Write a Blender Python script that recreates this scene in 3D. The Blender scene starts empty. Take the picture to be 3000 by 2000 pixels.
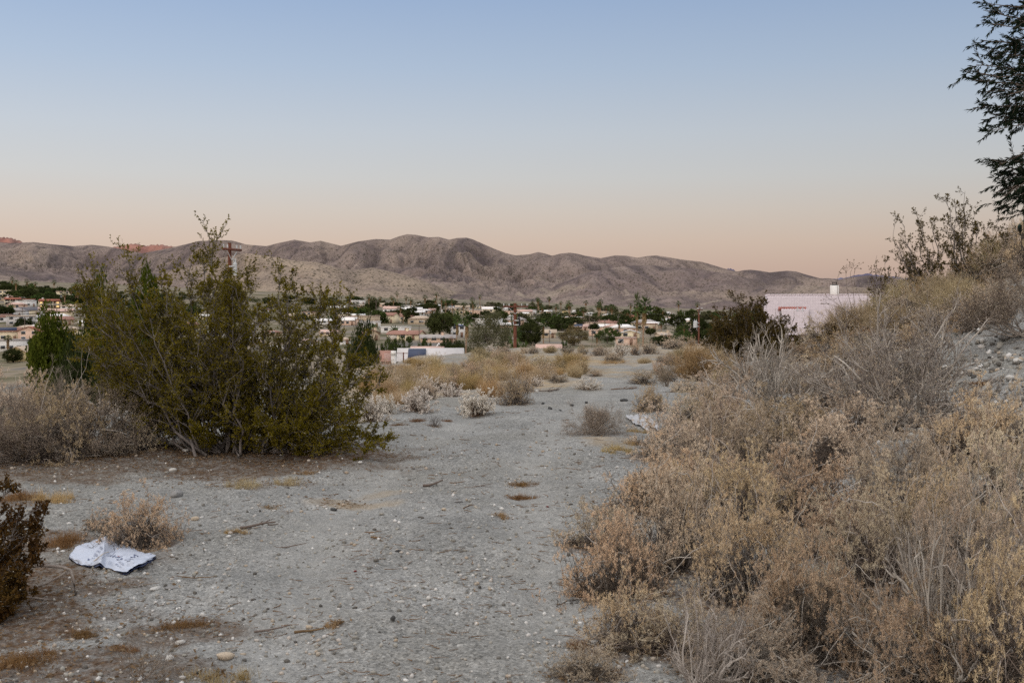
import bpy, math, random
import numpy as np
from mathutils import Vector, Matrix

sc = bpy.context.scene
COL = sc.collection
RNG = np.random.default_rng(7)
FPX = 3217.0
PITCH = math.atan(100.0 / FPX)
CP, SP = math.cos(PITCH), math.sin(PITCH)

# ------------------------------------------------------------------ noise
def _hash(ix, iy, seed):
    h = (ix.astype(np.int64) * 374761393 + iy.astype(np.int64) * 668265263 + seed * 1442695041) & 0xFFFFFFFF
    h = ((h ^ (h >> 13)) * 1274126177) & 0xFFFFFFFF
    return (h ^ (h >> 16)) & 0xFFFFFFFF

def gnoise(x, y, seed=0):
    x = np.asarray(x, float); y = np.asarray(y, float)
    x0 = np.floor(x); y0 = np.floor(y)
    fx = x - x0; fy = y - y0
    ux = fx * fx * fx * (fx * (fx * 6 - 15) + 10); uy = fy * fy * fy * (fy * (fy * 6 - 15) + 10)
    def g(ix, iy, dx, dy):
        a = _hash(ix, iy, seed) * (2 * np.pi / 4294967296.0)
        return np.cos(a) * dx + np.sin(a) * dy
    n00 = g(x0, y0, fx, fy); n10 = g(x0 + 1, y0, fx - 1, fy)
    n01 = g(x0, y0 + 1, fx, fy - 1); n11 = g(x0 + 1, y0 + 1, fx - 1, fy - 1)
    return ((n00 * (1 - ux) + n10 * ux) * (1 - uy) + (n01 * (1 - ux) + n11 * ux) * uy) * 1.5

def fbm(x, y, seed=0, octs=4, gain=0.5):
    r = 0; a = 1.0
    for i in range(octs):
        r = r + a * gnoise(x, y, seed + i * 17); x = x * 2.03; y = y * 2.03; a *= gain
    return r

def ridged(x, y, seed=0, octs=4, gain=0.5):
    r = 0; a = 1.0; s = 0
    for i in range(octs):
        r = r + a * (1 - np.abs(gnoise(x, y, seed + i * 31))); s += a; x = x * 2.07; y = y * 2.07; a *= gain
    return r / s

def sstep(a, b, x):
    t = np.clip((x - a) / (b - a), 0, 1)
    return t * t * (3 - 2 * t)

# ------------------------------------------------------------------ terrain heights
TOE_Y = [0, 4, 7, 9.4, 14.7, 25, 50, 90]
TOE_X = [0.75, 0.7, 0.75, 1.15, 2.0, 4.4, 10.0, 19.0]
TRK_Y = [0, 5, 8, 12, 18, 25, 35, 50, 70]
TRK_X = [-0.55, -0.5, -0.55, -0.35, 0.25, 1.6, 4.2, 8.4, 13.5]
CR_A = [-180, -90, -45, -30, -25, -17, -10, -7.3, -3, 0, 8, 20, 45, 90, 180]
CR_D = [60, 30, 14, 14.5, 15.5, 18, 28, 38, 58, 72, 84, 80, 70, 60, 60]
PL_A = np.array([-180, -60, -25, -14, -5, 10, 30, 60, 180.])
PL_D = np.array([60, 100, 200, 450, 750, 1500, 2600.])
PL_Z = np.array([
    [-15, -15, -15, -15, -15, -15, -15],
    [-17, -17, -17.5, -16, 0.5, 34, 60],
    [-17, -17, -17.5, -16, 0.5, 34, 60],
    [-15, -15, -15, -13, -2, 24, 44],
    [-13, -13, -12.3, -10.5, -6, 12, 26],
    [-12, -12, -11.8, -11.3, -9.5, -4, 2],
    [-12, -12, -12, -12, -10, -8, -4],
    [-12, -12, -12, -12, -10, -8, -4],
    [-15, -15, -15, -15, -15, -15, -15]])

def plain(az, d):
    ai = np.interp(az, PL_A, np.arange(len(PL_A)))
    di = np.interp(d, PL_D, np.arange(len(PL_D)))
    a0 = np.clip(np.floor(ai).astype(int), 0, len(PL_A) - 2); d0 = np.clip(np.floor(di).astype(int), 0, len(PL_D) - 2)
    fa = ai - a0; fd = di - d0
    return (PL_Z[a0, d0] * (1 - fa) * (1 - fd) + PL_Z[a0 + 1, d0] * fa * (1 - fd)
            + PL_Z[a0, d0 + 1] * (1 - fa) * fd + PL_Z[a0 + 1, d0 + 1] * fa * fd)

def height(x, y, micro=True):
    x = np.asarray(x, float); y = np.asarray(y, float)
    d = np.hypot(x, y) + 1e-6
    az = np.degrees(np.arctan2(x, y))
    yy = np.maximum(y, 0)
    z = -0.021 * (np.sqrt((np.maximum(y - 14, 0)) ** 2 + 9) - 3)
    s = np.maximum(x - np.interp(yy, TOE_Y, TOE_X) + 0.25 * gnoise(y * 0.5, x * 0.3, 3), 0)
    bank = np.where(s < 6, 0.05 * s * s, 1.8 + 0.6 * (s - 6)) * (1 + 0.32 * sstep(14.5, 19, y))
    bank = 4.6 * (1 - np.exp(-bank / 4.6)) * sstep(62, 30, y)
    z = z + bank
    # soft relief of the lot
    near = sstep(120, 60, d)
    z = z + near * (0.05 * fbm(x * 0.45, y * 0.45, 11, 3) + 0.16 * fbm(x * 0.09 + 4, y * 0.09, 12, 2) * sstep(8, 30, d))
    # two worn wheel tracks winding up the lot
    xc = np.interp(yy, TRK_Y, TRK_X) + 0.12 * np.sin(yy * 0.45)
    z = z - near * sstep(2, 5, y) * 0.028 * (np.exp(-((x - xc - 0.72) / 0.24) ** 2) + np.exp(-((x - xc + 0.72) / 0.24) ** 2) - 0.35 * np.exp(-((x - xc) / 0.35) ** 2))
    # low crest undulation
    dc = np.interp(az, CR_A, CR_D)
    t = np.maximum(d - dc, 0)
    z = z - 0.24 * (np.sqrt(t * t + 49) - 7)
    zp = plain(az, d) + 0.35 * fbm(x * 0.02, y * 0.02, 21, 3)
    k = 1.4
    m = np.maximum(z, zp)
    z = m + k * np.log(np.exp((z - m) / k) + np.exp((zp - m) / k)) - k * np.exp(-np.abs(z - zp) / k) * 0.0
    z = z - k * np.log1p(np.exp(-np.abs(z - zp) / k)) * 0 
    if micro:
        nn = sstep(45, 12, d)
        z = z + nn * (0.022 * fbm(x * 1.9, y * 1.9, 5, 3) + 0.010 * fbm(x * 9, y * 9, 6, 3))
        z = z + nn * sstep(0.6, 2.5, s) * 0.06 * fbm(x * 2.5, y * 2.5, 8, 3)
    return z

EYE = 1.6 + float(height(0.0, 0.0))

# ------------------------------------------------------------------ pixel <-> world
def ray(px, py):
    u = (px - 1500.0) / FPX; v = (1000.0 - py) / FPX
    return u, CP + v * SP, -SP + v * CP          # x, y, z (camera looks along +Y, pitched down)

def P(px, py, Y):
    a, b, c = ray(px, py)
    return np.array([a / b * Y, Y, EYE + c / b * Y])

def elev(py):
    a, b, c = ray(1500, py)
    return c / b

def proj(p):
    x, y, z = p[0], p[1], p[2] - EYE
    f = y * CP - z * SP; up = y * SP + z * CP
    return 1500 + FPX * x / f, 1000 - FPX * up / f

_YS = np.geomspace(2.2, 2400, 9000)
def G(px, py, ymin=2.2):
    a, b, c = ray(px, py)
    Y = _YS[_YS >= ymin]
    zr = EYE + c / b * Y
    zh = height(a / b * Y, Y, False)
    k = np.argmax(zr < zh)
    if not (zr < zh).any(): k = len(Y) - 1
    return np.array([a / b * Y[k], Y[k], float(height(a / b * Y[k], Y[k]))])

def onground(x, y):
    return np.array([x, y, float(height(x, y))])

# ------------------------------------------------------------------ mesh helpers
def mk(name, V, faces, smooth=False):
    """V (n,3); faces: list of integer arrays (m,3) or (m,4)"""
    me = bpy.data.meshes.new(name)
    V = np.asarray(V, np.float32)
    me.vertices.add(len(V)); me.vertices.foreach_set('co', V.ravel())
    faces = [np.asarray(f, np.int32) for f in faces if len(f)]
    nl = sum(f.size for f in faces); npoly = sum(len(f) for f in faces)
    me.loops.add(nl); me.polygons.add(npoly)
    me.loops.foreach_set('vertex_index', np.concatenate([f.ravel() for f in faces]))
    tot = np.concatenate([np.full(len(f), f.shape[1], np.int32) for f in faces])
    st = np.concatenate([[0], np.cumsum(tot)[:-1]]).astype(np.int32)
    me.polygons.foreach_set('loop_start', st)
    if smooth: me.polygons.foreach_set('use_smooth', np.ones(npoly, bool))
    me.update(calc_edges=True)
    return me

class Geo:
    """collects polygons of one part"""
    def __init__(s): s.V = []; s.F = {3: [], 4: []}; s.n = 0
    def add(s, V, *faces):
        V = np.asarray(V, float).reshape(-1, 3)
        for f in faces:
            f = np.asarray(f)
            if len(f): s.F[f.shape[1]].append(f + s.n)
        s.V.append(V); s.n += len(V); return s
    def box(s, c, size, rz=0.0, taper=1.0):
        sx, sy, sz = np.array(size) / 2
        v = np.array([[-sx, -sy, -sz], [sx, -sy, -sz], [sx, sy, -sz], [-sx, sy, -sz],
                      [-sx * taper, -sy * taper, sz], [sx * taper, -sy * taper, sz], [sx * taper, sy * taper, sz], [-sx * taper, sy * taper, sz]])
        ca, sa = math.cos(rz), math.sin(rz)
        v = v @ np.array([[ca, sa, 0], [-sa, ca, 0], [0, 0, 1]]) + np.array(c)
        return s.add(v, [[0, 3, 2, 1], [4, 5, 6, 7], [0, 1, 5, 4], [1, 2, 6, 5], [2, 3, 7, 6], [3, 0, 4, 7]])
    def tube(s, pts, radii, sides=8, cap=True):
        pts = np.asarray(pts, float); radii = np.broadcast_to(np.asarray(radii, float), (len(pts),))
        V, F = tubes(pts[None], radii[None], sides)
        s.add(V, F)
        if cap:
            for e, r in ((0, 0), (len(pts) - 1, -1)):
                k = s.n; ring = V.reshape(len(pts), sides, 3)[e]
                tri = [[0, 1 + j, 1 + (j + 1) % sides] for j in range(sides)]
                s.add(np.vstack([pts[e], ring]), tri)
        return s
    def mesh(s, name, smooth=False):
        return mk(name, np.vstack(s.V), [np.vstack(f) for f in s.F.values() if f], smooth)

def norm(v): return v / (np.linalg.norm(v, axis=-1, keepdims=True) + 1e-9)

def tubes(Pt, R, sides=3):
    """Pt (N,K,3), R (N,K) -> verts, quads"""
    N, K, _ = Pt.shape
    T = np.empty_like(Pt)
    T[:, 1:-1] = Pt[:, 2:] - Pt[:, :-2] if K > 2 else T[:, 1:-1]
    T[:, 0] = Pt[:, 1] - Pt[:, 0]; T[:, -1] = Pt[:, -1] - Pt[:, -2]
    T = norm(T)
    T0 = norm(Pt[:, -1] - Pt[:, 0])
    ref = np.where(np.abs(T0[:, 2:3]) < 0.8, np.array([[0, 0, 1.0]]), np.array([[1.0, 0, 0]]))
    A = norm(np.cross(T, ref[:, None, :])); B = np.cross(T, A)
    ang = np.arange(sides) * 2 * np.pi / sides
    V = Pt[:, :, None, :] + R[:, :, None, None] * (np.cos(ang)[None, None, :, None] * A[:, :, None, :] + np.sin(ang)[None, None, :, None] * B[:, :, None, :])
    base = (np.arange(N) * K * sides)[:, None, None] + (np.arange(K - 1) * sides)[None, :, None]
    j = np.arange(sides)[None, None, :]; j2 = (j + 1) % sides
    q = np.stack(np.broadcast_arrays(base + j, base + j2, base + sides + j2, base + sides + j), -1).reshape(-1, 4)
    return V.reshape(-1, 3), q

def rdir(rng, n): return norm(rng.normal(size=(n, 3)))

def perp(rng, D):
    r = rdir(rng, len(D)); return norm(r - D * (r * D).sum(-1, keepdims=True))

def strands(rng, pos, d, ln, segs, wob, trop=(0, 0, 0)):
    trop = np.asarray(trop, float)
    pts = [pos]; dirs = [d]
    for k in range(segs):
        d = norm(d + wob * rng.normal(size=d.shape) + trop)
        pos = pos + d * (ln / segs)[:, None]
        pts.append(pos); dirs.append(d)
    return np.stack(pts, 1), np.stack(dirs, 1)

def spawn(rng, Pt, D, c, t0, t1, a0, a1):
    """children: start position, direction, parent index, t"""
    N, K, _ = Pt.shape
    idx = np.repeat(np.arange(N), c)
    t = rng.uniform(t0, t1, len(idx))
    f = t * (K - 1); k = np.minimum(f.astype(int), K - 2); w = (f - k)[:, None]
    pos = Pt[idx, k] * (1 - w) + Pt[idx, k + 1] * w
    dd = D[idx, k + 1]
    a = rng.uniform(a0, a1, len(idx))[:, None]
    return pos, norm(np.cos(a) * dd + np.sin(a) * perp(rng, dd)), idx, t

def taper(rad, K, end=0.35): return rad[:, None] * np.linspace(1, end, K)[None, :]

def leaves(rng, pos, axis, length, width, flat=False):
    """one diamond leaf per row"""
    n = len(pos)
    side = perp(rng, axis)
    L = length[:, None]; W = width[:, None] / 2
    V = np.stack([pos, pos + axis * L * .5 + side * W, pos + axis * L, pos + axis * L * .5 - side * W], 1).reshape(-1, 3)
    F = np.arange(4 * n).reshape(-1, 4)
    return V, F

def spikes(rng, pos, axis, length, width):
    n = len(pos); side = perp(rng, axis)
    V = np.stack([pos - side * width[:, None] / 2, pos + side * width[:, None] / 2, pos + axis * length[:, None]], 1).reshape(-1, 3)
    return V, np.arange(3 * n).reshape(-1, 3)

# ------------------------------------------------------------------ materials
def newmat(name):
    m = bpy.data.materials.new(name); m.use_nodes = True
    nt = m.node_tree; nt.nodes.clear()
    out = nt.nodes.new('ShaderNodeOutputMaterial')
    return m, nt, out

def nd(nt, typ, **kw):
    n = nt.nodes.new(typ)
    for k, v in kw.items():
        if k.startswith('i_'):
            key = k[2:]
            key = int(key) if key.isdigit() else key.replace('_', ' ')
            n.inputs[key].default_value = v
        else: setattr(n, k, v)
    return n

def mixc(nt, fac, a, b, blend='MIX'):
    n = nt.nodes.new('ShaderNodeMix'); n.data_type = 'RGBA'; n.blend_type = blend
    for s, v in ((0, fac), (6, a), (7, b)):
        if isinstance(v, bpy.types.NodeSocket): nt.links.new(v, n.inputs[s])
        elif s == 0: n.inputs[0].default_value = v
        else: n.inputs[s].default_value = (*v, 1)
    return n.outputs[2]

def ramp(nt, src, stops):
    r = nt.nodes.new('ShaderNodeValToRGB')
    e = r.color_ramp.elements
    while len(e) > 1: e.remove(e[-1])
    for i, (p, c) in enumerate(stops):
        el = e[0] if i == 0 else e.new(p)
        el.position = p
        el.color = (*c, 1) if isinstance(c, (tuple, list)) else (c, c, c, 1)
    nt.links.new(src, r.inputs[0])
    return r.outputs[0]

def noise(nt, scale, detail=4, rough=0.55, vec=None, coord='Object'):
    n = nd(nt, 'ShaderNodeTexNoise'); n.inputs['Scale'].default_value = scale
    n.inputs['Detail'].default_value = detail; n.inputs['Roughness'].default_value = rough
    if vec is None:
        tc = nd(nt, 'ShaderNodeTexCoord'); vec = tc.outputs[coord]
    nt.links.new(vec, n.inputs['Vector'])
    return n.outputs[0]

def bsdf(nt, out, col, rough=0.85, bump=None, spec=0.3, bstr=0.4, bdist=0.02):
    b = nd(nt, 'ShaderNodeBsdfPrincipled')
    b.inputs['Roughness'].default_value = rough
    b.inputs['Specular IOR Level'].default_value = spec
    if isinstance(col, bpy.types.NodeSocket): nt.links.new(col, b.inputs['Base Color'])
    else: b.inputs['Base Color'].default_value = (*col, 1)
    if bump is not None:
        bp = nd(nt, 'ShaderNodeBump'); bp.inputs['Strength'].default_value = bstr; bp.inputs['Distance'].default_value = bdist
        nt.links.new(bump, bp.inputs['Height']); nt.links.new(bp.outputs[0], b.inputs['Normal'])
    nt.links.new(b.outputs[0], out.inputs[0])
    return b

def simple(name, c, rough=0.8, var=0.25, scale=3.0, spec=0.3, objvar=0.0, bscale=None):
    """base colour broken up by two noises; objvar lets every copy differ a little"""
    m, nt, out = newmat(name)
    lo = tuple(x * (1 - var) for x in c); hi = tuple(min(1, x * (1 + var)) for x in c)
    n = noise(nt, scale, 5, 0.65)
    f = ramp(nt, n, [(0.3, 0.0), (0.7, 1.0)])
    col = mixc(nt, f, lo, hi)
    if objvar:
        oi = nd(nt, 'ShaderNodeObjectInfo')
        hv = nd(nt, 'ShaderNodeHueSaturation')
        mr = nd(nt, 'ShaderNodeMapRange'); mr.inputs['To Min'].default_value = 1 - objvar; mr.inputs['To Max'].default_value = 1 + objvar
        nt.links.new(oi.outputs['Random'], mr.inputs[0]); nt.links.new(mr.outputs[0], hv.inputs['Value'])
        nt.links.new(col, hv.inputs['Color']); col = hv.outputs[0]
    bsdf(nt, out, col, rough, noise(nt, bscale, 4) if bscale else None, spec)
    return m

def leafmat(name, cols, scale=25.0, trans=0.25, objvar=0.15, huevar=0.02, rough=0.7):
    """foliage: a ramp of leaf colours over fine noise, some light through the leaf"""
    m, nt, out = newmat(name)
    n = noise(nt, scale, 3, 0.7)
    k = len(cols)
    col = ramp(nt, n, [(0.28 + 0.44 * i / max(1, k - 1), c) for i, c in enumerate(cols)])
    oi = nd(nt, 'ShaderNodeObjectInfo'); hv = nd(nt, 'ShaderNodeHueSaturation')
    mr = nd(nt, 'ShaderNodeMapRange'); mr.inputs['To Min'].default_value = 1 - objvar; mr.inputs['To Max'].default_value = 1 + objvar
    nt.links.new(oi.outputs['Random'], mr.inputs[0]); nt.links.new(mr.outputs[0], hv.inputs['Value'])
    wn = nd(nt, 'ShaderNodeTexWhiteNoise', noise_dimensions='1D'); nt.links.new(oi.outputs['Random'], wn.inputs['W'])
    mh = nd(nt, 'ShaderNodeMapRange'); mh.inputs['To Min'].default_value = 0.5 - huevar; mh.inputs['To Max'].default_value = 0.5 + huevar
    nt.links.new(wn.outputs['Value'], mh.inputs[0]); nt.links.new(mh.outputs[0], hv.inputs['Hue'])
    nt.links.new(col, hv.inputs['Color'])
    b = bsdf(nt, out, hv.outputs[0], 1.0, None, 0.0)
    tr = nd(nt, 'ShaderNodeBsdfTranslucent'); nt.links.new(hv.outputs[0], tr.inputs[0])
    mx = nd(nt, 'ShaderNodeMixShader'); mx.inputs[0].default_value = trans
    nt.links.new(b.outputs[0], mx.inputs[1]); nt.links.new(tr.outputs[0], mx.inputs[2]); nt.links.new(mx.outputs[0], out.inputs[0])
    return m

# ------------------------------------------------------------------ objects
def link(name, me, mat=None, parent=None, label=None):
    o = bpy.data.objects.new(name, me); COL.objects.link(o)
    if me is not None and mat is not None and not len(me.materials): me.materials.append(mat)
    if parent is not None: o.parent = parent
    if label: o['label'] = label
    return o

def structure(name, me, mat):
    o = link(name, me, mat); o['kind'] = 'structure'; return o

THINGS = []      # (object, base phrase, where phrase)
def tag(o, cat, what, where=None, group=None):
    o['category'] = cat
    if group: o['group'] = group
    THINGS.append((o, what, where)); return o

def root(name, loc, rz=0.0, scale=(1, 1, 1)):
    o = bpy.data.objects.new(name, None); o.empty_display_size = 0.1; COL.objects.link(o)
    o.location = loc; o.rotation_euler = (0, 0, rz); o.scale = scale if hasattr(scale, '__len__') else (scale,) * 3
    return o

def build(name, parts, loc, rz=0.0, scale=1.0, tilt=None):
    """an Empty with one child per (part name, mesh, material)"""
    r = root(name, loc, rz, scale)
    if tilt: r.rotation_euler = (tilt[0], tilt[1], rz)
    for pn, me, mt in parts:
        c = link(pn, me, mt, r)
        if pn == 'seed_head': c['kind'] = 'stuff'
    return r
# ================================================================== SKY, SUN, CAMERA
SUN_EL, SUN_AZ = math.radians(1.3), math.radians(188)   # low behind the camera, already hidden by the range at our back
def make_world():
    w = bpy.data.worlds.new('World'); sc.world = w; w.use_nodes = True
    nt = w.node_tree; nt.nodes.clear()
    out = nd(nt, 'ShaderNodeOutputWorld')
    sky = nd(nt, 'ShaderNodeTexSky', sky_type='NISHITA'); sky.sun_disc = False
    sky.sun_elevation = SUN_EL; sky.sun_rotation = SUN_AZ; sky.altitude = 300; sky.air_density = 1.0; sky.dust_density = 1.2; sky.ozone_density = 1.5
    b1 = nd(nt, 'ShaderNodeBackground'); b1.inputs[1].default_value = 0.03
    nt.links.new(sky.outputs[0], b1.inputs[0])
    tc = nd(nt, 'ShaderNodeTexCoord')
    sep = nd(nt, 'ShaderNodeSeparateXYZ'); nt.links.new(tc.outputs['Generated'], sep.inputs[0])
    # twilight arch over the eastern horizon: peach band under the blue
    front = ramp(nt, sep.outputs[2], SKY_FRONT)
    back = ramp(nt, sep.outputs[2], SKY_BACK)
    mr = nd(nt, 'ShaderNodeMapRange', interpolation_type='SMOOTHSTEP'); mr.inputs['From Min'].default_value = -0.7; mr.inputs['From Max'].default_value = 0.55
    dt = nd(nt, 'ShaderNodeVectorMath', operation='DOT_PRODUCT'); dt.inputs[1].default_value = (0.50, 0.866, 0)   # the glow lies behind and to the left
    nt.links.new(tc.outputs['Generated'], dt.inputs[0]); nt.links.new(dt.outputs['Value'], mr.inputs[0])
    col = mixc(nt, mr.outputs[0], back, front)
    # a little lighter to the left (north) of the arch
    mx = nd(nt, 'ShaderNodeMapRange'); mx.inputs['From Min'].default_value = -0.45; mx.inputs['From Max'].default_value = 0.45
    mx.inputs['To Min'].default_value = 1.08; mx.inputs['To Max'].default_value = 0.90
    nt.links.new(sep.outputs[0], mx.inputs[0])
    vm = nd(nt, 'ShaderNodeVectorMath', operation='SCALE'); nt.links.new(col, vm.inputs[0]); nt.links.new(mx.outputs[0], vm.inputs['Scale'])
    b2 = nd(nt, 'ShaderNodeBackground'); b2.inputs[1].default_value = 1.0
    nt.links.new(vm.outputs[0], b2.inputs[0])
    ad = nd(nt, 'ShaderNodeAddShader'); nt.links.new(b1.outputs[0], ad.inputs[0]); nt.links.new(b2.outputs[0], ad.inputs[1])
    nt.links.new(ad.outputs[0], out.inputs[0])

def s2l(r, g, b):
    f = lambda c: ((c / 255 + 0.055) / 1.055) ** 2.4 if c > 10 else c / 255 / 12.92
    return (f(r), f(g), f(b))
SKY_FRONT = [(0.0, s2l(178, 155, 147)), (0.035, s2l(196, 173, 161)), (0.058, s2l(202, 183, 171)), (0.085, s2l(201, 191, 184)), (0.115, s2l(196, 196, 197)),
             (0.155, s2l(187, 194, 204)), (0.21, s2l(168, 184, 206)), (0.275, s2l(147, 169, 202)), (0.38, (0.42, 0.50, 0.66)), (0.6, (0.95, 0.97, 1.03)), (1.0, (1.66, 1.64, 1.63))]
SKY_BACK = [(0.0, (1.3, 0.95, 0.68)), (0.12, (1.5, 1.22, 0.98)), (0.3, (1.6, 1.45, 1.32)), (0.6, (1.62, 1.58, 1.56)), (1.0, (1.66, 1.64, 1.63))]
make_world()

sun = bpy.data.lights.new('sun', 'SUN'); sun.energy = 3.0; sun.angle = math.radians(0.25); sun.color = (1.0, 0.36, 0.22)
so = bpy.data.objects.new('sun', sun); COL.objects.link(so)
# light travels from the sun (behind, SUN_AZ measured clockwise from +Y) towards the scene
sd = Vector((math.sin(SUN_AZ) * math.cos(SUN_EL), math.cos(SUN_AZ) * math.cos(SUN_EL), math.sin(SUN_EL)))
so.rotation_euler = sd.to_track_quat('Z', 'Y').to_euler(); so.location = (0, -20, 40)

cam = bpy.data.cameras.new('camera'); co = bpy.data.objects.new('camera', cam); COL.objects.link(co)
co.location = (0, 0, EYE); co.rotation_euler = (math.pi / 2 - PITCH, 0, 0)
cam.sensor_width = 36; cam.lens = 36 * FPX / 3000; cam.clip_end = 60000; cam.clip_start = 0.05
cam.dof.use_dof = True; cam.dof.focus_distance = 14; cam.dof.aperture_fstop = 9
sc.camera = co
sc.view_settings.view_transform = 'Standard'; sc.view_settings.look = 'None'; sc.view_settings.exposure = 0.0
sc.view_settings.gamma = 1; sc.view_settings.use_curve_mapping = False
sc.cycles.max_bounces = 6; sc.cycles.diffuse_bounces = 2; sc.cycles.transmission_bounces = 3; sc.cycles.transparent_max_bounces = 6
sc.cycles.use_denoising = False; sc.cycles.denoiser = 'OPENIMAGEDENOISE'
sc.cycles.denoising_input_passes = 'RGB_ALBEDO_NORMAL'; sc.cycles.denoising_prefilter = 'ACCURATE'
sc.cycles.use_adaptive_sampling = False

# ================================================================== GROUND
def ground_mat():
    m, nt, out = newmat('desert_ground')
    geo = nd(nt, 'ShaderNodeTexCoord'); v = geo.outputs['Object']
    n1 = ramp(nt, noise(nt, 1.1, 6, 0.6, v), [(0.35, 0), (0.66, 1)])
    c = mixc(nt, n1, (0.208, 0.207, 0.200), (0.29, 0.287, 0.276))
    n2 = ramp(nt, noise(nt, 0.35, 5, 0.6, v), [(0.45, 0), (0.7, 1)])
    c = mixc(nt, n2, c, (0.228, 0.221, 0.203))
    # grit: light and dark grains
    vo = nd(nt, 'ShaderNodeTexVoronoi'); vo.inputs['Scale'].default_value = 95; nt.links.new(v, vo.inputs['Vector'])
    sp = nd(nt, 'ShaderNodeSeparateColor'); nt.links.new(vo.outputs['Color'], sp.inputs[0])
    g = ramp(nt, sp.outputs[0], [(0.0, 0.55), (0.22, 0.78), (0.5, 1.0), (0.85, 1.12), (1.0, 1.5)])
    c = mixc(nt, 1.0, c, g, 'MULTIPLY')
    vo2 = nd(nt, 'ShaderNodeTexVoronoi'); vo2.inputs['Scale'].default_value = 34; nt.links.new(v, vo2.inputs['Vector'])
    sp2 = nd(nt, 'ShaderNodeSeparateColor'); nt.links.new(vo2.outputs['Color'], sp2.inputs[0])
    g2 = ramp(nt, sp2.outputs[1], [(0.0, 0.6), (0.12, 0.9), (0.5, 1.0), (0.9, 1.08), (1.0, 1.4)])
    c = mixc(nt, 0.8, c, g2, 'MULTIPLY')
    tk = nd(nt, 'ShaderNodeAttribute', attribute_name='track')
    c = mixc(nt, tk.outputs['Fac'], c, mixc(nt, ramp(nt, noise(nt, 6, 4, 0.6, v), [(0.35, 0), (0.65, 1)]), (0.275, 0.270, 0.255), (0.345, 0.340, 0.325)))
    # brown plant litter and tan dry soil, from where the plants stand; the brown also carries their painted shade
    at = nd(nt, 'ShaderNodeAttribute', attribute_name='litter_shade')
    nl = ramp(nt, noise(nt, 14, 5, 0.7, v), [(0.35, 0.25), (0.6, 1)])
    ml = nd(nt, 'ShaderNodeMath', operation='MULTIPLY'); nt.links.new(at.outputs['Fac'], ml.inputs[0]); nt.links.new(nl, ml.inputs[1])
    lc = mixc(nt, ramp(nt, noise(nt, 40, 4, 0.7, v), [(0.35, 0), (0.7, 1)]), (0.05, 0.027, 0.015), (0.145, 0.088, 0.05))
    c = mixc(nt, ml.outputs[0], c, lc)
    at2 = nd(nt, 'ShaderNodeAttribute', attribute_name='tan_soil')
    tn = mixc(nt, ramp(nt, noise(nt, 3, 5, 0.7, v), [(0.35, 0), (0.7, 1)]), (0.30, 0.22, 0.13), (0.40, 0.31, 0.20))
    m2 = nd(nt, 'ShaderNodeMath', operation='MULTIPLY'); nt.links.new(at2.outputs['Fac'], m2.inputs[0])
    nt.links.new(ramp(nt, noise(nt, 0.6, 5, 0.7, v), [(0.38, 0.1), (0.6, 1)]), m2.inputs[1])
    c = mixc(nt, m2.outputs[0], c, tn)
    # the built-up valley floor: streets, gravel yards, scrubby lots
    at3 = nd(nt, 'ShaderNodeAttribute', attribute_name='town')
    t1 = ramp(nt, noise(nt, 0.035, 4, 0.6, v), [(0.38, (0.065, 0.068, 0.040)), (0.47, (0.13, 0.12, 0.085)), (0.53, (0.22, 0.185, 0.145)), (0.62, (0.12, 0.118, 0.115))])
    c = mixc(nt, at3.outputs['Fac'], c, t1)
    # heights for bump
    hb = nd(nt, 'ShaderNodeMath', operation='ADD'); nt.links.new(noise(nt, 60, 5, 0.7, v), hb.inputs[0]); nt.links.new(vo2.outputs['Distance'], hb.inputs[1])
    bsdf(nt, out, c, 1.0, hb.outputs[0], 0.0, 0.7, 0.02)
    return m

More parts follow.
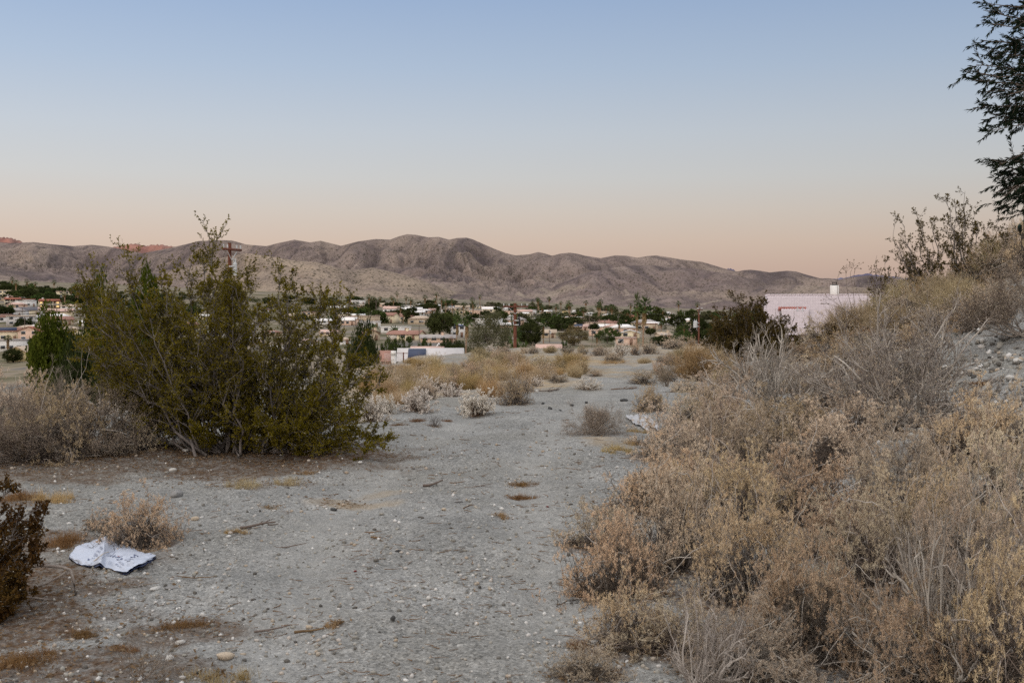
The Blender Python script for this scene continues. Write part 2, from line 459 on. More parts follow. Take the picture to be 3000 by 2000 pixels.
LITTER_SHADE = []    # (x, y, rx, ry) patches of brown litter, dark also as shade, filled by the plants
TAN = []
def make_ground():
    fine = np.arange(-30, 30.01, 0.125)
    side = np.concatenate([np.arange(-180, -60, 4), np.arange(-60, -30, 0.6)])
    az = np.radians(np.concatenate([side, fine, -side[::-1][:-1] if False else np.concatenate([np.arange(30.5, 60, 0.6), np.arange(60, 180, 4)])]))
    r = np.concatenate([[0.05], np.geomspace(0.6, 3, 40), np.geomspace(3.03, 130, 620), np.geomspace(132, 3000, 150), [4500, 8000, 14000, 25000, 42000]])
    A, R = np.meshgrid(az, r)
    X = R * np.sin(A); Y = R * np.cos(A)
    Z = height(X, Y)
    Z = np.where(R > 3200, -30 - 0.0 * R, Z)
    n, k = A.shape
    V = np.stack([X, Y, Z], -1).reshape(-1, 3)
    i = np.arange(n - 1)[:, None] * k; j = np.arange(k)[None, :]; j2 = (j + 1) % k
    F = np.stack(np.broadcast_arrays(i + j, i + j2, i + k + j2, i + k + j), -1).reshape(-1, 4)
    F = F[:, ::-1]
    me = mk('ground', V, [F], True)
    lit = np.zeros(len(V)); tan = np.zeros(len(V))
    nz = 0.35 * fbm(V[:, 0] * 1.5, V[:, 1] * 1.5, 41, 4)
    for (x, y, rx, ry, a) in LITTER_SHADE:
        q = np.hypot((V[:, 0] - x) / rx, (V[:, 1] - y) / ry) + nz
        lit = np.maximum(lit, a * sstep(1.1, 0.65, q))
    for (x, y, rx, ry, a) in TAN:
        q = np.hypot((V[:, 0] - x) / rx, (V[:, 1] - y) / ry) + nz
        tan = np.maximum(tan, a * sstep(1.1, 0.5, q))
    d = np.hypot(V[:, 0], V[:, 1])
    xc = np.interp(np.maximum(V[:, 1], 0), TRK_Y, TRK_X) + 0.12 * np.sin(np.maximum(V[:, 1], 0) * 0.45)
    trk = 0.55 * (np.exp(-((V[:, 0] - xc - 0.72) / 0.27) ** 2) + np.exp(-((V[:, 0] - xc + 0.72) / 0.27) ** 2)) * sstep(3, 6, V[:, 1]) * sstep(75, 60, V[:, 1]) * np.clip(0.75 + 1.2 * nz, 0, 1)
    tan = np.maximum(tan, 0.95 * sstep(26, 60, d) * (0.55 + 0.45 * sstep(-9, -14, np.degrees(np.arctan2(V[:, 0], V[:, 1])))+ 0.45 * sstep(60, 90, d)))
    for nm, a in (('litter_shade', lit), ('tan_soil', tan), ('town', 0.85 * sstep(110, 170, d)), ('track', trk)):
        at = me.attributes.new(nm, 'FLOAT', 'POINT'); at.data.foreach_set('value', a.astype(np.float32))
    return structure('ground', me, ground_mat())

# ================================================================== MOUNTAINS
SKYL = [(-1200, 730), (-600, 722), (-200, 712), (-60, 706), (40, 712), (102, 709), (149, 715), (217, 721), (272, 717), (319, 722), (420, 742), (500, 726), (553, 714), (583, 706), (638, 703), (680, 704), (723, 716), (782, 721),
        (816, 712), (863, 702), (910, 710), (940, 705), (1000, 720), (1050, 707), (1102, 700), (1143, 702), (1170, 692), (1194, 686), (1220, 688), (1255, 695), (1286, 694), (1316, 702), (1340, 697), (1367, 696), (1385, 701), (1408, 711),
        (1449, 729), (1480, 741), (1510, 748), (1551, 745), (1576, 738), (1595, 742), (1617, 749), (1640, 743), (1668, 740), (1690, 743), (1714, 749), (1760, 756), (1801, 748), (1835, 749), (1867, 755), (1895, 750), (1923, 748), (1960, 754), (1995, 760), (2056, 767),
        (2127, 788), (2159, 795), (2180, 791), (2199, 790), (2225, 793), (2253, 798), (2280, 795), (2304, 793), (2330, 795), (2360, 804), (2401, 815), (2426, 815), (2457, 819), (2490, 812), (2539, 806), (2600, 812), (2687, 822), (2850, 830), (3300, 822), (4200, 830)]
FOOT = [(-1200, 830), (0, 838), (300, 862), (700, 880), (1000, 884), (1500, 896), (1800, 912), (2100, 922), (2600, 930), (4200, 930)]
HILL1 = [(-1200, 800), (-300, 770), (0, 790), (150, 800), (300, 835), (430, 800), (560, 782), (650, 755), (723, 741), (800, 752), (870, 764), (930, 768), (1000, 786), (1040, 790), (1092, 783), (1153, 797), (1220, 815), (1306, 845), (1408, 872), (1510, 893), (1560, 900), (4200, 940)]
HILL2 = [(-1200, 940), (1420, 900), (1536, 884), (1600, 852), (1653, 820), (1700, 803), (1765, 789), (1810, 782), (1867, 776), (1950, 779), (2050, 788), (2150, 806), (2230, 822), (2300, 838), (2420, 868), (2600, 905), (4200, 940)]
HILL3 = [(-1200, 940), (1780, 925), (1900, 898), (2000, 872), (2080, 850), (2150, 845), (2230, 838), (2300, 832), (2400, 838), (2500, 840), (2650, 850), (2900, 870), (4200, 880)]
def mountain_mat(name, tint=(1, 1, 1), dots=True):
    m, nt, out = newmat(name)
    geo = nd(nt, 'ShaderNodeTexCoord'); v = geo.outputs['Object']
    n1 = ramp(nt, noise(nt, 0.004, 7, 0.62, v), [(0.36, 0), (0.64, 1)])
    c = mixc(nt, n1, (0.175, 0.137, 0.132), (0.278, 0.22, 0.192))
    n2 = ramp(nt, noise(nt, 0.02, 6, 0.7, v), [(0.4, 0.78), (0.65, 1.12)])
    c = mixc(nt, 1, c, n2, 'MULTIPLY')
    at = nd(nt, 'ShaderNodeAttribute', attribute_name='sandy')
    c = mixc(nt, at.outputs['Fac'], c, mixc(nt, n2, (0.235, 0.183, 0.142), (0.33, 0.262, 0.202)))
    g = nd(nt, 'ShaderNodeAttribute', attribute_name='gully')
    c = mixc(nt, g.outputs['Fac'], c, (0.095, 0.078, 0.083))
    w = nd(nt, 'ShaderNodeAttribute', attribute_name='wash')
    c = mixc(nt, w.outputs['Fac'], c, (0.36, 0.30, 0.235))
    if dots:      # desert scrub dotted over the slopes
        mp = nd(nt, 'ShaderNodeMapping'); mp.inputs['Scale'].default_value = (1, 1, 0.6); nt.links.new(v, mp.inputs[0])
        for sc_, lo, hi, st in ((0.14, 0.19, 0.28, 0.8), (0.28, 0.15, 0.26, 0.4)):
            vo = nd(nt, 'ShaderNodeTexVoronoi'); vo.inputs['Scale'].default_value = sc_; vo.inputs['Randomness'].default_value = 1
            nt.links.new(mp.outputs[0], vo.inputs['Vector'])
            wv = nd(nt, 'ShaderNodeSeparateColor'); nt.links.new(vo.outputs['Color'], wv.inputs[0])
            # size differs from shrub to shrub
            ml = nd(nt, 'ShaderNodeMath', operation='MULTIPLY_ADD'); nt.links.new(wv.outputs[0], ml.inputs[0]); ml.inputs[1].default_value = -0.22; nt.links.new(vo.outputs['Distance'], ml.inputs[2])
            f = ramp(nt, ml.outputs[0], [(max(0, lo - 0.1), st), (hi, 0.0)])
            fm = nd(nt, 'ShaderNodeMath', operation='MULTIPLY'); ma = nd(nt, 'ShaderNodeMath', operation='MULTIPLY_ADD'); nt.links.new(at.outputs['Fac'], ma.inputs[0]); ma.inputs[1].default_value = 0.35; ma.inputs[2].default_value = 0.85
            nt.links.new(f, fm.inputs[0]); nt.links.new(ma.outputs[0], fm.inputs[1])
            c = mixc(nt, fm.outputs[0], c, (0.05, 0.045, 0.03))
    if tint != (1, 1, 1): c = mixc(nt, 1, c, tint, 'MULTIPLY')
    bsdf(nt, out, c, 1.0, noise(nt, 0.03, 6, 0.7, v), 0.0, 0.85, 13.0)
    return m

def make_mountains():
    px = np.concatenate([np.arange(-1100, -100, 14), np.arange(-100, 3100, 3.0), np.arange(3100, 4100, 14)])
    Y = np.concatenate([np.linspace(1250, 2000, 60), np.linspace(2006, 4300, 330), np.linspace(4330, 6500, 40)])
    PX, YY = np.meshgrid(px, Y)
    U = (PX - 1500) / FPX; X = U * YY
    el = lambda tab: np.interp(PX, [p for p, _ in tab], [elev(q) for _, q in tab])
    foot = el(FOOT) - 0.004
    # folded, water-cut ground: warp, then spurs running down towards us
    wx = X + 160 * fbm(X / 700, YY / 700, 61, 3); wy = YY + 160 * fbm(X / 700 + 9, YY / 700, 62, 3)
    big = ridged(wx / 270, wy / 760, 63, 4, 0.5)
    mid = ridged(wx / 105 + 3, wy / 260, 64, 4, 0.55)
    fin = ridged(wx / 42, wy / 100, 65, 3, 0.6)
    nb = lambda r, lo, hi: np.clip((r - lo) / (hi - lo), 0, 1)
    # V shaped water courses between rounded spurs, smaller ones feeding the larger
    carve = 0.62 * nb(big, 0.45, 0.98) ** 1.6 + 0.34 * nb(mid, 0.45, 0.98) ** 1.5 + 0.27 * nb(fin, 0.45, 0.98) ** 1.3
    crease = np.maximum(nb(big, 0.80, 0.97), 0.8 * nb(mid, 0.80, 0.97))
    E = foot.copy(); which = np.zeros(E.shape)
    def layer(tab, D0, wf, wb, dn, seed, depth, pw):
        crest = el(tab)
        D = D0 + dn * fbm(U * 9, U * 0 + 3.3, seed, 3)
        t = np.where(YY < D, (D - YY) / wf, (YY - D) / wb)
        pr = np.clip(1 - t, 0, 1) ** pw
        hgt = np.maximum(crest - foot, 0)
        amp = depth * sstep(0.0, 0.22, t) * (0.25 + 0.75 * pr)
        return foot + hgt * pr * (1 - amp * np.minimum(carve, 1)) - np.where(t > 1, 1, 0) * 0.05
    L0 = layer(SKYL, 3650, 1500, 2400, 380, 71, 0.85, 0.85)
    L1 = layer(HILL1, 2250, 800, 900, 180, 72, 0.65, 0.9)
    L2 = layer(HILL2, 2600, 950, 900, 260, 73, 0.75, 0.9)
    L3 = layer(HILL3, 2350, 800, 900, 160, 74, 0.65, 0.9)
    S = np.stack([L0, L1, L2, L3]); E = S.max(0); which = S.argmax(0)
    E = np.where(YY < 1800, np.minimum(E, foot + 0.06), E)
    E = np.maximum(E, foot - 0.03)
    Z = EYE + E * YY
    V = np.stack([X, YY, Z], -1)
    n, k = PX.shape
    i = np.arange(n - 1)[:, None] * k; j = np.arange(k - 1)[None, :]
    F = np.stack(np.broadcast_arrays(i + j, i + j + 1, i + k + j + 1, i + k + j), -1).reshape(-1, 4)
    me = mk('mountains', V.reshape(-1, 3), [F], True)
    hf = np.clip((E - foot) / 0.06, 0, 1)
    sandy = np.where(which == 1, 0.85 * sstep(300, 900, PX) * sstep(1700, 1350, PX), 0) + 0.3 * sstep(0.3, 0.0, hf)
    sandy = np.clip(sandy + 0.35 * fbm(X / 260, YY / 400, 81, 3), 0, 1) * 0.9
    gully = np.clip(crease * 0.95 + 0.35 * sstep(0.5, 0.9, carve) + 0.6 * sstep(0.25, 0.7, fbm(X / 330, YY / 500, 83, 4)) * 0.8, 0, 0.85) * (1 - 0.6 * sandy)  # shade painted into the creases, plus patches of darker rock
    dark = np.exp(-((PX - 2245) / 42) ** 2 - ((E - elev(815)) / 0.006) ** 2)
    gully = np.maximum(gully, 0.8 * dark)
    wash = 0.55 * sstep(0.9, 0.97, ridged(wx / 240, wy / 700, 91, 2)) * sstep(0.75, 0.15, hf)
    for nm, a in (('sandy', sandy), ('gully', gully), ('wash', wash)):
        at = me.attributes.new(nm, 'FLOAT', 'POINT'); at.data.foreach_set('value', a.ravel().astype(np.float32))
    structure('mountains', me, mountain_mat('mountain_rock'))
    # the range beyond, whose tops still catch the last sun, and a far ridge tinted blue for haze
    def far_range(name, tab, Yc, mat, depth, seed):
        px = np.arange(tab[0][0], tab[-1][0] + 1, 4.0); Yv = np.linspace(Yc - 1500, Yc + 1500, 90)
        PX, YY = np.meshgrid(px, Yv); U = (PX - 1500) / FPX; X = U * YY
        cr = np.interp(PX, [a for a, _ in tab], [elev(b) for _, b in tab])
        t = np.abs(YY - Yc - 150 * fbm(U * 30, U * 0, seed, 3)) / 1500
        cv = 1 - ridged(X / 700, YY / 1300, seed, 2, 0.4)
        E = cr - 0.075 * t ** 0.9 - depth * cv * sstep(0.03, 0.3, t)
        n, k = PX.shape
        i = np.arange(n - 1)[:, None] * k; j = np.arange(k - 1)[None, :]
        F = np.stack(np.broadcast_arrays(i + j, i + j + 1, i + k + j + 1, i + k + j), -1).reshape(-1, 4)
        me = mk(name, np.stack([X, YY, EYE + E * YY], -1).reshape(-1, 3), [F], True)
        for nm in ('sandy', 'gully', 'wash'):
            at = me.attributes.new(nm, 'FLOAT', 'POINT'); at.data.foreach_set('value', (0.5 * cv if nm == 'gully' else np.zeros(cv.shape)).ravel().astype(np.float32))
        return structure(name, me, mat)
    far_range('mountains_red', [(-500, 700), (-200, 690), (-60, 688), (0, 691), (40, 696), (80, 711), (150, 714), (200, 726), (323, 724), (350, 721), (385, 713), (400, 711), (430, 718), (459, 714), (480, 716), (510, 720), (560, 734), (700, 760)],
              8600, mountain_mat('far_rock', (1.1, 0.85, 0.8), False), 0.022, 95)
    far_range('mountains_haze_blue', [(2080, 800), (2127, 785), (2140, 784), (2165, 797), (2300, 818), (2440, 816), (2508, 805), (2540, 800), (2585, 806), (2640, 812), (2700, 816), (2900, 822), (3100, 835)],
              11500, mountain_mat('haze_tinted_rock', (0.55, 0.72, 1.25), False), 0.01, 96)  # distance haze painted into the rock as a blue tint
    # the range behind the camera that has already taken the sun from the valley
    ang = np.radians(np.arange(100, 281, 2.0)); prof = [(0, 0), (0.5, 0.55), (0.8, 0.85), (1.0, 1.0), (1.25, 0.7), (1.6, 0)]
    V = []
    Dm = 9000.0
    hz = 405 + (Dm + 8600) * math.tan(SUN_EL)
    for a in ang:
        jag = 1 + 0.05 * math.sin(a * 23) + 0.03 * math.sin(a * 57 + 1)
        for (f, h) in prof:
            rr = Dm * (0.7 + 0.3 * f)
            V.append((rr * math.sin(a), rr * math.cos(a), -30 + h * (hz + 30) * (jag if h < 1 else 1)))
    k = len(prof); n = len(ang)
    i = np.arange(n - 1)[:, None] * k; j = np.arange(k - 1)[None, :]
    F = np.stack(np.broadcast_arrays(i + j, i + j + 1, i + k + j + 1, i + k + j), -1).reshape(-1, 4)
    me = mk('mountains_west', V, [F], True)
    structure('mountains_west', me, simple('west_rock', (0.2, 0.165, 0.15), 0.95, 0.3, 0.003))
# ================================================================== PLANTS
M = {}
M['dry_stem'] = leafmat('dry_stem', [(0.11, 0.085, 0.068), (0.20, 0.162, 0.13), (0.36, 0.305, 0.25)], 9, 0.0, 0.12, 0.01, 0.85)
M['grey_stem'] = leafmat('grey_stem', [(0.14, 0.115, 0.10), (0.27, 0.235, 0.205), (0.40, 0.36, 0.32)], 7, 0.0, 0.1, 0.01, 0.85)
M['core'] = leafmat('shaded_core_twig', [(0.045, 0.036, 0.030), (0.085, 0.070, 0.06), (0.15, 0.13, 0.115)], 8, 0.0, 0.1, 0.01, 0.9)  # darker than the stems: shade inside the bush put into the colour
M['rust_tuft'] = leafmat('rusty_dry_tuft', [(0.22, 0.135, 0.075), (0.37, 0.245, 0.14), (0.50, 0.36, 0.22)], 12, 0.12, 0.2, 0.015)
M['rust_grass'] = leafmat('rusty_dead_grass', [(0.10, 0.05, 0.025), (0.20, 0.11, 0.05), (0.32, 0.20, 0.10)], 9, 0.1, 0.2, 0.015)
M['pale_stem'] = leafmat('pale_stem', [(0.24, 0.21, 0.185), (0.40, 0.36, 0.32), (0.54, 0.50, 0.455)], 7, 0.0, 0.08, 0.01, 0.85)
M['dry_tuft'] = leafmat('dry_tuft', [(0.35, 0.245, 0.158), (0.53, 0.395, 0.262), (0.69, 0.55, 0.38)], 12, 0.12, 0.26, 0.012)
M['pale_tuft'] = leafmat('pale_tuft', [(0.36, 0.28, 0.205), (0.54, 0.438, 0.325), (0.69, 0.595, 0.46)], 12, 0.12, 0.26, 0.012)
M['gold'] = leafmat('gold_grass', [(0.26, 0.175, 0.085), (0.42, 0.30, 0.15), (0.56, 0.43, 0.24)], 8, 0.3, 0.15, 0.012)
M['straw'] = leafmat('straw_grass', [(0.30, 0.23, 0.14), (0.46, 0.365, 0.23), (0.62, 0.52, 0.35)], 8, 0.3, 0.15, 0.012)
M['white_leaf'] = leafmat('white_leaf', [(0.42, 0.35, 0.28), (0.66, 0.60, 0.53), (0.82, 0.79, 0.74)], 30, 0.2, 0.08, 0.01)
M['brown_leaf'] = leafmat('brown_leaf', [(0.12, 0.075, 0.045), (0.25, 0.165, 0.10)], 20, 0.2, 0.15, 0.01)
M['creo_stem'] = leafmat('creosote_stem', [(0.07, 0.06, 0.055), (0.17, 0.15, 0.14), (0.27, 0.245, 0.23)], 6, 0.0, 0.05, 0.0)
M['creo_leaf'] = leafmat('creosote_leaf', [(0.058, 0.046, 0.006), (0.118, 0.093, 0.010), (0.18, 0.143, 0.016), (0.28, 0.22, 0.032)], 3.0, 0.25, 0.06, 0.006)
M['creo_dark'] = leafmat('dark_creosote_leaf', [(0.045, 0.034, 0.011), (0.092, 0.066, 0.020), (0.145, 0.102, 0.031)], 3.0, 0.22, 0.1, 0.01)
M['creo_rust'] = leafmat('rusty_creosote_leaf', [(0.035, 0.017, 0.007), (0.075, 0.036, 0.013), (0.12, 0.070, 0.021)], 3.0, 0.15, 0.05, 0.01)
M['creo_fruit'] = simple('creosote_fruit', (0.60, 0.53, 0.40), 0.8, 0.2, 20)
M['char'] = simple('charred', (0.035, 0.03, 0.028), 0.9, 0.4, 20)
M['tamarisk'] = leafmat('tamarisk_leaf', [(0.006, 0.012, 0.008), (0.014, 0.022, 0.013), (0.026, 0.036, 0.019)], 4, 0.04, 0.05, 0.01)
M['bark'] = simple('bark', (0.13, 0.10, 0.08), 0.9, 0.4, 9, bscale=30)

def clampz(Pt, z=0.006):
    Pt[..., 2] = np.maximum(Pt[..., 2], z + 0.0); return Pt

def meshT(name, groups):
    """several (V,F) groups -> one mesh"""
    g = Geo()
    for V, F in groups: g.add(V, F)
    return g.mesh(name)

def dry_mound(seed, r=0.65, h=0.55, stems=46, kids=10, kids2=6, tufts=3, stem='dry_stem', tuft='dry_tuft', lean=0.0, tl=0.0215, star=7):
    """low dome of brittle wiry twigs ending in starry tufts of dried bracts"""
    rng = np.random.default_rng(seed)
    n = stems
    a = rng.uniform(0, 2 * np.pi, n); el = np.arcsin(rng.uniform(0.0, 1, n) ** 0.9)
    d = np.stack([np.cos(a) * np.cos(el), np.sin(a) * np.cos(el), np.sin(el)], 1)
    lobes = 1 + 0.28 * np.sin(a * 2 + seed) + 0.18 * np.sin(a * 3 + 2.1 * seed)
    ln = 1 / np.sqrt((np.cos(el) / (r * lobes)) ** 2 + (np.sin(el) / h) ** 2) * rng.uniform(0.72, 1.08, n)
    pos = np.stack([rng.normal(0, r * 0.12, n), rng.normal(0, r * 0.12, n), np.full(n, 0.0)], 1)
    d0 = norm(d + np.array([lean, 0, 0.3]))
    P0, D0 = strands(rng, pos, d0, ln, 7, 0.24, (0, 0, -0.07)); clampz(P0)
    R0 = taper(rng.uniform(0.0028, 0.0065, n) * (r / 0.65) ** 0.5, 8, 0.35)
    p1, d1, i1, t1 = spawn(rng, P0, D0, kids, 0.25, 1.0, 0.4, 1.35)
    P1, D1 = strands(rng, p1, d1, ln[i1] * rng.uniform(0.16, 0.46, len(i1)) * (1.15 - 0.5 * t1), 4, 0.36, (0, 0, -0.02)); clampz(P1)
    R1 = taper(np.full(len(i1), 0.0021) * rng.uniform(0.7, 1.35, len(i1)), 5, 0.5)
    p2, d2, i2, t2 = spawn(rng, P1, D1, kids2, 0.3, 1.0, 0.4, 1.5)
    P2, D2 = strands(rng, p2, d2, rng.uniform(0.025, 0.085, len(i2)) * (r / 0.65), 2, 0.4, (0, 0, 0.06)); clampz(P2)
    R2 = taper(np.full(len(i2), 0.0013), 3, 0.7)
    sm = meshT('stem', [tubes(P0, R0, 4), tubes(P1, R1, 3), tubes(P2, R2, 3)])
    # longer pale wands arching out over the dome
    pw, dw, iw, tw = spawn(rng, P0, D0, 1, 0.35, 0.9, 0.3, 1.0); 
    PW, DW = strands(rng, pw, dw, rng.uniform(0.3, 0.7, len(pw)) * r, 6, 0.25, (0, 0, -0.05)); clampz(PW, 0.03)
    sm = meshT('stem', [tubes(P0, R0, 4), tubes(P1, R1, 3), tubes(P2, R2, 3), tubes(PW, taper(np.full(len(pw), 0.0034), 7, 0.4), 4)])
    sm.materials.append(M[stem]); sm.materials.append(M['pale_stem'])
    mi = np.zeros(len(sm.polygons), np.int32); mi[-len(pw) * 6 * 4:] = 1; sm.polygons.foreach_set('material_index', mi)
    # tangle of dead twigs filling the core, coloured dark to deepen the shade
    m_ = int(stems * 2.4); ai = rng.uniform(0, 2 * np.pi, m_); ei = np.arcsin(rng.uniform(0, 0.95, m_))
    di = np.stack([np.cos(ai) * np.cos(ei), np.sin(ai) * np.cos(ei), np.sin(ei)], 1)
    Pi, Di = strands(rng, np.stack([rng.normal(0, r * .3, m_), rng.normal(0, r * .3, m_), np.zeros(m_)], 1), di, rng.uniform(.3, .62, m_) * h * 1.2, 4, .3); clampz(Pi)
    pj, dj, ij, tj = spawn(rng, Pi, Di, 12, .1, 1, .4, 1.5); Pj, Dj = strands(rng, pj, dj, rng.uniform(.05, .2, len(pj)) * r, 3, .35); clampz(Pj)
    core = meshT('core_twig', [tubes(Pi, taper(np.full(m_, .0035), 5), 4), tubes(Pj, taper(np.full(len(Pj), .0021), 4, .6), 3)])
    k = len(P2); c = tufts * star
    idx = np.repeat(np.arange(k), c)
    spot = np.repeat(np.where(rng.uniform(0, 1, k * tufts) < 0.55, 1.0, rng.uniform(0.2, 1.0, k * tufts)), star)[:, None]
    tp = P2[idx, 0] * (1 - spot) + P2[idx, 2] * spot
    ax = norm(D2[idx, 2] * 0.35 + rdir(rng, k * c))
    big = np.repeat(rng.uniform(0.6, 1.25, k * tufts), star)
    qn = np.sqrt((tp[:, 0] ** 2 + tp[:, 1] ** 2) / r ** 2 + tp[:, 2] ** 2 / h ** 2) > 0.58
    tp, ax, big = tp[qn], ax[qn], big[qn]; k = 1; c = len(tp)
    V, F = leaves(rng, tp, ax, rng.uniform(0.7, 1.2, k * c) * tl * big, rng.uniform(0.10, 0.22, k * c) * tl * big)
    return [('stem', sm, M[stem]), ('core_twig', core, M['core']), ('foliage', mk('foliage', V, [F]), M[tuft])]

def bare_shrub(seed, r=0.95, h=1.3, stems=26, thick=0.011, stem='grey_stem', tuft='pale_tuft', kids=9, kids2=7, kids3=4, el0=0.15, up=0.09, dense=1):
    """leafless shrub, stout crooked grey stems forking upward"""
    rng = np.random.default_rng(seed)
    n = stems
    a = rng.uniform(0, 2 * np.pi, n); el = np.arcsin(rng.uniform(el0, 1, n))
    d = np.stack([np.cos(a) * np.cos(el), np.sin(a) * np.cos(el), np.sin(el)], 1)
    ln = 1 / np.sqrt((np.cos(el) / r) ** 2 + (np.sin(el) / h) ** 2) * rng.uniform(0.7, 1.0, n)
    pos = np.stack([rng.normal(0, r * 0.09, n), rng.normal(0, r * 0.09, n), np.zeros(n)], 1)
    P0, D0 = strands(rng, pos, norm(d + np.array([0, 0, 0.1])), ln, 7, 0.16, (0, 0, up * 0.6)); clampz(P0)
    R0 = taper(rng.uniform(0.6, 1.1, n) * thick, 8, 0.3)
    p1, d1, i1, t1 = spawn(rng, P0, D0, kids, 0.2, 0.98, 0.3, 0.85)
    l1 = ln[i1] * rng.uniform(0.22, 0.5, len(i1)) * (1.2 - 0.6 * t1)
    P1, D1 = strands(rng, p1, d1, l1, 5, 0.2, (0, 0, up)); clampz(P1)
    R1 = taper(thick * 0.42 * rng.uniform(0.6, 1.1, len(i1)), 6, 0.4)
    p2, d2, i2, t2 = spawn(rng, P1, D1, kids2, 0.15, 1.0, 0.3, 0.95)
    P2, D2 = strands(rng, p2, d2, l1[i2] * rng.uniform(0.25, 0.6, len(i2)), 3, 0.25, (0, 0, up)); clampz(P2)
    R2 = taper(np.full(len(i2), thick * 0.2), 4, 0.5)
    p3, d3, i3, t3 = spawn(rng, P2, D2, kids3, 0.2, 1.0, 0.3, 1.1)
    P3, D3 = strands(rng, p3, d3, rng.uniform(0.04, 0.14, len(i3)), 2, 0.3, (0, 0, up)); clampz(P3)
    R3 = taper(np.full(len(i3), thick * 0.12), 3, 0.6)
    sm = meshT('stem', [tubes(P0, R0, 6), tubes(P1, R1, 4)])
    tm = meshT('twig', [tubes(P2, R2, 3), tubes(P3, R3, 3)])
    out = [('stem', sm, M[stem]), ('twig', tm, M['dry_stem'] if stem == 'grey_stem' else M['grey_stem'] if stem == 'pale_stem' else M[stem])]
    if tuft:
        k = len(P3); idx = np.repeat(np.arange(k), 2 * dense)
        tp = P3[idx, 2] + rng.normal(0, 0.004, (len(idx), 3))
        V, F = leaves(rng, tp, rdir(rng, len(idx)), rng.uniform(0.008, 0.016, len(idx)), rng.uniform(0.003, 0.006, len(idx)))
        out.append(('foliage', mk('foliage', V, [F]), M[tuft]))
    return out

def grass_clump(seed, r=0.35, h=0.5, n=2600, mat='gold', w=0.004, spread=0.6, patchy=0):
    rng = np.random.default_rng(seed)
    a = rng.uniform(0, 2 * np.pi, n); q = r * np.sqrt(rng.uniform(0, 1, n))
    pos = np.stack([q * np.cos(a), q * np.sin(a), np.zeros(n)], 1)
    if patchy:      # ragged scatter of small tussocks instead of one round tuft
        k_ = patchy; cx = rng.normal(0, r * .5, k_); cy = rng.normal(0, r * .5, k_); wt = rng.uniform(.05, .22, k_) * r * 1.4; ci = rng.integers(0, k_, n)
        pos = np.stack([cx[ci] + rng.normal(0, 1, n) * wt[ci], cy[ci] + rng.normal(0, 1, n) * wt[ci], np.zeros(n)], 1)
    d = norm(np.stack([np.cos(a) * q / r * spread, np.sin(a) * q / r * spread, np.ones(n)], 1) + 0.22 * rng.normal(size=(n, 3)))
    d[:, 2] = np.abs(d[:, 2])
    ln = h * rng.uniform(0.45, 1.1, n) * (1.05 - 0.3 * q / r)
    Pt, D = strands(rng, pos, d, ln, 4, 0.14, (0, 0, -0.05)); clampz(Pt, 0.0)
    side = np.cross(D[:, 0], rdir(rng, n)); side = norm(side)
    W = (w * np.array([1, 0.9, 0.75, 0.5, 0.12]))[None, :, None] * rng.uniform(0.6, 1.3, n)[:, None, None]
    V = np.stack([Pt - side[:, None] * W / 2, Pt + side[:, None] * W / 2], 2).reshape(-1, 3)
    b = (np.arange(n) * 10)[:, None] + (np.arange(4) * 2)[None]
    F = np.stack([b, b + 1, b + 3, b + 2], -1).reshape(-1, 4)
    return [('blade', mk('blade', V, [F]), M[mat])]

def gold_shrub(seed, r=0.7, h=0.8, mat='gold'):
    """rounded broom-like shrub, thousands of fine upright twigs"""
    rng = np.random.default_rng(seed)
    n = 150
    a = rng.uniform(0, 2 * np.pi, n); el = np.arcsin(rng.uniform(0.18, 1, n))
    d = np.stack([np.cos(a) * np.cos(el), np.sin(a) * np.cos(el), np.sin(el)], 1)
    ln = 1 / np.sqrt((np.cos(el) / r) ** 2 + (np.sin(el) / h) ** 2) * rng.uniform(0.7, 1.05, n)
    pos = np.stack([rng.normal(0, r * 0.16, n), rng.normal(0, r * 0.16, n), np.zeros(n)], 1)
    P0, D0 = strands(rng, pos, d, ln, 5, 0.08, (0, 0, 0.07)); clampz(P0)
    p1, d1, i1, t1 = spawn(rng, P0, D0, 26, 0.15, 1, 0.15, 0.6)
    P1, D1 = strands(rng, p1, d1, ln[i1] * rng.uniform(0.2, 0.5, len(i1)), 3, 0.12, (0, 0, 0.12)); clampz(P1)
    p2, d2, i2, t2 = spawn(rng, P1, D1, 4, 0.2, 1, 0.2, 0.7)
    V, F = spikes(rng, p2, d2, rng.uniform(0.05, 0.16, len(p2)), np.full(len(p2), 0.004))
    sm = meshT('stem', [tubes(P0, taper(np.full(n, 0.004), 6), 4)])
    g = Geo(); g.add(*tubes(P1, taper(np.full(len(P1), 0.0017), 4), 3)); g.add(V, F)
    return [('stem', sm, M['dry_stem']), ('foliage', g.mesh('foliage'), M[mat])]

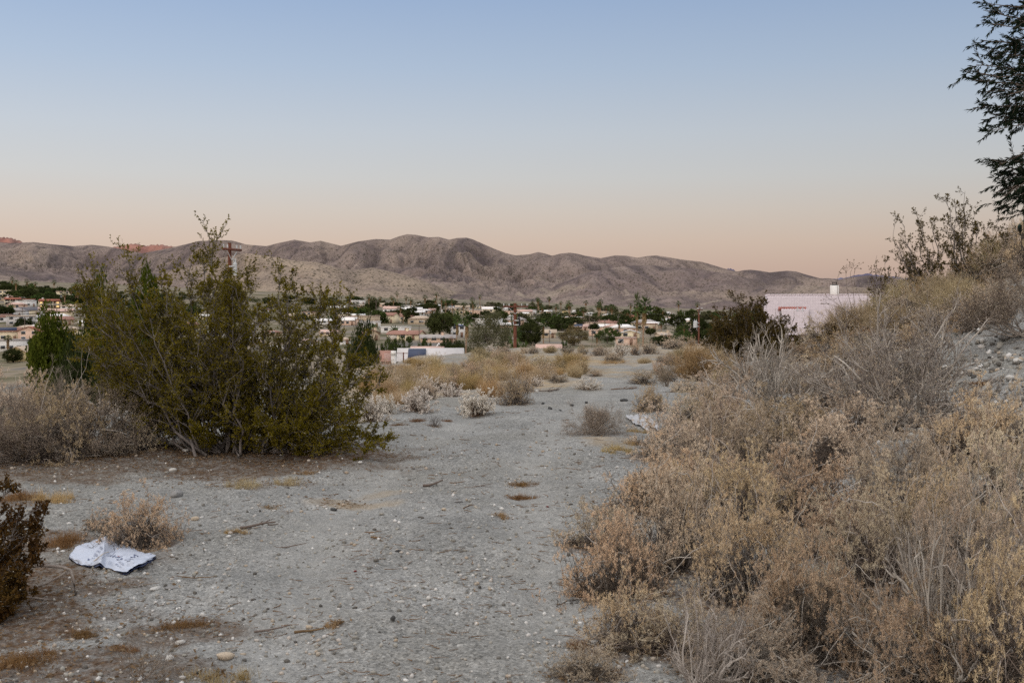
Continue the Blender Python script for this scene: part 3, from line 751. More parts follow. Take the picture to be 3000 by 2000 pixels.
def white_bush(seed, r=0.55, h=0.55, stems=44, kids=8, lv=14, ll=0.057, mat='white_leaf'):
    """dried brittlebush: stiff stems carrying curled whitish leaves"""
    rng = np.random.default_rng(seed)
    n = stems
    a = rng.uniform(0, 2 * np.pi, n); el = np.arcsin(rng.uniform(0.1, 1, n))
    d = np.stack([np.cos(a) * np.cos(el), np.sin(a) * np.cos(el), np.sin(el)], 1)
    ln = 1 / np.sqrt((np.cos(el) / r) ** 2 + (np.sin(el) / h) ** 2) * rng.uniform(0.75, 1.05, n)
    pos = np.stack([rng.normal(0, r * 0.1, n), rng.normal(0, r * 0.1, n), np.zeros(n)], 1)
    P0, D0 = strands(rng, pos, d, ln, 5, 0.12, (0, 0, 0.02)); clampz(P0)
    p1, d1, i1, t1 = spawn(rng, P0, D0, kids, 0.3, 1, 0.3, 0.9)
    P1, D1 = strands(rng, p1, d1, ln[i1] * rng.uniform(0.12, 0.35, len(i1)), 3, 0.2, (0, 0, 0.08)); clampz(P1)
    p2, d2, i2, t2 = spawn(rng, P1, D1, lv, 0.15, 1, 0.4, 1.2)
    L = ll * rng.uniform(0.5, 1.15, len(p2))
    V, F = leaves(rng, p2, d2, L, L * rng.uniform(0.35, 0.6, len(p2)))
    V = V.reshape(-1, 4, 3); V[:, 2] += np.array([0, 0, -0.3]) * L[:, None]; V = V.reshape(-1, 3)
    F = np.concatenate([F[:, [0, 1, 2]], F[:, [0, 2, 3]]])
    sm = meshT('stem', [tubes(P0, taper(np.full(n, 0.0045), 6), 4), tubes(P1, taper(np.full(len(P1), 0.002), 4), 3)])
    # brown old leaves hanging low
    p3, d3, i3, t3 = spawn(rng, P0, D0, 26, 0.05, 0.8, 0.5, 1.4)
    L3 = ll * rng.uniform(0.4, 0.9, len(p3))
    V3, F3 = leaves(rng, p3, norm(d3 + np.array([0, 0, -0.5])), L3, L3 * 0.4)
    V3[:, 2] = np.maximum(V3[:, 2], 0.004)
    return [('stem', sm, M['dry_stem']), ('foliage', mk('foliage', V, [F]), M[mat]), ('dead_foliage', mk('dead_foliage', V3, [F3]), M['brown_leaf'])]

def creosote(seed, tips, base_r=0.12, kids=20, kids2=8, lv=14, ll=0.024, thick=0.013, leaf='creo_leaf', fruit=900, bases=None, lk=(0.16, 0.36), bow=0.18):
    """tips: (n,3) ends of the main stems in local space"""
    rng = np.random.default_rng(seed)
    tips = np.asarray(tips, float); n = len(tips)
    b = np.zeros((n, 3)) if bases is None else np.asarray(bases, float).copy()
    b[:, :2] += rng.normal(0, base_r, (n, 2)); b[:, 2] = 0
    hgt = tips[:, 2:3]
    ctrl = b * 0.55 + tips * 0.45 + np.concatenate([(tips - b)[:, :2] * bow, -hgt * 0.10], 1) * rng.uniform(0.2, 1.2, (n, 1))
    t = np.linspace(0, 1, 10)[None, :, None]
    P0 = (1 - t) ** 2 * b[:, None] + 2 * t * (1 - t) * ctrl[:, None] + t ** 2 * tips[:, None]
    wv = rng.normal(0, 0.022, P0.shape) * np.linalg.norm(tips - b, axis=1)[:, None, None]
    wv[:, 0] = 0; P0 = clampz(P0 + wv, 0.01)
    D0 = np.zeros_like(P0); D0[:, 1:] = norm(P0[:, 1:] - P0[:, :-1]); D0[:, 0] = D0[:, 1]
    L = np.linalg.norm(tips - b, axis=1)
    R0 = taper(thick * rng.uniform(0.65, 1.1, n) * (L / 1.6) ** 0.7, 10, 0.16)
    p1, d1, i1, t1 = spawn(rng, P0, D0, kids, 0.22, 1.0, 0.3, 0.95)
    l1 = L[i1] * rng.uniform(*lk, len(i1)) * (1.25 - 0.75 * t1)
    P1, D1 = strands(rng, p1, d1, l1, 4, 0.2, (0, 0, 0.09)); clampz(P1, 0.02)
    R1 = taper(np.full(len(i1), thick * 0.27), 5, 0.35)
    p2, d2, i2, t2 = spawn(rng, P1, D1, kids2, 0.12, 1.0, 0.3, 1.0)
    P2, D2 = strands(rng, p2, d2, np.minimum(l1[i2] * rng.uniform(0.25, 0.55, len(i2)), 0.3), 3, 0.22, (0, 0, 0.1)); clampz(P2, 0.02)
    R2 = taper(np.full(len(i2), thick * 0.12), 4, 0.5)
    # leaves in small clusters along the outer twigs
    c = lv // 2
    p3, d3, i3, t3 = spawn(rng, P2, D2, c, 0.15, 1.0, 0.3, 1.2)
    idx = np.repeat(np.arange(len(p3)), 2)
    pp = p3[idx] + rng.normal(0, ll * 0.15, (len(idx), 3)); ax = norm(d3[idx] + 0.7 * rdir(rng, len(idx)))
    LL = ll * rng.uniform(0.55, 1.2, len(idx))
    V, F = leaves(rng, pp, ax, LL, LL * rng.uniform(0.4, 0.65, len(idx)))
    sm = meshT('stem', [tubes(P0, R0, 6), tubes(P1, R1, 4), tubes(P2, R2, 3)])
    out = [('stem', sm, M['creo_stem']), ('foliage', mk('foliage', V, [F]), M[leaf])]
    if fruit:
        k = rng.integers(0, len(p2), fruit)
        q = P2[k, rng.integers(1, 4, fruit)] + rng.normal(0, 0.01, (fruit, 3))
        oc = np.array([[1, 0, 0], [-1, 0, 0], [0, 1, 0], [0, -1, 0], [0, 0, 1], [0, 0, -1]]) * 0.0042
        of = np.array([[0, 2, 4], [2, 1, 4], [1, 3, 4], [3, 0, 4], [2, 0, 5], [1, 2, 5], [3, 1, 5], [0, 3, 5]])
        out.append(('seed_head', mk('seed_head', (q[:, None] + oc[None]).reshape(-1, 3), [(of[None] + (np.arange(fruit) * 6)[:, None, None]).reshape(-1, 3)]), M['creo_fruit']))
    return out

def dome_tips(seed, n, r, h, el0=0.1):
    rng = np.random.default_rng(seed)
    a = rng.uniform(0, 2 * np.pi, n); el = np.arcsin(rng.uniform(el0, 1, n))
    q = rng.uniform(0.7, 1.05, n) / np.sqrt((np.cos(el) / r) ** 2 + (np.sin(el) / h) ** 2)
    return np.stack([np.cos(a) * np.cos(el) * q, np.sin(a) * np.cos(el) * q, np.sin(el) * q], 1)

def stick(seed, ln, rad, mat, bend=0.12, forks=0):
    rng = np.random.default_rng(seed)
    Pt, D = strands(rng, np.array([[-ln / 2, 0, rad]]), np.array([[1., 0, 0]]), np.array([ln]), 8, bend)
    Pt[..., 2] = np.abs(Pt[..., 2] - rad) * 0.4 + rad * 0.9
    g = Geo(); g.tube(Pt[0], np.linspace(rad, rad * 0.5, 9), 6)
    for f in range(forks):
        p, d, _, _ = spawn(rng, Pt, D, 1, 0.3, 0.8, 0.4, 0.9)
        Q, _ = strands(rng, p, d, np.array([ln * rng.uniform(0.25, 0.5)]), 5, 0.15)
        Q[..., 2] = np.abs(Q[..., 2]) * 0.5 + rad * 0.6
        g.tube(Q[0], np.linspace(rad * 0.6, rad * 0.25, 6), 5)
    return g.mesh('stick', True)

ICO_V = None
def rock_mesh(seed, size, flat=0.6, sub=2, rough=0.28):
    rng = np.random.default_rng(seed)
    import bmesh
    bm = bmesh.new(); bmesh.ops.create_icosphere(bm, subdivisions=sub, radius=1)
    V = np.array([v.co[:] for v in bm.verts]); F = np.array([[v.index for v in f.verts] for f in bm.faces]); bm.free()
    # chip planes off the ball
    for k in range(9):
        n = norm(rng.normal(size=3)); c = rng.uniform(0.55, 0.9)
        dd = V @ n; V = V - np.maximum(dd - c, 0)[:, None] * n[None]
    V = V * (1 + rough * 0.3 * fbm(V[:, 0] * 2.1 + seed, V[:, 1] * 2.1 + V[:, 2] * 1.7, seed, 3))[:, None]
    V = V * np.array([rng.uniform(0.8, 1.15), rng.uniform(0.65, 1.0), flat]) * size / 2
    V[:, 2] += size * flat * 0.28
    return mk('rock', V, [F])
# ================================================================== PLACING THE PLANTS OF THE LOT
def gsafe(px, py, ymax=75.0):
    for k in range(40):
        p = G(px, py + 6 * k)
        if p[1] < ymax: return p
    return p

def put(name, cat, what, where, parts, nat, px, py, w, h, rz=None, group=None, ymax=75.0, lit=0.0, sink=0.01, tilt=None):
    p = gsafe(px, py, ymax)
    k = p[1] / FPX
    sx = w * k / (2 * nat[0]); sz = h * k / nat[1]
    rng = np.random.default_rng(int(px * 7 + py))
    o = build(name, parts, (p[0], p[1], p[2] - sink), rng.uniform(0, 6.28) if rz is None else rz, (sx, sx, sz), tilt)
    tag(o, cat, what, where, group)
    if lit: LITTER_SHADE.append((p[0], p[1] + sx * nat[0] * 0.1, sx * nat[0] * 1.05, sx * nat[0] * 0.9, lit))
    return o, p

# ---- prototypes
MOUND = [dry_mound(s, tuft=t, stem=st, stems=n, lean=l) for s, t, st, n, l in
         ((1, 'dry_tuft', 'dry_stem', 50, 0), (2, 'pale_tuft', 'dry_stem', 46, 0.2), (3, 'dry_tuft', 'grey_stem', 54, -0.1), (4, 'pale_tuft', 'grey_stem', 50, 0.1))]
FARMOUND = [dry_mound(s, tuft=t, stem=st, stems=44, kids=9, kids2=4, tufts=1, tl=0.045, star=4) for s, t, st in ((5, 'pale_tuft', 'dry_stem'), (6, 'dry_tuft', 'dry_stem'), (7, 'rust_tuft', 'dry_stem'))]
NM = (0.65, 0.55)
BARE = [bare_shrub(11, stems=30, kids=10), bare_shrub(12, stems=24, kids=8, thick=0.015, el0=0.05)]
NB = (0.95, 1.3)
GRASS = [grass_clump(21), grass_clump(22, mat='straw'), grass_clump(23, r=0.45, h=0.4, spread=0.9), grass_clump(24, mat='straw', spread=1.0)]
NG = (0.45, 0.5)
GOLD = [gold_shrub(31), gold_shrub(32, mat='straw')]
NO = (0.7, 0.8)
WHITE = [white_bush(41), white_bush(42), white_bush(43, stems=30, lv=9)]
FARWHITE = [white_bush(44, kids=6, lv=7, ll=0.06), white_bush(45, kids=6, lv=7, ll=0.055)]
NW = (0.55, 0.55)

# ---- the large creosote
cb = G(690, 1322)
def creo_big():
    rng = np.random.default_rng(77)
    tp = [(262, 792), (300, 830), (375, 712), (388, 760), (470, 770), (545, 695), (552, 740), (598, 682), (618, 710), (690, 738), (640, 800), (822, 752), (850, 775), (940, 822), (955, 860), (1005, 950), (1075, 1040), (1112, 1130), (1125, 1250),
          (300, 935), (262, 1010), (330, 1060), (420, 1130), (700, 850), (770, 885), (880, 950), (420, 860), (500, 900), (560, 930), (970, 1130), (1040, 1210), (1120, 1290), (640, 960), (520, 1010),
          (380, 985), (820, 1040), (900, 1080), (700, 1010), (600, 1090), (460, 1080), (980, 1300), (1090, 1320), (880, 1240), (800, 1150), (720, 1180), (940, 1010), (340, 900), (430, 960), (580, 850), (1040, 1110), (860, 880),
          (310, 1000), (360, 1080), (1060, 1180), (1000, 1060), (480, 830), (660, 900), (400, 1050), (930, 1180), (540, 1180), (1010, 1250), (620, 1190), (700, 1250), (560, 1245), (765, 1225), (650, 1110), (800, 1285), (850, 1305), (690, 1130), (740, 1090), (500, 1240), (300, 880), (520, 960), (610, 1030), (455, 1010), (350, 960), (735, 830), (748, 920), (738, 1000), (728, 1080), (736, 1160), (752, 1060), (720, 960), (245, 830), (272, 880), (236, 862), (258, 950), (242, 1000), (282, 1050), (305, 1105), (330, 1010), (1080, 1085), (1020, 890), (985, 1000), (1060, 1000), (655, 800), (676, 790), (664, 840), (695, 815), (640, 850), (690, 870)]
    tips = []
    for i, (x, y) in enumerate(tp):
        y = y + 52 * max(0.0, min(1.0, (900 - y) / 150.0))      # the last shoots reach on above the stem ends
        Y = cb[1] + rng.uniform(-0.9, 1.0)
        q = P(x, y, Y); q[2] = max(q[2], float(height(q[0], q[1], False)) + 0.12)
        tips.append(q - cb)
    tips = np.array(tips)
    bases = np.stack([np.where(tips[:, 0] < -0.3, -0.25, np.where(tips[:, 0] > 0.35, 0.35, 0.0)) + rng.normal(0, 0.12, len(tips)), rng.normal(0.05, 0.2, len(tips)), np.zeros(len(tips))], 1)
    return creosote(78, tips, 0.05, kids=26, kids2=9, lv=16, ll=0.023, thick=0.015, fruit=1800, bases=bases, lk=(0.11, 0.27), bow=0.15)
o = build('creosote_bush', creo_big(), cb, 0); tag(o, 'bush', 'tall olive green creosote bush beside the gravel path, grey stems fanning from its base', '')
LITTER_SHADE += [(cb[0], cb[1] + 0.1, 1.9, 1.0, 1.0), (cb[0] - 1.2, cb[1] - 0.1, 1.4, 0.8, 1.0), (cb[0] + 0.7, cb[1] - 0.35, 1.5, 0.75, 1.0)]  # brown ground, dark also as painted shadow at the bush base

# ---- creosote at the left edge with a broken dead branch
c2 = G(-70, 1780)
rng = np.random.default_rng(79)
tips = [P(x, y, c2[1] + dy) - c2 for x, y, dy in ((-40, 1420, .1), (10, 1450, 0), (60, 1500, -.1), (105, 1530, .1), (128, 1512, .2), (40, 1580, .3), (95, 1610, -.2), (60, 1680, -.2), (-10, 1560, .2), (20, 1640, .1), (70, 1740, -.1), (-100, 1480, 0), (-180, 1520, 0), (-60, 1620, .4), (30, 1760, -.35), (-150, 1700, .2), (-30, 1700, -.4), (10, 1800, -.3))]
tips = np.array([np.array([q[0], q[1], max(q[2], 0.06)]) for q in tips])
parts = creosote(80, tips, 0.06, kids=20, kids2=8, lv=12, ll=0.020, thick=0.011, leaf='creo_rust', fruit=250, lk=(0.14, 0.32))
o = build('creosote_bush', parts, c2, 0)
g = Geo()
for pts, r0, r1 in (([(0, 1700), (60, 1662), (120, 1655), (180, 1660), (205, 1668), (216, 1700), (222, 1740), (208, 1775)], .011, .007), ([(85, 1725), (130, 1710), (170, 1690), (198, 1672)], .004, .008), ([(40, 1745), (100, 1750), (150, 1757), (190, 1762)], .006, .004), ([(90, 1650), (120, 1640), (140, 1657)], .003, .005), ([(216, 1700), (200, 1712), (170, 1722)], .004, .002)):
    q = np.array([P(x, y, c2[1] + 0.12 + 0.0006 * (x - 100)) - c2 for x, y in pts]); q[:, 2] = np.maximum(q[:, 2], 0.012)
    g.tube(q, np.linspace(r0, r1, len(q)), 6)
link('dead_branch', g.mesh('dead_branch', True), M['grey_stem'], o)
tag(o, 'bush', 'dark rusty green creosote bush with a grey dead branch, beside the white sack', '')
LITTER_SHADE += [(c2[0] + 0.25, c2[1], 0.55, 0.5, 0.95), (c2[0] + 0.45, c2[1] + 0.35, 0.35, 0.3, 0.8)]

# ---- dry shrubs on the left
WL = 'left of the large creosote'
put('dry_shrub', 'bush', 'greyish bare shrub with pale arching twigs', 'overlapping the large creosote on its left', BARE[1], NB, 290, 1332, 400, 235, lit=0.9)
put('dry_shrub', 'bush', 'tangled tan dry shrub', 'at the left photo edge, level with the large creosote', BARE[0], NB, 60, 1352, 420, 265, lit=0.9)
put('dry_shrub', 'bush', 'fuzzy brown dry mound', 'between the tangled tan shrub and the greyish bare shrub', MOUND[2], NM, 170, 1345, 330, 230, lit=0.8)
put('dry_shrub', 'bush', 'fuzzy dry mound with pale tips', 'behind the tangled tan shrub at left', MOUND[3], NM, 10, 1300, 330, 200)
put('dry_shrub', 'bush', 'low grey dry mound', 'under the left side of the large creosote', MOUND[3], NM, 410, 1318, 240, 150, lit=0.9)
WISP = bare_shrub(13, r=0.9, h=1.1, stems=14, kids=7, kids2=5, kids3=3, thick=0.010, stem='dry_stem', tuft=None, el0=0.3)
put('wispy_shrub', 'bush', 'thin yellowish wispy bare shrub', 'rising over the dry shrubs in front of the green tree', WISP, (0.9, 1.1), 195, 1170, 280, 175)
put('brittlebush', 'bush', 'pale rounded brittlebush', 'seen through the left side of the large creosote', WHITE[2], NW, 305, 1168, 115, 58)
put('dry_shrub', 'bush', 'small tumbled dry shrub of curled tan twigs', 'on bare gravel just behind the white sack', MOUND[0], NM, 405, 1588, 275, 165, lit=0.85)
put('dry_shrub', 'bush', 'sparse low tuft of the same dry twigs', 'left of the shrub behind the white sack', BARE[0], NB, 290, 1560, 110, 70)
SPRIG = bare_shrub(14, r=0.5, h=0.5, stems=16, kids=5, kids2=4, kids3=2, thick=0.005, stem='dry_stem', tuft=None, el0=0.1)
put('dry_sprig', 'bush', 'tiny sprawling sprig of bare pale twigs', 'at the lower photo edge among white stones', SPRIG, (0.5, 0.5), 410, 1995, 290, 150, lit=0.6)

# ---- middle ground
mid = [
 ('brittlebush', 'white leaved brittlebush', 'on the left path margin, beside the large creosote', WHITE[0], NW, 1222, 1206, 116, 70),
 ('brittlebush', 'brightest white leaved brittlebush', 'at the path margin below the dry brown shrub', WHITE[1], NW, 1396, 1220, 128, 84),
 ('brittlebush', 'pale brittlebush', 'in the golden grass behind the first white bush', WHITE[2], NW, 1258, 1148, 72, 58),
 ('brittlebush', 'brownish brittlebush with bare lower stems', 'right of the pale one in the golden grass', WHITE[2], NW, 1322, 1162, 86, 52),
 ('brittlebush', 'whitish brittlebush', 'half hidden under the right side of the large creosote', WHITE[0], NW, 1085, 1232, 110, 90),
 ('brittlebush', 'small whitish brittlebush', 'between the large creosote and the golden grass', WHITE[1], NW, 1130, 1212, 70, 58),
 ('dry_shrub', 'bushy brown dry shrub', 'above the brightest white bush', MOUND[2], NM, 1508, 1184, 128, 92),
 ('brittlebush', 'low pale brittlebush', 'behind the bushy brown shrub', FARWHITE[0], NW, 1500, 1108, 84, 32),
 ('brittlebush', 'low pale brittlebush', 'right of the bushy brown shrub', FARWHITE[1], NW, 1568, 1132, 66, 36),
 ('dry_shrub', 'low brown dry shrub', 'beyond the bushy brown shrub, at the path', FARMOUND[0], NM, 1635, 1120, 92, 36),
 ('brittlebush', 'sprawling half bare brittlebush', 'alone on the bare path bend', WHITE[2], NW, 1722, 1140, 88, 40),
 ('dry_shrub', 'flat brown dry shrub', 'beyond the sprawling brittlebush on the path', FARMOUND[1], NM, 1745, 1102, 60, 20),
 ('broom_shrub', 'wide golden fluffy shrub', 'left of the far path bend', GOLD[0], NO, 1665, 1084, 112, 48),
 ('brittlebush', 'whitish brittlebush', 'left of the wide golden fluffy shrub', FARWHITE[0], NW, 1575, 1070, 74, 32),
 ('dry_shrub', 'small round brown shrub', 'on pale sand below the crest', FARMOUND[0], NM, 1460, 1074, 40, 24),
 ('dry_shrub', 'tiny tan shrub', 'on pale sand right of the small round shrub', FARMOUND[1], NM, 1492, 1066, 26, 14),
 ('brittlebush', 'whitish brittlebush', 'in front of the white roof with dark panel', FARWHITE[1], NW, 1270, 1068, 86, 40),
 ('dry_shrub', 'small brown shrub', 'below the pair of fan palms', FARMOUND[0], NM, 1383, 1062, 40, 22),
 ('broom_shrub', 'low golden shrub', 'beside the fence post', GOLD[0], NO, 1207, 1064, 50, 16),
 ('brittlebush', 'whitish brittlebush', 'on the crest left of the dark pole', FARWHITE[0], NW, 1436, 1034, 40, 28),
 ('dry_shrub', 'rounded grey shrub', 'on the crest, touching the dark pole from the left', FARMOUND[0], NM, 1477, 1036, 66, 30),
 ('dry_shrub', 'small grey shrub', 'on the crest right of the dark pole', FARMOUND[1], NM, 1536, 1036, 40, 20),
 ('dry_shrub', 'bushy tan shrub', 'on the crest, second right of the dark pole', FARMOUND[0], NM, 1562, 1036, 50, 28),
 ('broom_shrub', 'low gold shrub', 'on the crest below the shaggy palm', GOLD[1], NO, 1612, 1034, 46, 22),
 ('dry_shrub', 'twiggy grey shrub', 'on the crest below the brownish tree', BARE[0], NB, 1663, 1037, 58, 36),
 ('dry_shrub', 'rounded tan shrub', 'on the crest, right of the twiggy grey one', FARMOUND[1], NM, 1707, 1038, 48, 30),
 ('dry_shrub', 'wide tan shrub', 'on the crest below the bright green tree', FARMOUND[0], NM, 1757, 1042, 78, 40),
 ('dry_shrub', 'sprawling dark brown shrub', 'where the path meets the crest bushes', FARMOUND[0], NM, 1797, 1058, 92, 36),
 ('brittlebush', 'pinkish brown shrub', 'on the crest before the peach wall', FARWHITE[1], NW, 1820, 1042, 62, 50),
 ('dry_shrub', 'round tan shrub', 'on the crest below the tall palm, left one', FARMOUND[1], NM, 1860, 1040, 48, 38),
 ('dry_shrub', 'dense round dark tan shrub', 'on the crest below the tall palm, right one', FARMOUND[0], NM, 1903, 1036, 68, 46),
 ('dry_shrub', 'broad dense tan shrub', 'on the crest left of the second pole', FARMOUND[0], NM, 1974, 1022, 84, 42),
 ('dry_shrub', 'small purplish round shrub', 'on the crest, just left of the second pole', FARMOUND[1], NM, 2025, 1013, 32, 28),
 ('brittlebush', 'pale pinkish shrub', 'at the foot of the second pole', FARWHITE[0], NW, 2066, 1008, 42, 28),
 ('dry_shrub', 'narrow grey shrub', 'left of the dark creosote by the tiled roof', FARMOUND[0], NM, 2118, 1028, 40, 38),
 ('broom_shrub', 'large golden broom shrub', 'right of the path, in front of the grey pole', GOLD[0], NO, 2040, 1116, 140, 100),
 ('broom_shrub', 'reddish gold broom shrub', 'right half of the golden broom pair', GOLD[1], NO, 2098, 1108, 110, 86),
 ('dry_shrub', 'low straw coloured mound', 'left of the golden broom', FARMOUND[1], NM, 1882, 1124, 118, 42),
 ('dry_shrub', 'round tan dry shrub', 'at the right path margin, above the white sheet', MOUND[0], NM, 1908, 1202, 120, 84),
]
for nm, what, where, parts, nat, px, py, w, h in mid:
    put(nm, 'bush', what, where, parts, nat, px, py, w, h, group={'brittlebush': 'brittlebushes of the lot', 'dry_shrub': 'dry shrubs of the lot', 'broom_shrub': 'golden shrubs of the lot'}[nm], ymax=110, lit=0.5 if py > 1130 else 0)
YELLOWSTEM = bare_shrub(15, r=0.6, h=1.0, stems=22, kids=8, kids2=5, kids3=2, thick=0.008, stem='dry_stem', tuft='gold', el0=0.45, up=0.14)
put('stemmy_shrub', 'bush', 'upright yellowish green stemmy shrub', 'leaning on the left of the golden broom', YELLOWSTEM, (0.6, 1.0), 1950, 1132, 84, 104)
FLAT = bare_shrub(16, r=1.1, h=0.5, stems=44, kids=9, kids2=6, kids3=3, thick=0.008, stem='grey_stem', tuft='pale_tuft', el0=0.02, up=0.03)
put('dead_shrub', 'bush', 'collapsed dead shrub of bare tan stems', 'lying on the path before the white sheet', FLAT, (1.1, 0.5), 1745, 1272, 215, 72, lit=0.5)
STUB = bare_shrub(17, r=0.4, h=0.5, stems=18, kids=4, kids2=2, kids3=1, thick=0.010, stem='creo_stem', tuft=None, el0=0.3)
put('dead_stub', 'bush', 'small blackened dead stub with few twigs', 'on the path below the white bushes', STUB, (0.4, 0.5), 1273, 1246, 62, 44, lit=0.7)

# golden grass between the white bushes and the crest
rng = np.random.default_rng(5)
GR = [(1100, 1192, 56, 42), (1128, 1168, 62, 50), (1160, 1150, 60, 46), (1100, 1140, 60, 44), (1190, 1128, 64, 46), (1150, 1112, 64, 40), (1225, 1118, 58, 34), (1205, 1160, 52, 44), (1110, 1105, 50, 34), (1275, 1100, 60, 30), (1330, 1106, 66, 32), (1385, 1112, 64, 36),
      (1300, 1135, 56, 40), (1370, 1140, 62, 44), (1420, 1132, 62, 44), (1455, 1112, 60, 38), (1410, 1092, 56, 26), (1540, 1150, 54, 42), (1580, 1112, 56, 26), (1440, 1160, 62, 46), (1240, 1086, 54, 20), (1180, 1090, 54, 20), (1310, 1080, 54, 16), (1360, 1078, 48, 14), (1515, 1090, 50, 20), (1620, 1098, 56, 20), (1545, 1078, 46, 16),
      (1432, 1128, 40, 46)]
rng = np.random.default_rng(6)
GR = [(a, b, c * 1.25, d * 1.55) for a, b, c, d in GR]
for k in range(66):
    px = rng.uniform(1085, 1680) if k < 46 else rng.uniform(1400, 1700); py = rng.uniform(1062, 1150) if px > 1250 else rng.uniform(1080, 1185)
    if px > 1480 and py > 1112: continue
    f = (py - 1030) / 120
    GR.append((px, py, (44 + 26 * f) * rng.uniform(0.7, 1.2), (20 + 36 * f) * rng.uniform(0.6, 1.5)))
for i, (px, py, w, h) in enumerate(GR):
    if i % 3 == 2:
        put('dry_shrub', 'bush', ('fuzzy tan shrub', 'fuzzy brown shrub')[i % 2], 'amid the golden grass ' + ('beside the large creosote' if px < 1190 else 'behind the pale brittlebush' if px < 1300 else 'above the brightest white bush' if px < 1450 else 'toward the path bend'), FARMOUND[i % 2], NM, px, py, w * 1.05, h * 0.95, group='dry shrubs of the lot', ymax=110); continue
    g_ = GRASS[(1, 0, 3, 0, 1, 2)[i % 6]]
    put('grass_clump', 'grass', ('straw coloured grass clump', 'golden dry grass clump')[1 if i % 6 in (1, 3, 5) else 0], 'in the grassy patch ' + ('beside the large creosote' if px < 1190 else 'behind the pale brittlebush' if px < 1300 else 'above the brightest white bush' if px < 1450 else 'toward the path bend'), g_, NG, px, py, w, h, group='golden grass clumps', ymax=110)
for px, py, rx in ((1130, 1150, 6), (1250, 1110, 6), (1380, 1120, 6), (1480, 1130, 5), (1300, 1085, 9), (1560, 1090, 8), (1750, 1060, 8)):
    q = G(px, py); TAN.append((q[0], q[1], rx * 0.45, rx * 0.8, 0.9))

rng = np.random.default_rng(61)
for k in range(40):
    side = k % 3
    px, py = (rng.uniform(1400, 1720), rng.uniform(1044, 1108)) if side < 2 else (rng.uniform(1880, 2140), rng.uniform(1046, 1120))
    if side < 2 and px > 1800 - (py - 1044) * 1.6: continue
    f = (py - 1030) / 90; t_ = k % 4
    parts, nat, nm, what = ((FARMOUND[0], NM, 'dry_shrub', 'low tan shrub'), (GRASS[1], NG, 'grass_clump', 'straw grass tuft'), (FARMOUND[1], NM, 'dry_shrub', 'low brown shrub'), (GOLD[1], NO, 'broom_shrub', 'low straw coloured shrub'))[t_]
    put(nm, 'grass' if nm == 'grass_clump' else 'bush', what, 'left of the far path bend' if side < 2 else 'right of the far path, by the golden brooms', parts, nat, px, py, rng.uniform(40, 80), (20 + 22 * f) * rng.uniform(.8, 1.3), group='brush along the far path', ymax=110)

# ---- dark creosote before the tiled roof
c3 = gsafe(2195, 1034, 45)
k3 = c3[1] / FPX
DARKC = creosote(90, dome_tips(91, 84, 142 * k3, 200 * k3, 0.06), 0.15, kids=20, kids2=7, lv=12, ll=0.06, thick=0.02, leaf='creo_dark', fruit=0)
o = build('creosote_bush', DARKC, c3); tag(o, 'bush', 'dark brown green creosote bush standing left of the white tiled roof', '')
for px, py, w, h, what, where in ((2310, 1022, 130, 66, 'low brown green scrub', 'at the right foot of the dark creosote'), (2390, 1014, 130, 62, 'low dark scrub', 'in front of the tiled house wall'), (2460, 1000, 120, 60, 'low dark green scrub', 'before the tiled house, touching the bank')):
    q = gsafe(px, py, 48); k = q[1] / FPX
    o = build('scrub_bush', creosote(92 + px, dome_tips(px, 18, w * k / 2, h * k, 0.1), 0.1, kids=12, kids2=6, lv=10, ll=0.04, thick=0.012, leaf='creo_dark', fruit=0), q); tag(o, 'bush', what, where)

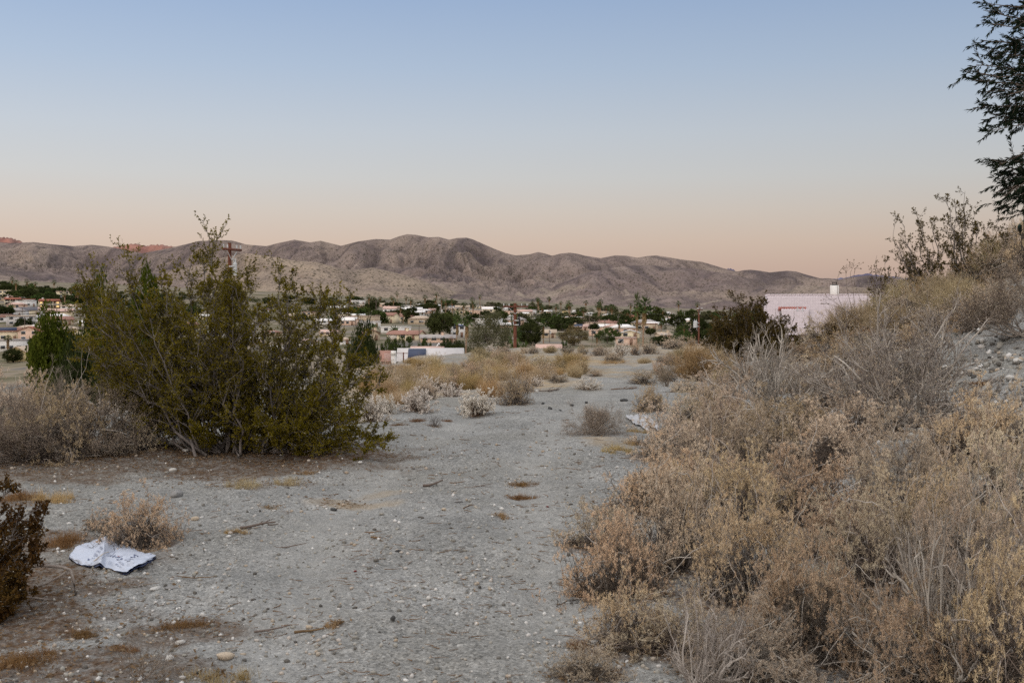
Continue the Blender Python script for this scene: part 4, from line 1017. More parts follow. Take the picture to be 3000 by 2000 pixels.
# ---- dry mass to the right of the path
RB = [  # px, py(base), w, h, proto, words, where
 (1810, 1745, 420, 310, 0, 'rounded tan dry bush', 'nearest the path, bulging over the gravel'),
 (1985, 1655, 400, 290, 1, 'pale tan dry bush', 'right of the bush that bulges over the gravel'),
 (1935, 1500, 420, 250, 0, 'yellowish tan dry bush', 'at the path edge, second from the camera'),
 (2190, 1760, 470, 330, 2, 'shaggy grey tan dry bush', 'in the near row, second from the path'),
 (1985, 1900, 380, 190, 1, 'low sparse dry bush', 'at the photo bottom near bare grey sticks'),
 (2370, 1920, 500, 360, 0, 'dense tan dry bush', 'at the photo bottom, middle of the near thicket'),
 (2650, 2010, 560, 420, 2, 'dark hollow dry bush with pale branches', 'at the photo bottom toward the right corner'),
 (2940, 2020, 520, 480, 0, 'tall tan dry bush', 'filling the lower right photo corner'),
 (2560, 1730, 520, 350, 1, 'fluffy tan dry bush', 'second row of the thicket, its middle'),
 (2860, 1770, 560, 400, 3, 'greyish dry bush', 'second row of the thicket, right side'),
 (2330, 1520, 460, 280, 0, 'tan dry bush', 'below the antler branched shrub'),
 (2650, 1530, 480, 300, 3, 'pale dry bush', 'below the big bare shrub'),
 (2940, 1520, 460, 310, 1, 'pale fluffy dry bush', 'at the right photo edge below the rocky slope'),
 (2120, 1420, 420, 230, 1, 'pale tan dry bush', 'halfway along the thicket edge'),
 (1990, 1345, 380, 190, 3, 'grey tan dry bush with long twigs', 'beside the white sheet'),
 (2230, 1360, 400, 200, 0, 'tan dry bush', 'just under the antler branched shrub'),
 (2440, 1370, 400, 190, 1, 'pale dry bush', 'between the antler branched and big bare shrubs'),
 (2860, 1370, 420, 220, 0, 'fluffy tan dry bush', 'just below the rocky slope'),
 (2030, 1235, 220, 110, 3, 'grey tan dry bush', 'right of the white sheet, farther back'),
 (2110, 1175, 190, 90, 1, 'pale dry bush', 'left of the antler branched shrub'),
 (2010, 1150, 130, 50, 3, 'small grey dry bush', 'under the golden broom'),
 (2180, 1120, 170, 70, 0, 'brownish dry bush', 'right of the golden broom'),
 (2270, 1100, 180, 70, 1, 'reddish tan dry bush', 'behind the antler branched shrub'),
 (2360, 1060, 170, 70, 0, 'brown dry bush', 'left shoulder behind the big bare shrub'),
 (1720, 1985, 300, 120, 1, 'flattened straggly dry bush', 'at the photo bottom beside white stones'),
 (2150, 1560, 400, 240, 2, 'dark tan dry bush', 'behind the shaggy grey one'),
 (1770, 1600, 300, 170, 1, 'small pale tan bush', 'behind the bush that bulges over the gravel'),
 (1850, 1880, 360, 200, 0, 'tan straggly bush', 'at the near thicket edge beside the black stone'),
 (2200, 1985, 460, 240, 3, 'greyish tan bush', 'at the photo bottom, right of the bare grey sticks'),
 (2130, 1300, 330, 160, 1, 'pale tan bush', 'left foot of the antler branched shrub'),
 (2360, 1270, 320, 160, 0, 'tan bush', 'right foot of the antler branched shrub'),
 (2500, 1300, 320, 150, 1, 'pale straw bush', 'left foot of the big bare shrub'),
 (2400, 1200, 280, 140, 3, 'grey tan bush', 'between antler branched and big bare shrubs, farther back'),
 (2560, 1150, 260, 120, 0, 'brown tan bush', 'behind the left side of the big bare shrub'),
 (2340, 1140, 230, 110, 1, 'straw bush', 'behind the antler branched shrub, right side'),
 (2460, 1090, 220, 100, 0, 'brownish bush', 'left of the big bare shrub, up the bank'),
 (2560, 1060, 220, 90, 3, 'grey brown bush', 'behind the big bare shrub'),
 (2670, 1030, 220, 80, 0, 'tan bush', 'behind the big bare shrub, right side'),
 (2770, 1330, 330, 150, 1, 'pale fluffy bush', 'right foot of the big bare shrub'),
 (2960, 1340, 330, 190, 3, 'pale grey bush', 'at the right photo edge under the rocky slope'),
 (2060, 1490, 360, 200, 0, 'yellow tan bush', 'behind the second bush of the path edge'),
 (2100, 1250, 260, 120, 0, 'tan fluffy bush', 'left of the antler branched shrub, nearer'),
 (2480, 1620, 440, 260, 0, 'tan dry bush with dark hollow', 'centre of the thicket'),
 (2760, 1640, 480, 300, 2, 'brownish dry bush', 'third row of the thicket, right of its centre'),
]
for i, (px, py, w, h, pr, what, where) in enumerate(RB):
    put('dry_bush', 'bush', what, where, MOUND[pr], NM, px, py, w * (0.86, 0.98, 0.9)[i % 3], h * (0.9, 1.08, 0.8, 1.0)[i % 4], group='dry bushes right of the path', ymax=45, lit=1.0, rz=i * 1.7)  # full-strength dark ground also stands in for shaded gaps
# stout pale branches inside the near bush
HOLLOW = bare_shrub(18, r=0.62, h=0.4, stems=22, kids=6, kids2=3, kids3=1, thick=0.014, stem='pale_stem', tuft=None, el0=0.05)
put('dead_shrub', 'bush', 'skeleton of stout pale crooked branches', 'inside the dark hollow at the lower right', HOLLOW, (0.62, 0.4), 2760, 2010, 640, 430)
put('dead_shrub', 'bush', 'bundle of bare grey sticks', 'at the photo bottom before the dense tan bush', HOLLOW, (0.62, 0.4), 2060, 2010, 440, 230, rz=1.0)
ANT = bare_shrub(19, r=0.9, h=1.0, stems=26, kids=7, kids2=4, kids3=1, thick=0.021, el0=0.12, up=0.14, stem='pale_stem')
put('bare_shrub', 'bush', 'antler branched shrub of stout pale grey stems', 'above the thicket, middle distance', ANT, (0.9, 1.0), 2245, 1225, 440, 290, ymax=40, rz=0.4)
BIG = bare_shrub(20, r=0.95, h=1.25, stems=38, kids=9, kids2=5, kids3=2, thick=0.016, el0=0.1, up=0.11, stem='pale_stem')
put('bare_shrub', 'bush', 'biggest bare fan shaped shrub of grey brown twigs', 'in front of the rocky slope', BIG, (0.95, 1.25), 2620, 1255, 640, 440, ymax=40, lit=1.0, rz=2.0)
put('bare_shrub', 'bush', 'dense brown twiggy shrub', 'at the right photo edge above the rocky slope', BARE[0], NB, 3000, 985, 460, 270, ymax=40)

# ---- up the bank
BK = [(2420, 985, 170, 70, 'F0', 'tan dry shrub'), (2500, 930, 160, 74, 'G1', 'rusty gold shrub'), (2590, 895, 160, 66, 'F1', 'brown dry shrub'), (2680, 880, 170, 74, 'G1', 'golden brown shrub'), (2770, 856, 180, 80, 'F0', 'grey brown dry shrub'),
      (2870, 838, 190, 92, 'F1', 'brown dry shrub'), (2960, 800, 200, 110, 'F0', 'dark brown dry shrub'), (2990, 730, 170, 90, 'F0', 'grey brown dry shrub'), (2700, 925, 180, 80, 'F0', 'tan dry shrub'), (2800, 905, 190, 80, 'G1', 'gold brown shrub'),
      (2580, 945, 150, 60, 'G1', 'golden shrub'), (2900, 890, 170, 80, 'F1', 'tan dry shrub'), (2480, 985, 150, 66, 'F1', 'brown dry shrub'), (2640, 975, 170, 60, 'G1', 'golden brown shrub'), (2830, 790, 150, 70, 'F0', 'brown dry shrub'), (2740, 805, 140, 56, 'G1', 'rusty brown shrub'), (2910, 745, 150, 70, 'F1', 'brown dry shrub'),
      (2540, 1010, 140, 56, 'F1', 'tan dry shrub'), (2780, 960, 170, 60, 'F0', 'grey brown dry shrub'), (2450, 1040, 170, 66, 'F1', 'brownish dry shrub'), (2760, 975, 190, 90, 'F0', 'brown shrub at the top of the rubble'), (2850, 965, 190, 90, 'F1', 'tan shrub over the rubble'), (2720, 900, 190, 80, 'F1', 'straw brown shrub'), (2830, 930, 190, 80, 'G1', 'gold brown tuft'), (2920, 930, 180, 80, 'F0', 'grey brown shrub'), (2660, 930, 170, 70, 'F0', 'brown shrub'), (2985, 790, 190, 120, 'F1', 'tall brown shrub before the shed'), (2940, 815, 160, 90, 'G1', 'rusty shrub'), (3035, 800, 200, 150, 'F1', 'dark rusty shrub hiding the shed wall')]
for i, (px, py, w, h, pr, what) in enumerate(BK):
    w, h = w * 1.15, h * 1.2
    parts, nat, nm = (FARMOUND[2 if int(pr[1]) and i % 4 else int(pr[1])], NM, 'dry_shrub') if pr[0] == 'F' else (GOLD[int(pr[1])], NO, 'broom_shrub')
    put(nm, 'bush', what, 'up the bank, ' + ('below the leaning creosotes' if px > 2590 and px < 2830 else 'right of the tiled roof' if px < 2600 else 'toward the right photo edge'), parts, nat, px, py, w, h, group='shrubs up the bank', ymax=50)
# tall dry stalks with seed heads before the tiled roof
def stalks():
    g = Geo(); s = Geo(); rng = np.random.default_rng(3)
    b = gsafe(2500, 930, 30)
    for pts in ([(2478, 925), (2455, 870), (2452, 820), (2462, 790), (2480, 776)], [(2500, 925), (2480, 840), (2478, 790), (2482, 772)], [(2505, 920), (2500, 850), (2490, 800), (2500, 782), (2502, 768)], [(2510, 930), (2525, 890), (2500, 820), (2505, 785), (2515, 777)], [(2520, 935), (2470, 905), (2430, 890), (2405, 888)],
                [(2515, 935), (2480, 912), (2440, 880), (2412, 868)], [(2525, 925), (2560, 830), (2552, 790), (2552, 776)], [(2540, 900), (2545, 810), (2560, 786), (2568, 790)], [(2650, 860), (2655, 800), (2658, 780), (2662, 775)]):
        yy = b[1] + rng.uniform(-0.6, 0.6)
        q = np.array([P(x, y, yy) for x, y in pts]) - b
        t = np.linspace(0, len(q) - 1, 14); q = np.stack([np.interp(t, np.arange(len(q)), q[:, c]) for c in range(3)], 1)
        g.tube(q, np.linspace(0.007, 0.003, 14), 5)
        for j in range(6):
            e = q[rng.integers(9, 14)] + rng.normal(0, 0.07, 3)
            base = q[rng.integers(8, 13)]
            g.tube(np.array([base, (base + e) / 2 + rng.normal(0, .01, 3), e]), [0.003, 0.0025, 0.002], 4, False)
            s.box(e, (0.022, 0.022, 0.026), rng.uniform(0, 3), 0.6)
    return [('stem', g.mesh('stem'), M['dry_stem']), ('seed_head', s.mesh('seed_head'), M['brown_leaf'])], b
pt, b = stalks(); o = build('dry_wildflower', pt, b); tag(o, 'plant', 'tall bare dry wildflower stalks with dark seed heads, in front of the white tiled roof', '')

# creosotes leaning over the skyline of the bank
def bank_creosote(seed, base_px, tipspx, what, where, leaf='creo_dark', ll=0.05, kids=14, thick=0.022):
    b = gsafe(*base_px, 40)
    rng = np.random.default_rng(seed)
    tips = np.array([P(x, y, b[1] + rng.uniform(-0.6, 0.6)) - b for x, y in tipspx]); tips[:, 2] = np.maximum(tips[:, 2], 0.1)
    o = build('creosote_bush', creosote(seed, tips, 0.08, kids=kids, kids2=5, lv=8, ll=ll, thick=thick, leaf=leaf, fruit=0, lk=(0.14, 0.3)), b); tag(o, 'bush', what, where)
bank_creosote(101, (2735, 850), [(2615, 668), (2640, 640), (2690, 622), (2705, 650), (2745, 640), (2660, 690), (2630, 700), (2740, 690), (2665, 760), (2720, 730), (2640, 770), (2690, 790), (2770, 780), (2760, 720), (2680, 740), (2710, 810)], 'open dark creosote shrub leaning left against the sky', 'on the bank', ll=0.055)
bank_creosote(102, (2835, 830), [(2775, 585), (2800, 600), (2826, 560), (2830, 600), (2780, 650), (2850, 640), (2800, 690), (2870, 660), (2880, 700), (2780, 730), (2840, 740), (2900, 720), (2860, 760), (2800, 780), (2900, 680)], 'taller dark creosote shrub', 'on the bank, right of the leaning one', ll=0.055)
bank_creosote(103, (2590, 870), [(2565, 755), (2590, 770), (2545, 800), (2605, 790), (2560, 830), (2620, 820), (2650, 810), (2550, 850), (2630, 850), (2600, 820)], 'small dark creosote shrub', 'on the bank, right of the tiled roof chimney', ll=0.05, kids=12, thick=0.015)
bank_creosote(104, (2940, 760), [(2890, 660), (2920, 640), (2950, 650), (2900, 700), (2940, 690), (2980, 680), (2880, 720), (2970, 720)], 'rusty brown creosote shrub', 'below the dark green shed', ll=0.05)

# ---- dark tamarisk reaching in from the right
def tamarisk():
    b = onground(13.2, 21.0)
    rng = np.random.default_rng(111)
    Yt = 20.0
    tipspx = [(2832, 205), (2845, 235), (2880, 30), (2900, 12), (2925, -30), (2875, 65), (2870, 118), (2890, 150), (2860, 190), (2875, 270), (2880, 312), (2900, 345), (2908, 382), (2935, 350), (2962, 352), (2985, 330), (2930, 120), (2950, 60), (2960, 200), (2950, 280), (2985, 140), (2990, 250), (2990, 20), (2925, 210), (2930, 320), (2975, 330),
              (3040, 60), (3040, 200), (3050, 330), (3100, 0), (3120, 180), (3100, 420), (3180, 100), (3150, 300), (3000, -90), (3080, -100), (3200, -60), (3250, 250),
              (2928, 480), (2940, 505), (2955, 470), (2970, 460), (2980, 485), (2920, 545), (2930, 580), (2912, 565), (2930, 530), (2950, 560), (2930, 600), (2960, 610), (2990, 500), (2990, 570), (2985, 630), (3040, 480), (3060, 600), (2935, 615), (3100, 540), (2970, 530), (2990, 100), (2970, 160), (2990, 300), (2975, 250), (2955, 110), (2985, 60), (3010, 200), (2960, 30), (2925, 160)]
    tips = np.array([P(x, y, Yt + rng.uniform(-1.6, 1.6)) - b for x, y in tipspx])
    n = len(tips)
    trunk_h = np.where(tips[:, 2] > 4.0, rng.uniform(2.2, 3.8, n), rng.uniform(0.4, 1.4, n))
    st = np.stack([rng.normal(0, .12, n), rng.normal(0, .12, n), trunk_h], 1)
    ctrl = st * 0.5 + tips * 0.5 + np.stack([np.zeros(n), np.zeros(n), 0.35 + 0.16 * np.linalg.norm(tips - st, axis=1)], 1)
    t = np.linspace(0, 1, 9)[None, :, None]
    P0 = (1 - t) ** 2 * st[:, None] + 2 * t * (1 - t) * ctrl[:, None] + t ** 2 * tips[:, None]
    P0[:, 1:-1] += rng.normal(0, 0.05, P0[:, 1:-1].shape)
    D0 = np.zeros_like(P0); D0[:, 1:] = norm(P0[:, 1:] - P0[:, :-1]); D0[:, 0] = D0[:, 1]
    R0 = taper(np.full(n, 0.035), 9, 0.14)
    p1, d1, i1, t1 = spawn(rng, P0, D0, 40, 0.22, 1.0, 0.3, 1.1)
    P1, D1 = strands(rng, p1, d1, rng.uniform(0.15, 0.5, len(i1)), 4, 0.16, (-0.08, 0, -0.05)); R1 = taper(np.full(len(i1), 0.006), 5, 0.4)
    p2, d2, i2, t2 = spawn(rng, P1, D1, 40, 0.1, 1.0, 0.2, 0.75)
    L = rng.uniform(0.05, 0.12, len(p2))
    V, F = leaves(rng, p2, norm(d2 + np.array([0, 0, -0.35])), L, L * rng.uniform(0.13, 0.24, len(p2)))
    g = Geo(); tz = np.array([[0, 0, -0.2], [0.05, 0.02, 1.0], [-0.05, 0.05, 2.2], [0.05, -0.05, 3.4], [0, 0.1, 4.2]])
    g.tube(tz, [0.24, 0.19, 0.16, 0.11, 0.07], 12)
    g2 = Geo(); g2.add(*tubes(P0, R0, 6)); g2.add(*tubes(P1, R1, 3))
    return [('trunk', g.mesh('trunk', True), M['bark']), ('branch', g2.mesh('branch'), M['bark']), ('foliage', mk('foliage', V, [F]), M['tamarisk'])], b
pt, b = tamarisk(); o = build('tamarisk_tree', pt, b); tag(o, 'tree', 'dark feathery tree reaching in from the right photo edge, black against the sky', '')
# ================================================================== THE TOWN
def tplace(px, py, d=None):
    """stand on the plain: where the sight line through (px, py) meets it, or at a given distance"""
    if d is None: return G(px, py, 95.0)
    p = P(px, py, d); return onground(p[0], p[1])

M['roof_brown'] = simple('roof_tile_brown', (0.30, 0.165, 0.13), 0.85, 0.18, 0.8)
M['roof_red'] = simple('roof_tile_red', (0.30, 0.11, 0.075), 0.85, 0.2, 0.8)
M['roof_pink'] = simple('roof_tile_pink', (0.52, 0.36, 0.31), 0.85, 0.12, 0.6)
M['roof_white'] = simple('roof_white', (0.74, 0.72, 0.71), 0.8, 0.06, 0.4)
M['roof_pale'] = simple('roof_pale_tile', (0.50, 0.475, 0.47), 0.85, 0.12, 1.2)
M['roof_grey'] = simple('roof_grey', (0.33, 0.30, 0.29), 0.85, 0.15, 0.6)
M['roof_dark'] = simple('roof_dark', (0.12, 0.115, 0.13), 0.7, 0.2, 0.6)
M['roof_tan'] = simple('roof_tan', (0.45, 0.36, 0.28), 0.85, 0.12, 0.5)
M['wall_cream'] = simple('wall_cream', (0.70, 0.60, 0.43), 0.9, 0.08, 0.5)
M['wall_white'] = simple('wall_white', (0.71, 0.69, 0.67), 0.9, 0.06, 0.5)
M['wall_peach'] = simple('wall_peach', (0.62, 0.44, 0.34), 0.9, 0.08, 0.5)
M['wall_tan'] = simple('wall_tan', (0.48, 0.385, 0.28), 0.9, 0.1, 0.5)
M['wall_grey'] = simple('wall_grey', (0.48, 0.46, 0.45), 0.9, 0.08, 0.5)
M['wall_yellow'] = simple('wall_yellow', (0.68, 0.54, 0.30), 0.9, 0.08, 0.5)
M['wall_pink'] = simple('wall_pink', (0.62, 0.36, 0.31), 0.9, 0.08, 0.5)
M['glass'] = simple('window_glass', (0.035, 0.04, 0.05), 0.12, 0.2, 1.0, 0.6)
M['trim'] = simple('white_trim', (0.75, 0.73, 0.70), 0.7, 0.05, 2)
M['door'] = simple('painted_door', (0.22, 0.13, 0.09), 0.6, 0.15, 3)
M['garage'] = simple('garage_door', (0.60, 0.56, 0.50), 0.6, 0.06, 2)
M['panel'] = simple('solar_panel', (0.018, 0.026, 0.06), 0.5, 0.25, 1.2, 0.25)
M['blue'] = simple('blue_paint', (0.05, 0.13, 0.38), 0.6, 0.1, 1)
M['metal'] = simple('galvanised', (0.50, 0.52, 0.53), 0.45, 0.1, 4, 0.5)
M['pole_wood'] = simple('pole_wood', (0.14, 0.053, 0.034), 0.85, 0.35, 2.5, bscale=18)
M['pole_grey'] = simple('weathered_pole', (0.13, 0.10, 0.085), 0.85, 0.3, 2.5)
M['black'] = simple('black_plastic', (0.015, 0.015, 0.017), 0.5, 0.1, 4)
M['frond'] = leafmat('palm_frond', [(0.035, 0.055, 0.020), (0.07, 0.10, 0.035), (0.12, 0.145, 0.05)], 0.8, 0.15, 0.15, 0.01)
M['frond_dry'] = leafmat('dry_palm_frond', [(0.19, 0.12, 0.06), (0.31, 0.21, 0.11), (0.40, 0.29, 0.16)], 0.9, 0.1, 0.12, 0.01)
M['palm_trunk'] = simple('palm_trunk', (0.29, 0.19, 0.125), 0.9, 0.3, 1.5)
M['tree_dark'] = leafmat('dark_tree_leaf', [(0.022, 0.028, 0.011), (0.043, 0.052, 0.019), (0.070, 0.080, 0.029)], 0.7, 0.15, 0.22, 0.02)
M['tree_mid'] = leafmat('green_tree_leaf', [(0.035, 0.050, 0.016), (0.065, 0.088, 0.026), (0.10, 0.125, 0.038)], 0.6, 0.15, 0.18, 0.02)
M['tree_bright'] = leafmat('bright_tree_leaf', [(0.022, 0.033, 0.006), (0.056, 0.075, 0.011), (0.115, 0.13, 0.022)], 0.9, 0.2, 0.08, 0.01)
M['tree_olive'] = leafmat('olive_tree_leaf', [(0.055, 0.058, 0.030), (0.10, 0.10, 0.052), (0.14, 0.135, 0.075)], 0.5, 0.12, 0.12, 0.01)
M['tree_brown'] = leafmat('brownish_tree_leaf', [(0.07, 0.05, 0.028), (0.13, 0.10, 0.05), (0.17, 0.135, 0.075)], 0.5, 0.12, 0.15, 0.015)
m, nt, out = newmat('lit_window'); e = nd(nt, 'ShaderNodeEmission'); e.inputs[0].default_value = (1.0, 0.66, 0.28, 1); e.inputs[1].default_value = 1.1; nt.links.new(e.outputs[0], out.inputs[0]); M['lit'] = m

# ---------------------------------------------------------------- trees
def tree_parts(seed, leaf, shape='round', size=0.30, clumps=46, per=90, r=3.2, h=6.0, base=0.25):
    """trunk with limbs, crown of leaf clumps of unequal size leaving gaps"""
    rng = np.random.default_rng(seed)
    n = clumps
    u = rdir(rng, n); rad = rng.uniform(0.35, 1.0, n) ** 0.6
    c = u * rad[:, None]
    if shape == 'round': S = np.array([r, r, (h * (1 - base)) / 2]); z0 = h * (base + (1 - base) / 2)
    elif shape == 'umbrella': S = np.array([r, r, h * 0.24]); z0 = h * 0.72; c[:, 2] = np.abs(c[:, 2]) - 0.35 * (c[:, 0] ** 2 + c[:, 1] ** 2)
    elif shape == 'column': S = np.array([r, r, h * 0.48]); z0 = h * 0.52; c[:, :2] *= np.sqrt(np.clip(1 - 0.55 * (c[:, 2:3] + 1) / 2, 0.15, 1))
    else: S = np.array([r, r, h * 0.42]); z0 = h * 0.42; c[:, 2] *= np.where(c[:, 2] < 0, 0.9, 1)
    cen = c * S + np.array([0, 0, z0])
    cr = rng.uniform(0.16, 0.34, n) * min(r, h * 0.5)
    k = n * per; idx = np.repeat(np.arange(n), per)
    off = rdir(rng, k) * (rng.uniform(0, 1, k) ** 0.4)[:, None] * cr[idx][:, None] * np.array([1, 1, 0.75])
    pp = cen[idx] + off
    pp[:, 2] = np.maximum(pp[:, 2], 0.12)
    ax = norm(off + 0.8 * rdir(rng, k) * cr[idx][:, None])
    L = size * rng.uniform(0.6, 1.3, k)
    V, F = leaves(rng, pp, ax, L, L * rng.uniform(0.45, 0.75, k))
    g = Geo(); top = z0 + (0.1 if shape != 'umbrella' else -0.1) * h
    tk = 0.045 * h
    tz = np.array([[0, 0, -0.4], [0.03 * h, 0.01 * h, top * 0.35], [-0.01 * h, 0.02 * h, top * 0.7], [0.02 * h, 0, top]])
    g.tube(tz, [tk, tk * 0.8, tk * 0.55, tk * 0.2], 7)
    for j in range(min(n, 14)):
        a = tz[1] * (0.5) + tz[2] * 0.5; e = cen[j]
        g.tube(np.array([a, (a + e) / 2 + np.array([0, 0, 0.05 * h]), e]), [tk * 0.4, tk * 0.25, tk * 0.08], 5, False)
    q = np.percentile(np.hypot(V[:, 0], V[:, 1]), 97); V[:, :2] *= r / q; V[:, 2] *= h / np.percentile(V[:, 2], 99.5)   # fill the nominal size
    return [('trunk', g.mesh('trunk', True), M['bark']), ('crown', mk('crown', V, [F]), M[leaf])]

TREES = {
 'round_dark': (tree_parts(201, 'tree_dark', 'round', 0.36, 60, 110, 3.2, 6.0, 0.12), 3.2, 6.0),
 'round_mid': (tree_parts(202, 'tree_mid', 'round', 0.36, 60, 110, 3.2, 6.0, 0.12), 3.2, 6.0),
 'umbrella': (tree_parts(203, 'tree_dark', 'low', 0.36, 60, 90, 4.0, 5.0), 4.0, 5.5),
 'column': (tree_parts(204, 'tree_dark', 'column', 0.3, 50, 80, 1.8, 7.5), 1.8, 7.5),
 'hedge': (tree_parts(205, 'tree_mid', 'low', 0.22, 60, 110, 4.0, 3.6), 4.0, 3.6),
 'olive': (tree_parts(206, 'tree_olive', 'low', 0.17, 120, 190, 5.0, 8.0), 5.0, 8.0),
 'dense': (tree_parts(207, 'tree_dark', 'low', 0.24, 130, 190, 4.0, 6.0), 4.0, 6.0),
 'bright': (tree_parts(208, 'tree_bright', 'low', 0.20, 80, 120, 3.0, 6.0), 3.0, 6.0),
 'brown': (tree_parts(209, 'tree_brown', 'low', 0.22, 80, 100, 4.0, 5.0), 4.0, 5.0),
 'tall_bright': (tree_parts(213, 'tree_bright', 'low', 0.24, 190, 210, 2.8, 10.0), 2.8, 10.0),
 'small_dark': (tree_parts(210, 'tree_dark', 'low', 0.6, 26, 60, 3.2, 5.0), 3.2, 5.0),
 'small_mid': (tree_parts(211, 'tree_mid', 'low', 0.6, 26, 60, 3.4, 4.2), 3.4, 4.2),
 'small_olive': (tree_parts(212, 'tree_olive', 'round', 0.6, 26, 60, 3.2, 5.5, 0.1), 3.2, 5.5),
}

def fan_leaf(rng, g, c, d, length, width, droop, nb=7):
    """one palm fan: a stalk and a spread of blades"""
    up = np.array([0, 0, 1.0]); s = norm(np.cross(d, up) + 1e-6)
    mid = c + d * length * 0.5
    for j in range(nb):
        a = (j / (nb - 1) - 0.5) * 2.1
        v = norm(d * math.cos(a) + s * math.sin(a))
        tip = mid + v * length * 0.55 * (1 - 0.15 * abs(a)) - up * droop * length * (0.35 + 0.3 * abs(a))
        w = np.cross(v, up) * 0.09 * width
        g.add([mid - w * 0.4, mid + w * 0.4, (mid + tip) / 2 + w - up * 0.02, tip, (mid + tip) / 2 - w - up * 0.02], [[0, 1, 2], [0, 2, 3], [0, 3, 4]])
    w = s * 0.03
    g.add([c - w, c + w, mid + w, mid - w], [[0, 1, 2, 3]])

def palm_parts(seed, h=9.0, crown=1.9, skirt=1.6, nfr=34, trunk_r=0.22, lean=0.0, feather=False):
    rng = np.random.default_rng(seed)
    t = np.linspace(0, 1, 7); tz = np.stack([lean * t ** 2 * h * 0.1, 0.02 * h * np.sin(t * 3), t * h - 0.3 * (t == 0)], 1)
    gt = Geo(); gt.tube(tz, trunk_r * np.array([1.35, 1.05, 0.95, 0.9, 0.85, 0.85, 0.9]), 9)
    top = tz[-1]
    gc = Geo(); gs = Geo()
    for i in range(nfr):
        a = i * 2.399 + rng.uniform(-.2, .2); el = math.asin(min(1, max(-0.55, 1 - 1.5 * (i + 0.5) / nfr)))
        d = np.array([math.cos(a) * math.cos(el), math.sin(a) * math.cos(el), math.sin(el)])
        if feather:
            q = [top + d * crown * 0.25 * k + np.array([0, 0, -0.05 * k * k * crown * 0.35]) for k in range(6)]
            for k in range(5):
                sd = norm(np.cross(q[k + 1] - q[k], [0, 0, 1.0]) + 1e-6)
                wd = crown * 0.16 * (1 - abs(k - 2) * 0.22)
                gc.add([q[k], q[k] + sd * wd - np.array([0, 0, wd * 0.5]), q[k + 1] + sd * wd * 0.8 - np.array([0, 0, wd * 0.6]), q[k + 1], q[k + 1] - sd * wd * 0.8 - np.array([0, 0, wd * 0.6]), q[k] - sd * wd - np.array([0, 0, wd * 0.5])], [[0, 1, 2, 3], [0, 3, 4, 5]])
        else: fan_leaf(rng, gc, top, d, crown * rng.uniform(0.85, 1.1), 1.7, 0.12 + 0.28 * rng.uniform(0, 1))
    parts = [('trunk', gt.mesh('trunk', True), M['palm_trunk']), ('crown', gc.mesh('crown'), M['frond'])]
    if skirt > 0:
        for i in range(int(46 * max(1, skirt / 1.6))):
            a = rng.uniform(0, 6.28); z = h - rng.uniform(0.05, 1) * skirt
            d = norm(np.array([math.cos(a), math.sin(a), -1.5 - 1.5 * rng.uniform(0, 1)]))
            c = np.array([np.interp(z, tz[:, 2], tz[:, 0]), np.interp(z, tz[:, 2], tz[:, 1]), z])
            fan_leaf(rng, gs, c, d, crown * 0.7 * rng.uniform(0.7, 1.0), 1.5, 0.25, 5)
        parts.append(('dead_frond_skirt', gs.mesh('skirt'), M['frond_dry']))
    return parts

PALMS = {
 'tall': (palm_parts(301, 9.0, 2.0, 1.5, lean=0.6), 9.0, 2.0),
 'short': (palm_parts(302, 5.0, 2.0, 1.3), 5.0, 2.0),
 'skirt': (palm_parts(303, 6.5, 1.7, 3.8), 6.5, 1.7),
 'date': (palm_parts(304, 3.2, 2.8, 0.0, 26, 0.3, 0, True), 3.2, 2.8),
 'far': (palm_parts(305, 8.0, 2.2, 1.2, 22, 0.24), 8.0, 1.7),
 'yellow': ([(a, b, M['frond'] if a == 'crown' else c) for a, b, c in palm_parts(306, 2.6, 1.9, 1.6)], 2.6, 1.9),
}

LABPX = {}
def tree(kind, px, ytop, ybase, wpx, what, where, d=None, ybot=None, rz=None):
    parts, r, h = TREES[kind]
    b = tplace(px, ybase, d); k = b[1] / FPX
    top = EYE + elev(ytop) * b[1]
    hh = max(1.0, top - b[2])
    sx = wpx * k / (2 * r)
    rng = np.random.default_rng(int(px * 3 + ybase))
    o = build('tree', parts, b, rng.uniform(0, 6.28) if rz is None else rz, (sx, sx * rng.uniform(0.85, 1.1), hh / h))
    tag(o, 'tree', what, where, 'trees of the town'); return o

def palm(kind, px, ycrown, ybase, wpx, what, where, d=None):
    """ycrown: pixel height of the crown's centre"""
    parts, h, cr = PALMS[kind]
    b = tplace(px, ybase, d); k = b[1] / FPX
    top = EYE + elev(ycrown) * b[1]
    hh = max(1.0, top - b[2]); sx = wpx * k / (2 * cr * 1.02)
    rng = np.random.default_rng(int(px * 5 + ybase))
    zz = hh / h
    o = build('fan_palm' if kind != 'date' else 'date_palm', parts, b, rng.uniform(0, 6.28), (sx, sx, zz if 0.6 < zz / sx < 1.7 else zz))
    tag(o, 'palm', what, where, 'palms of the town'); return o

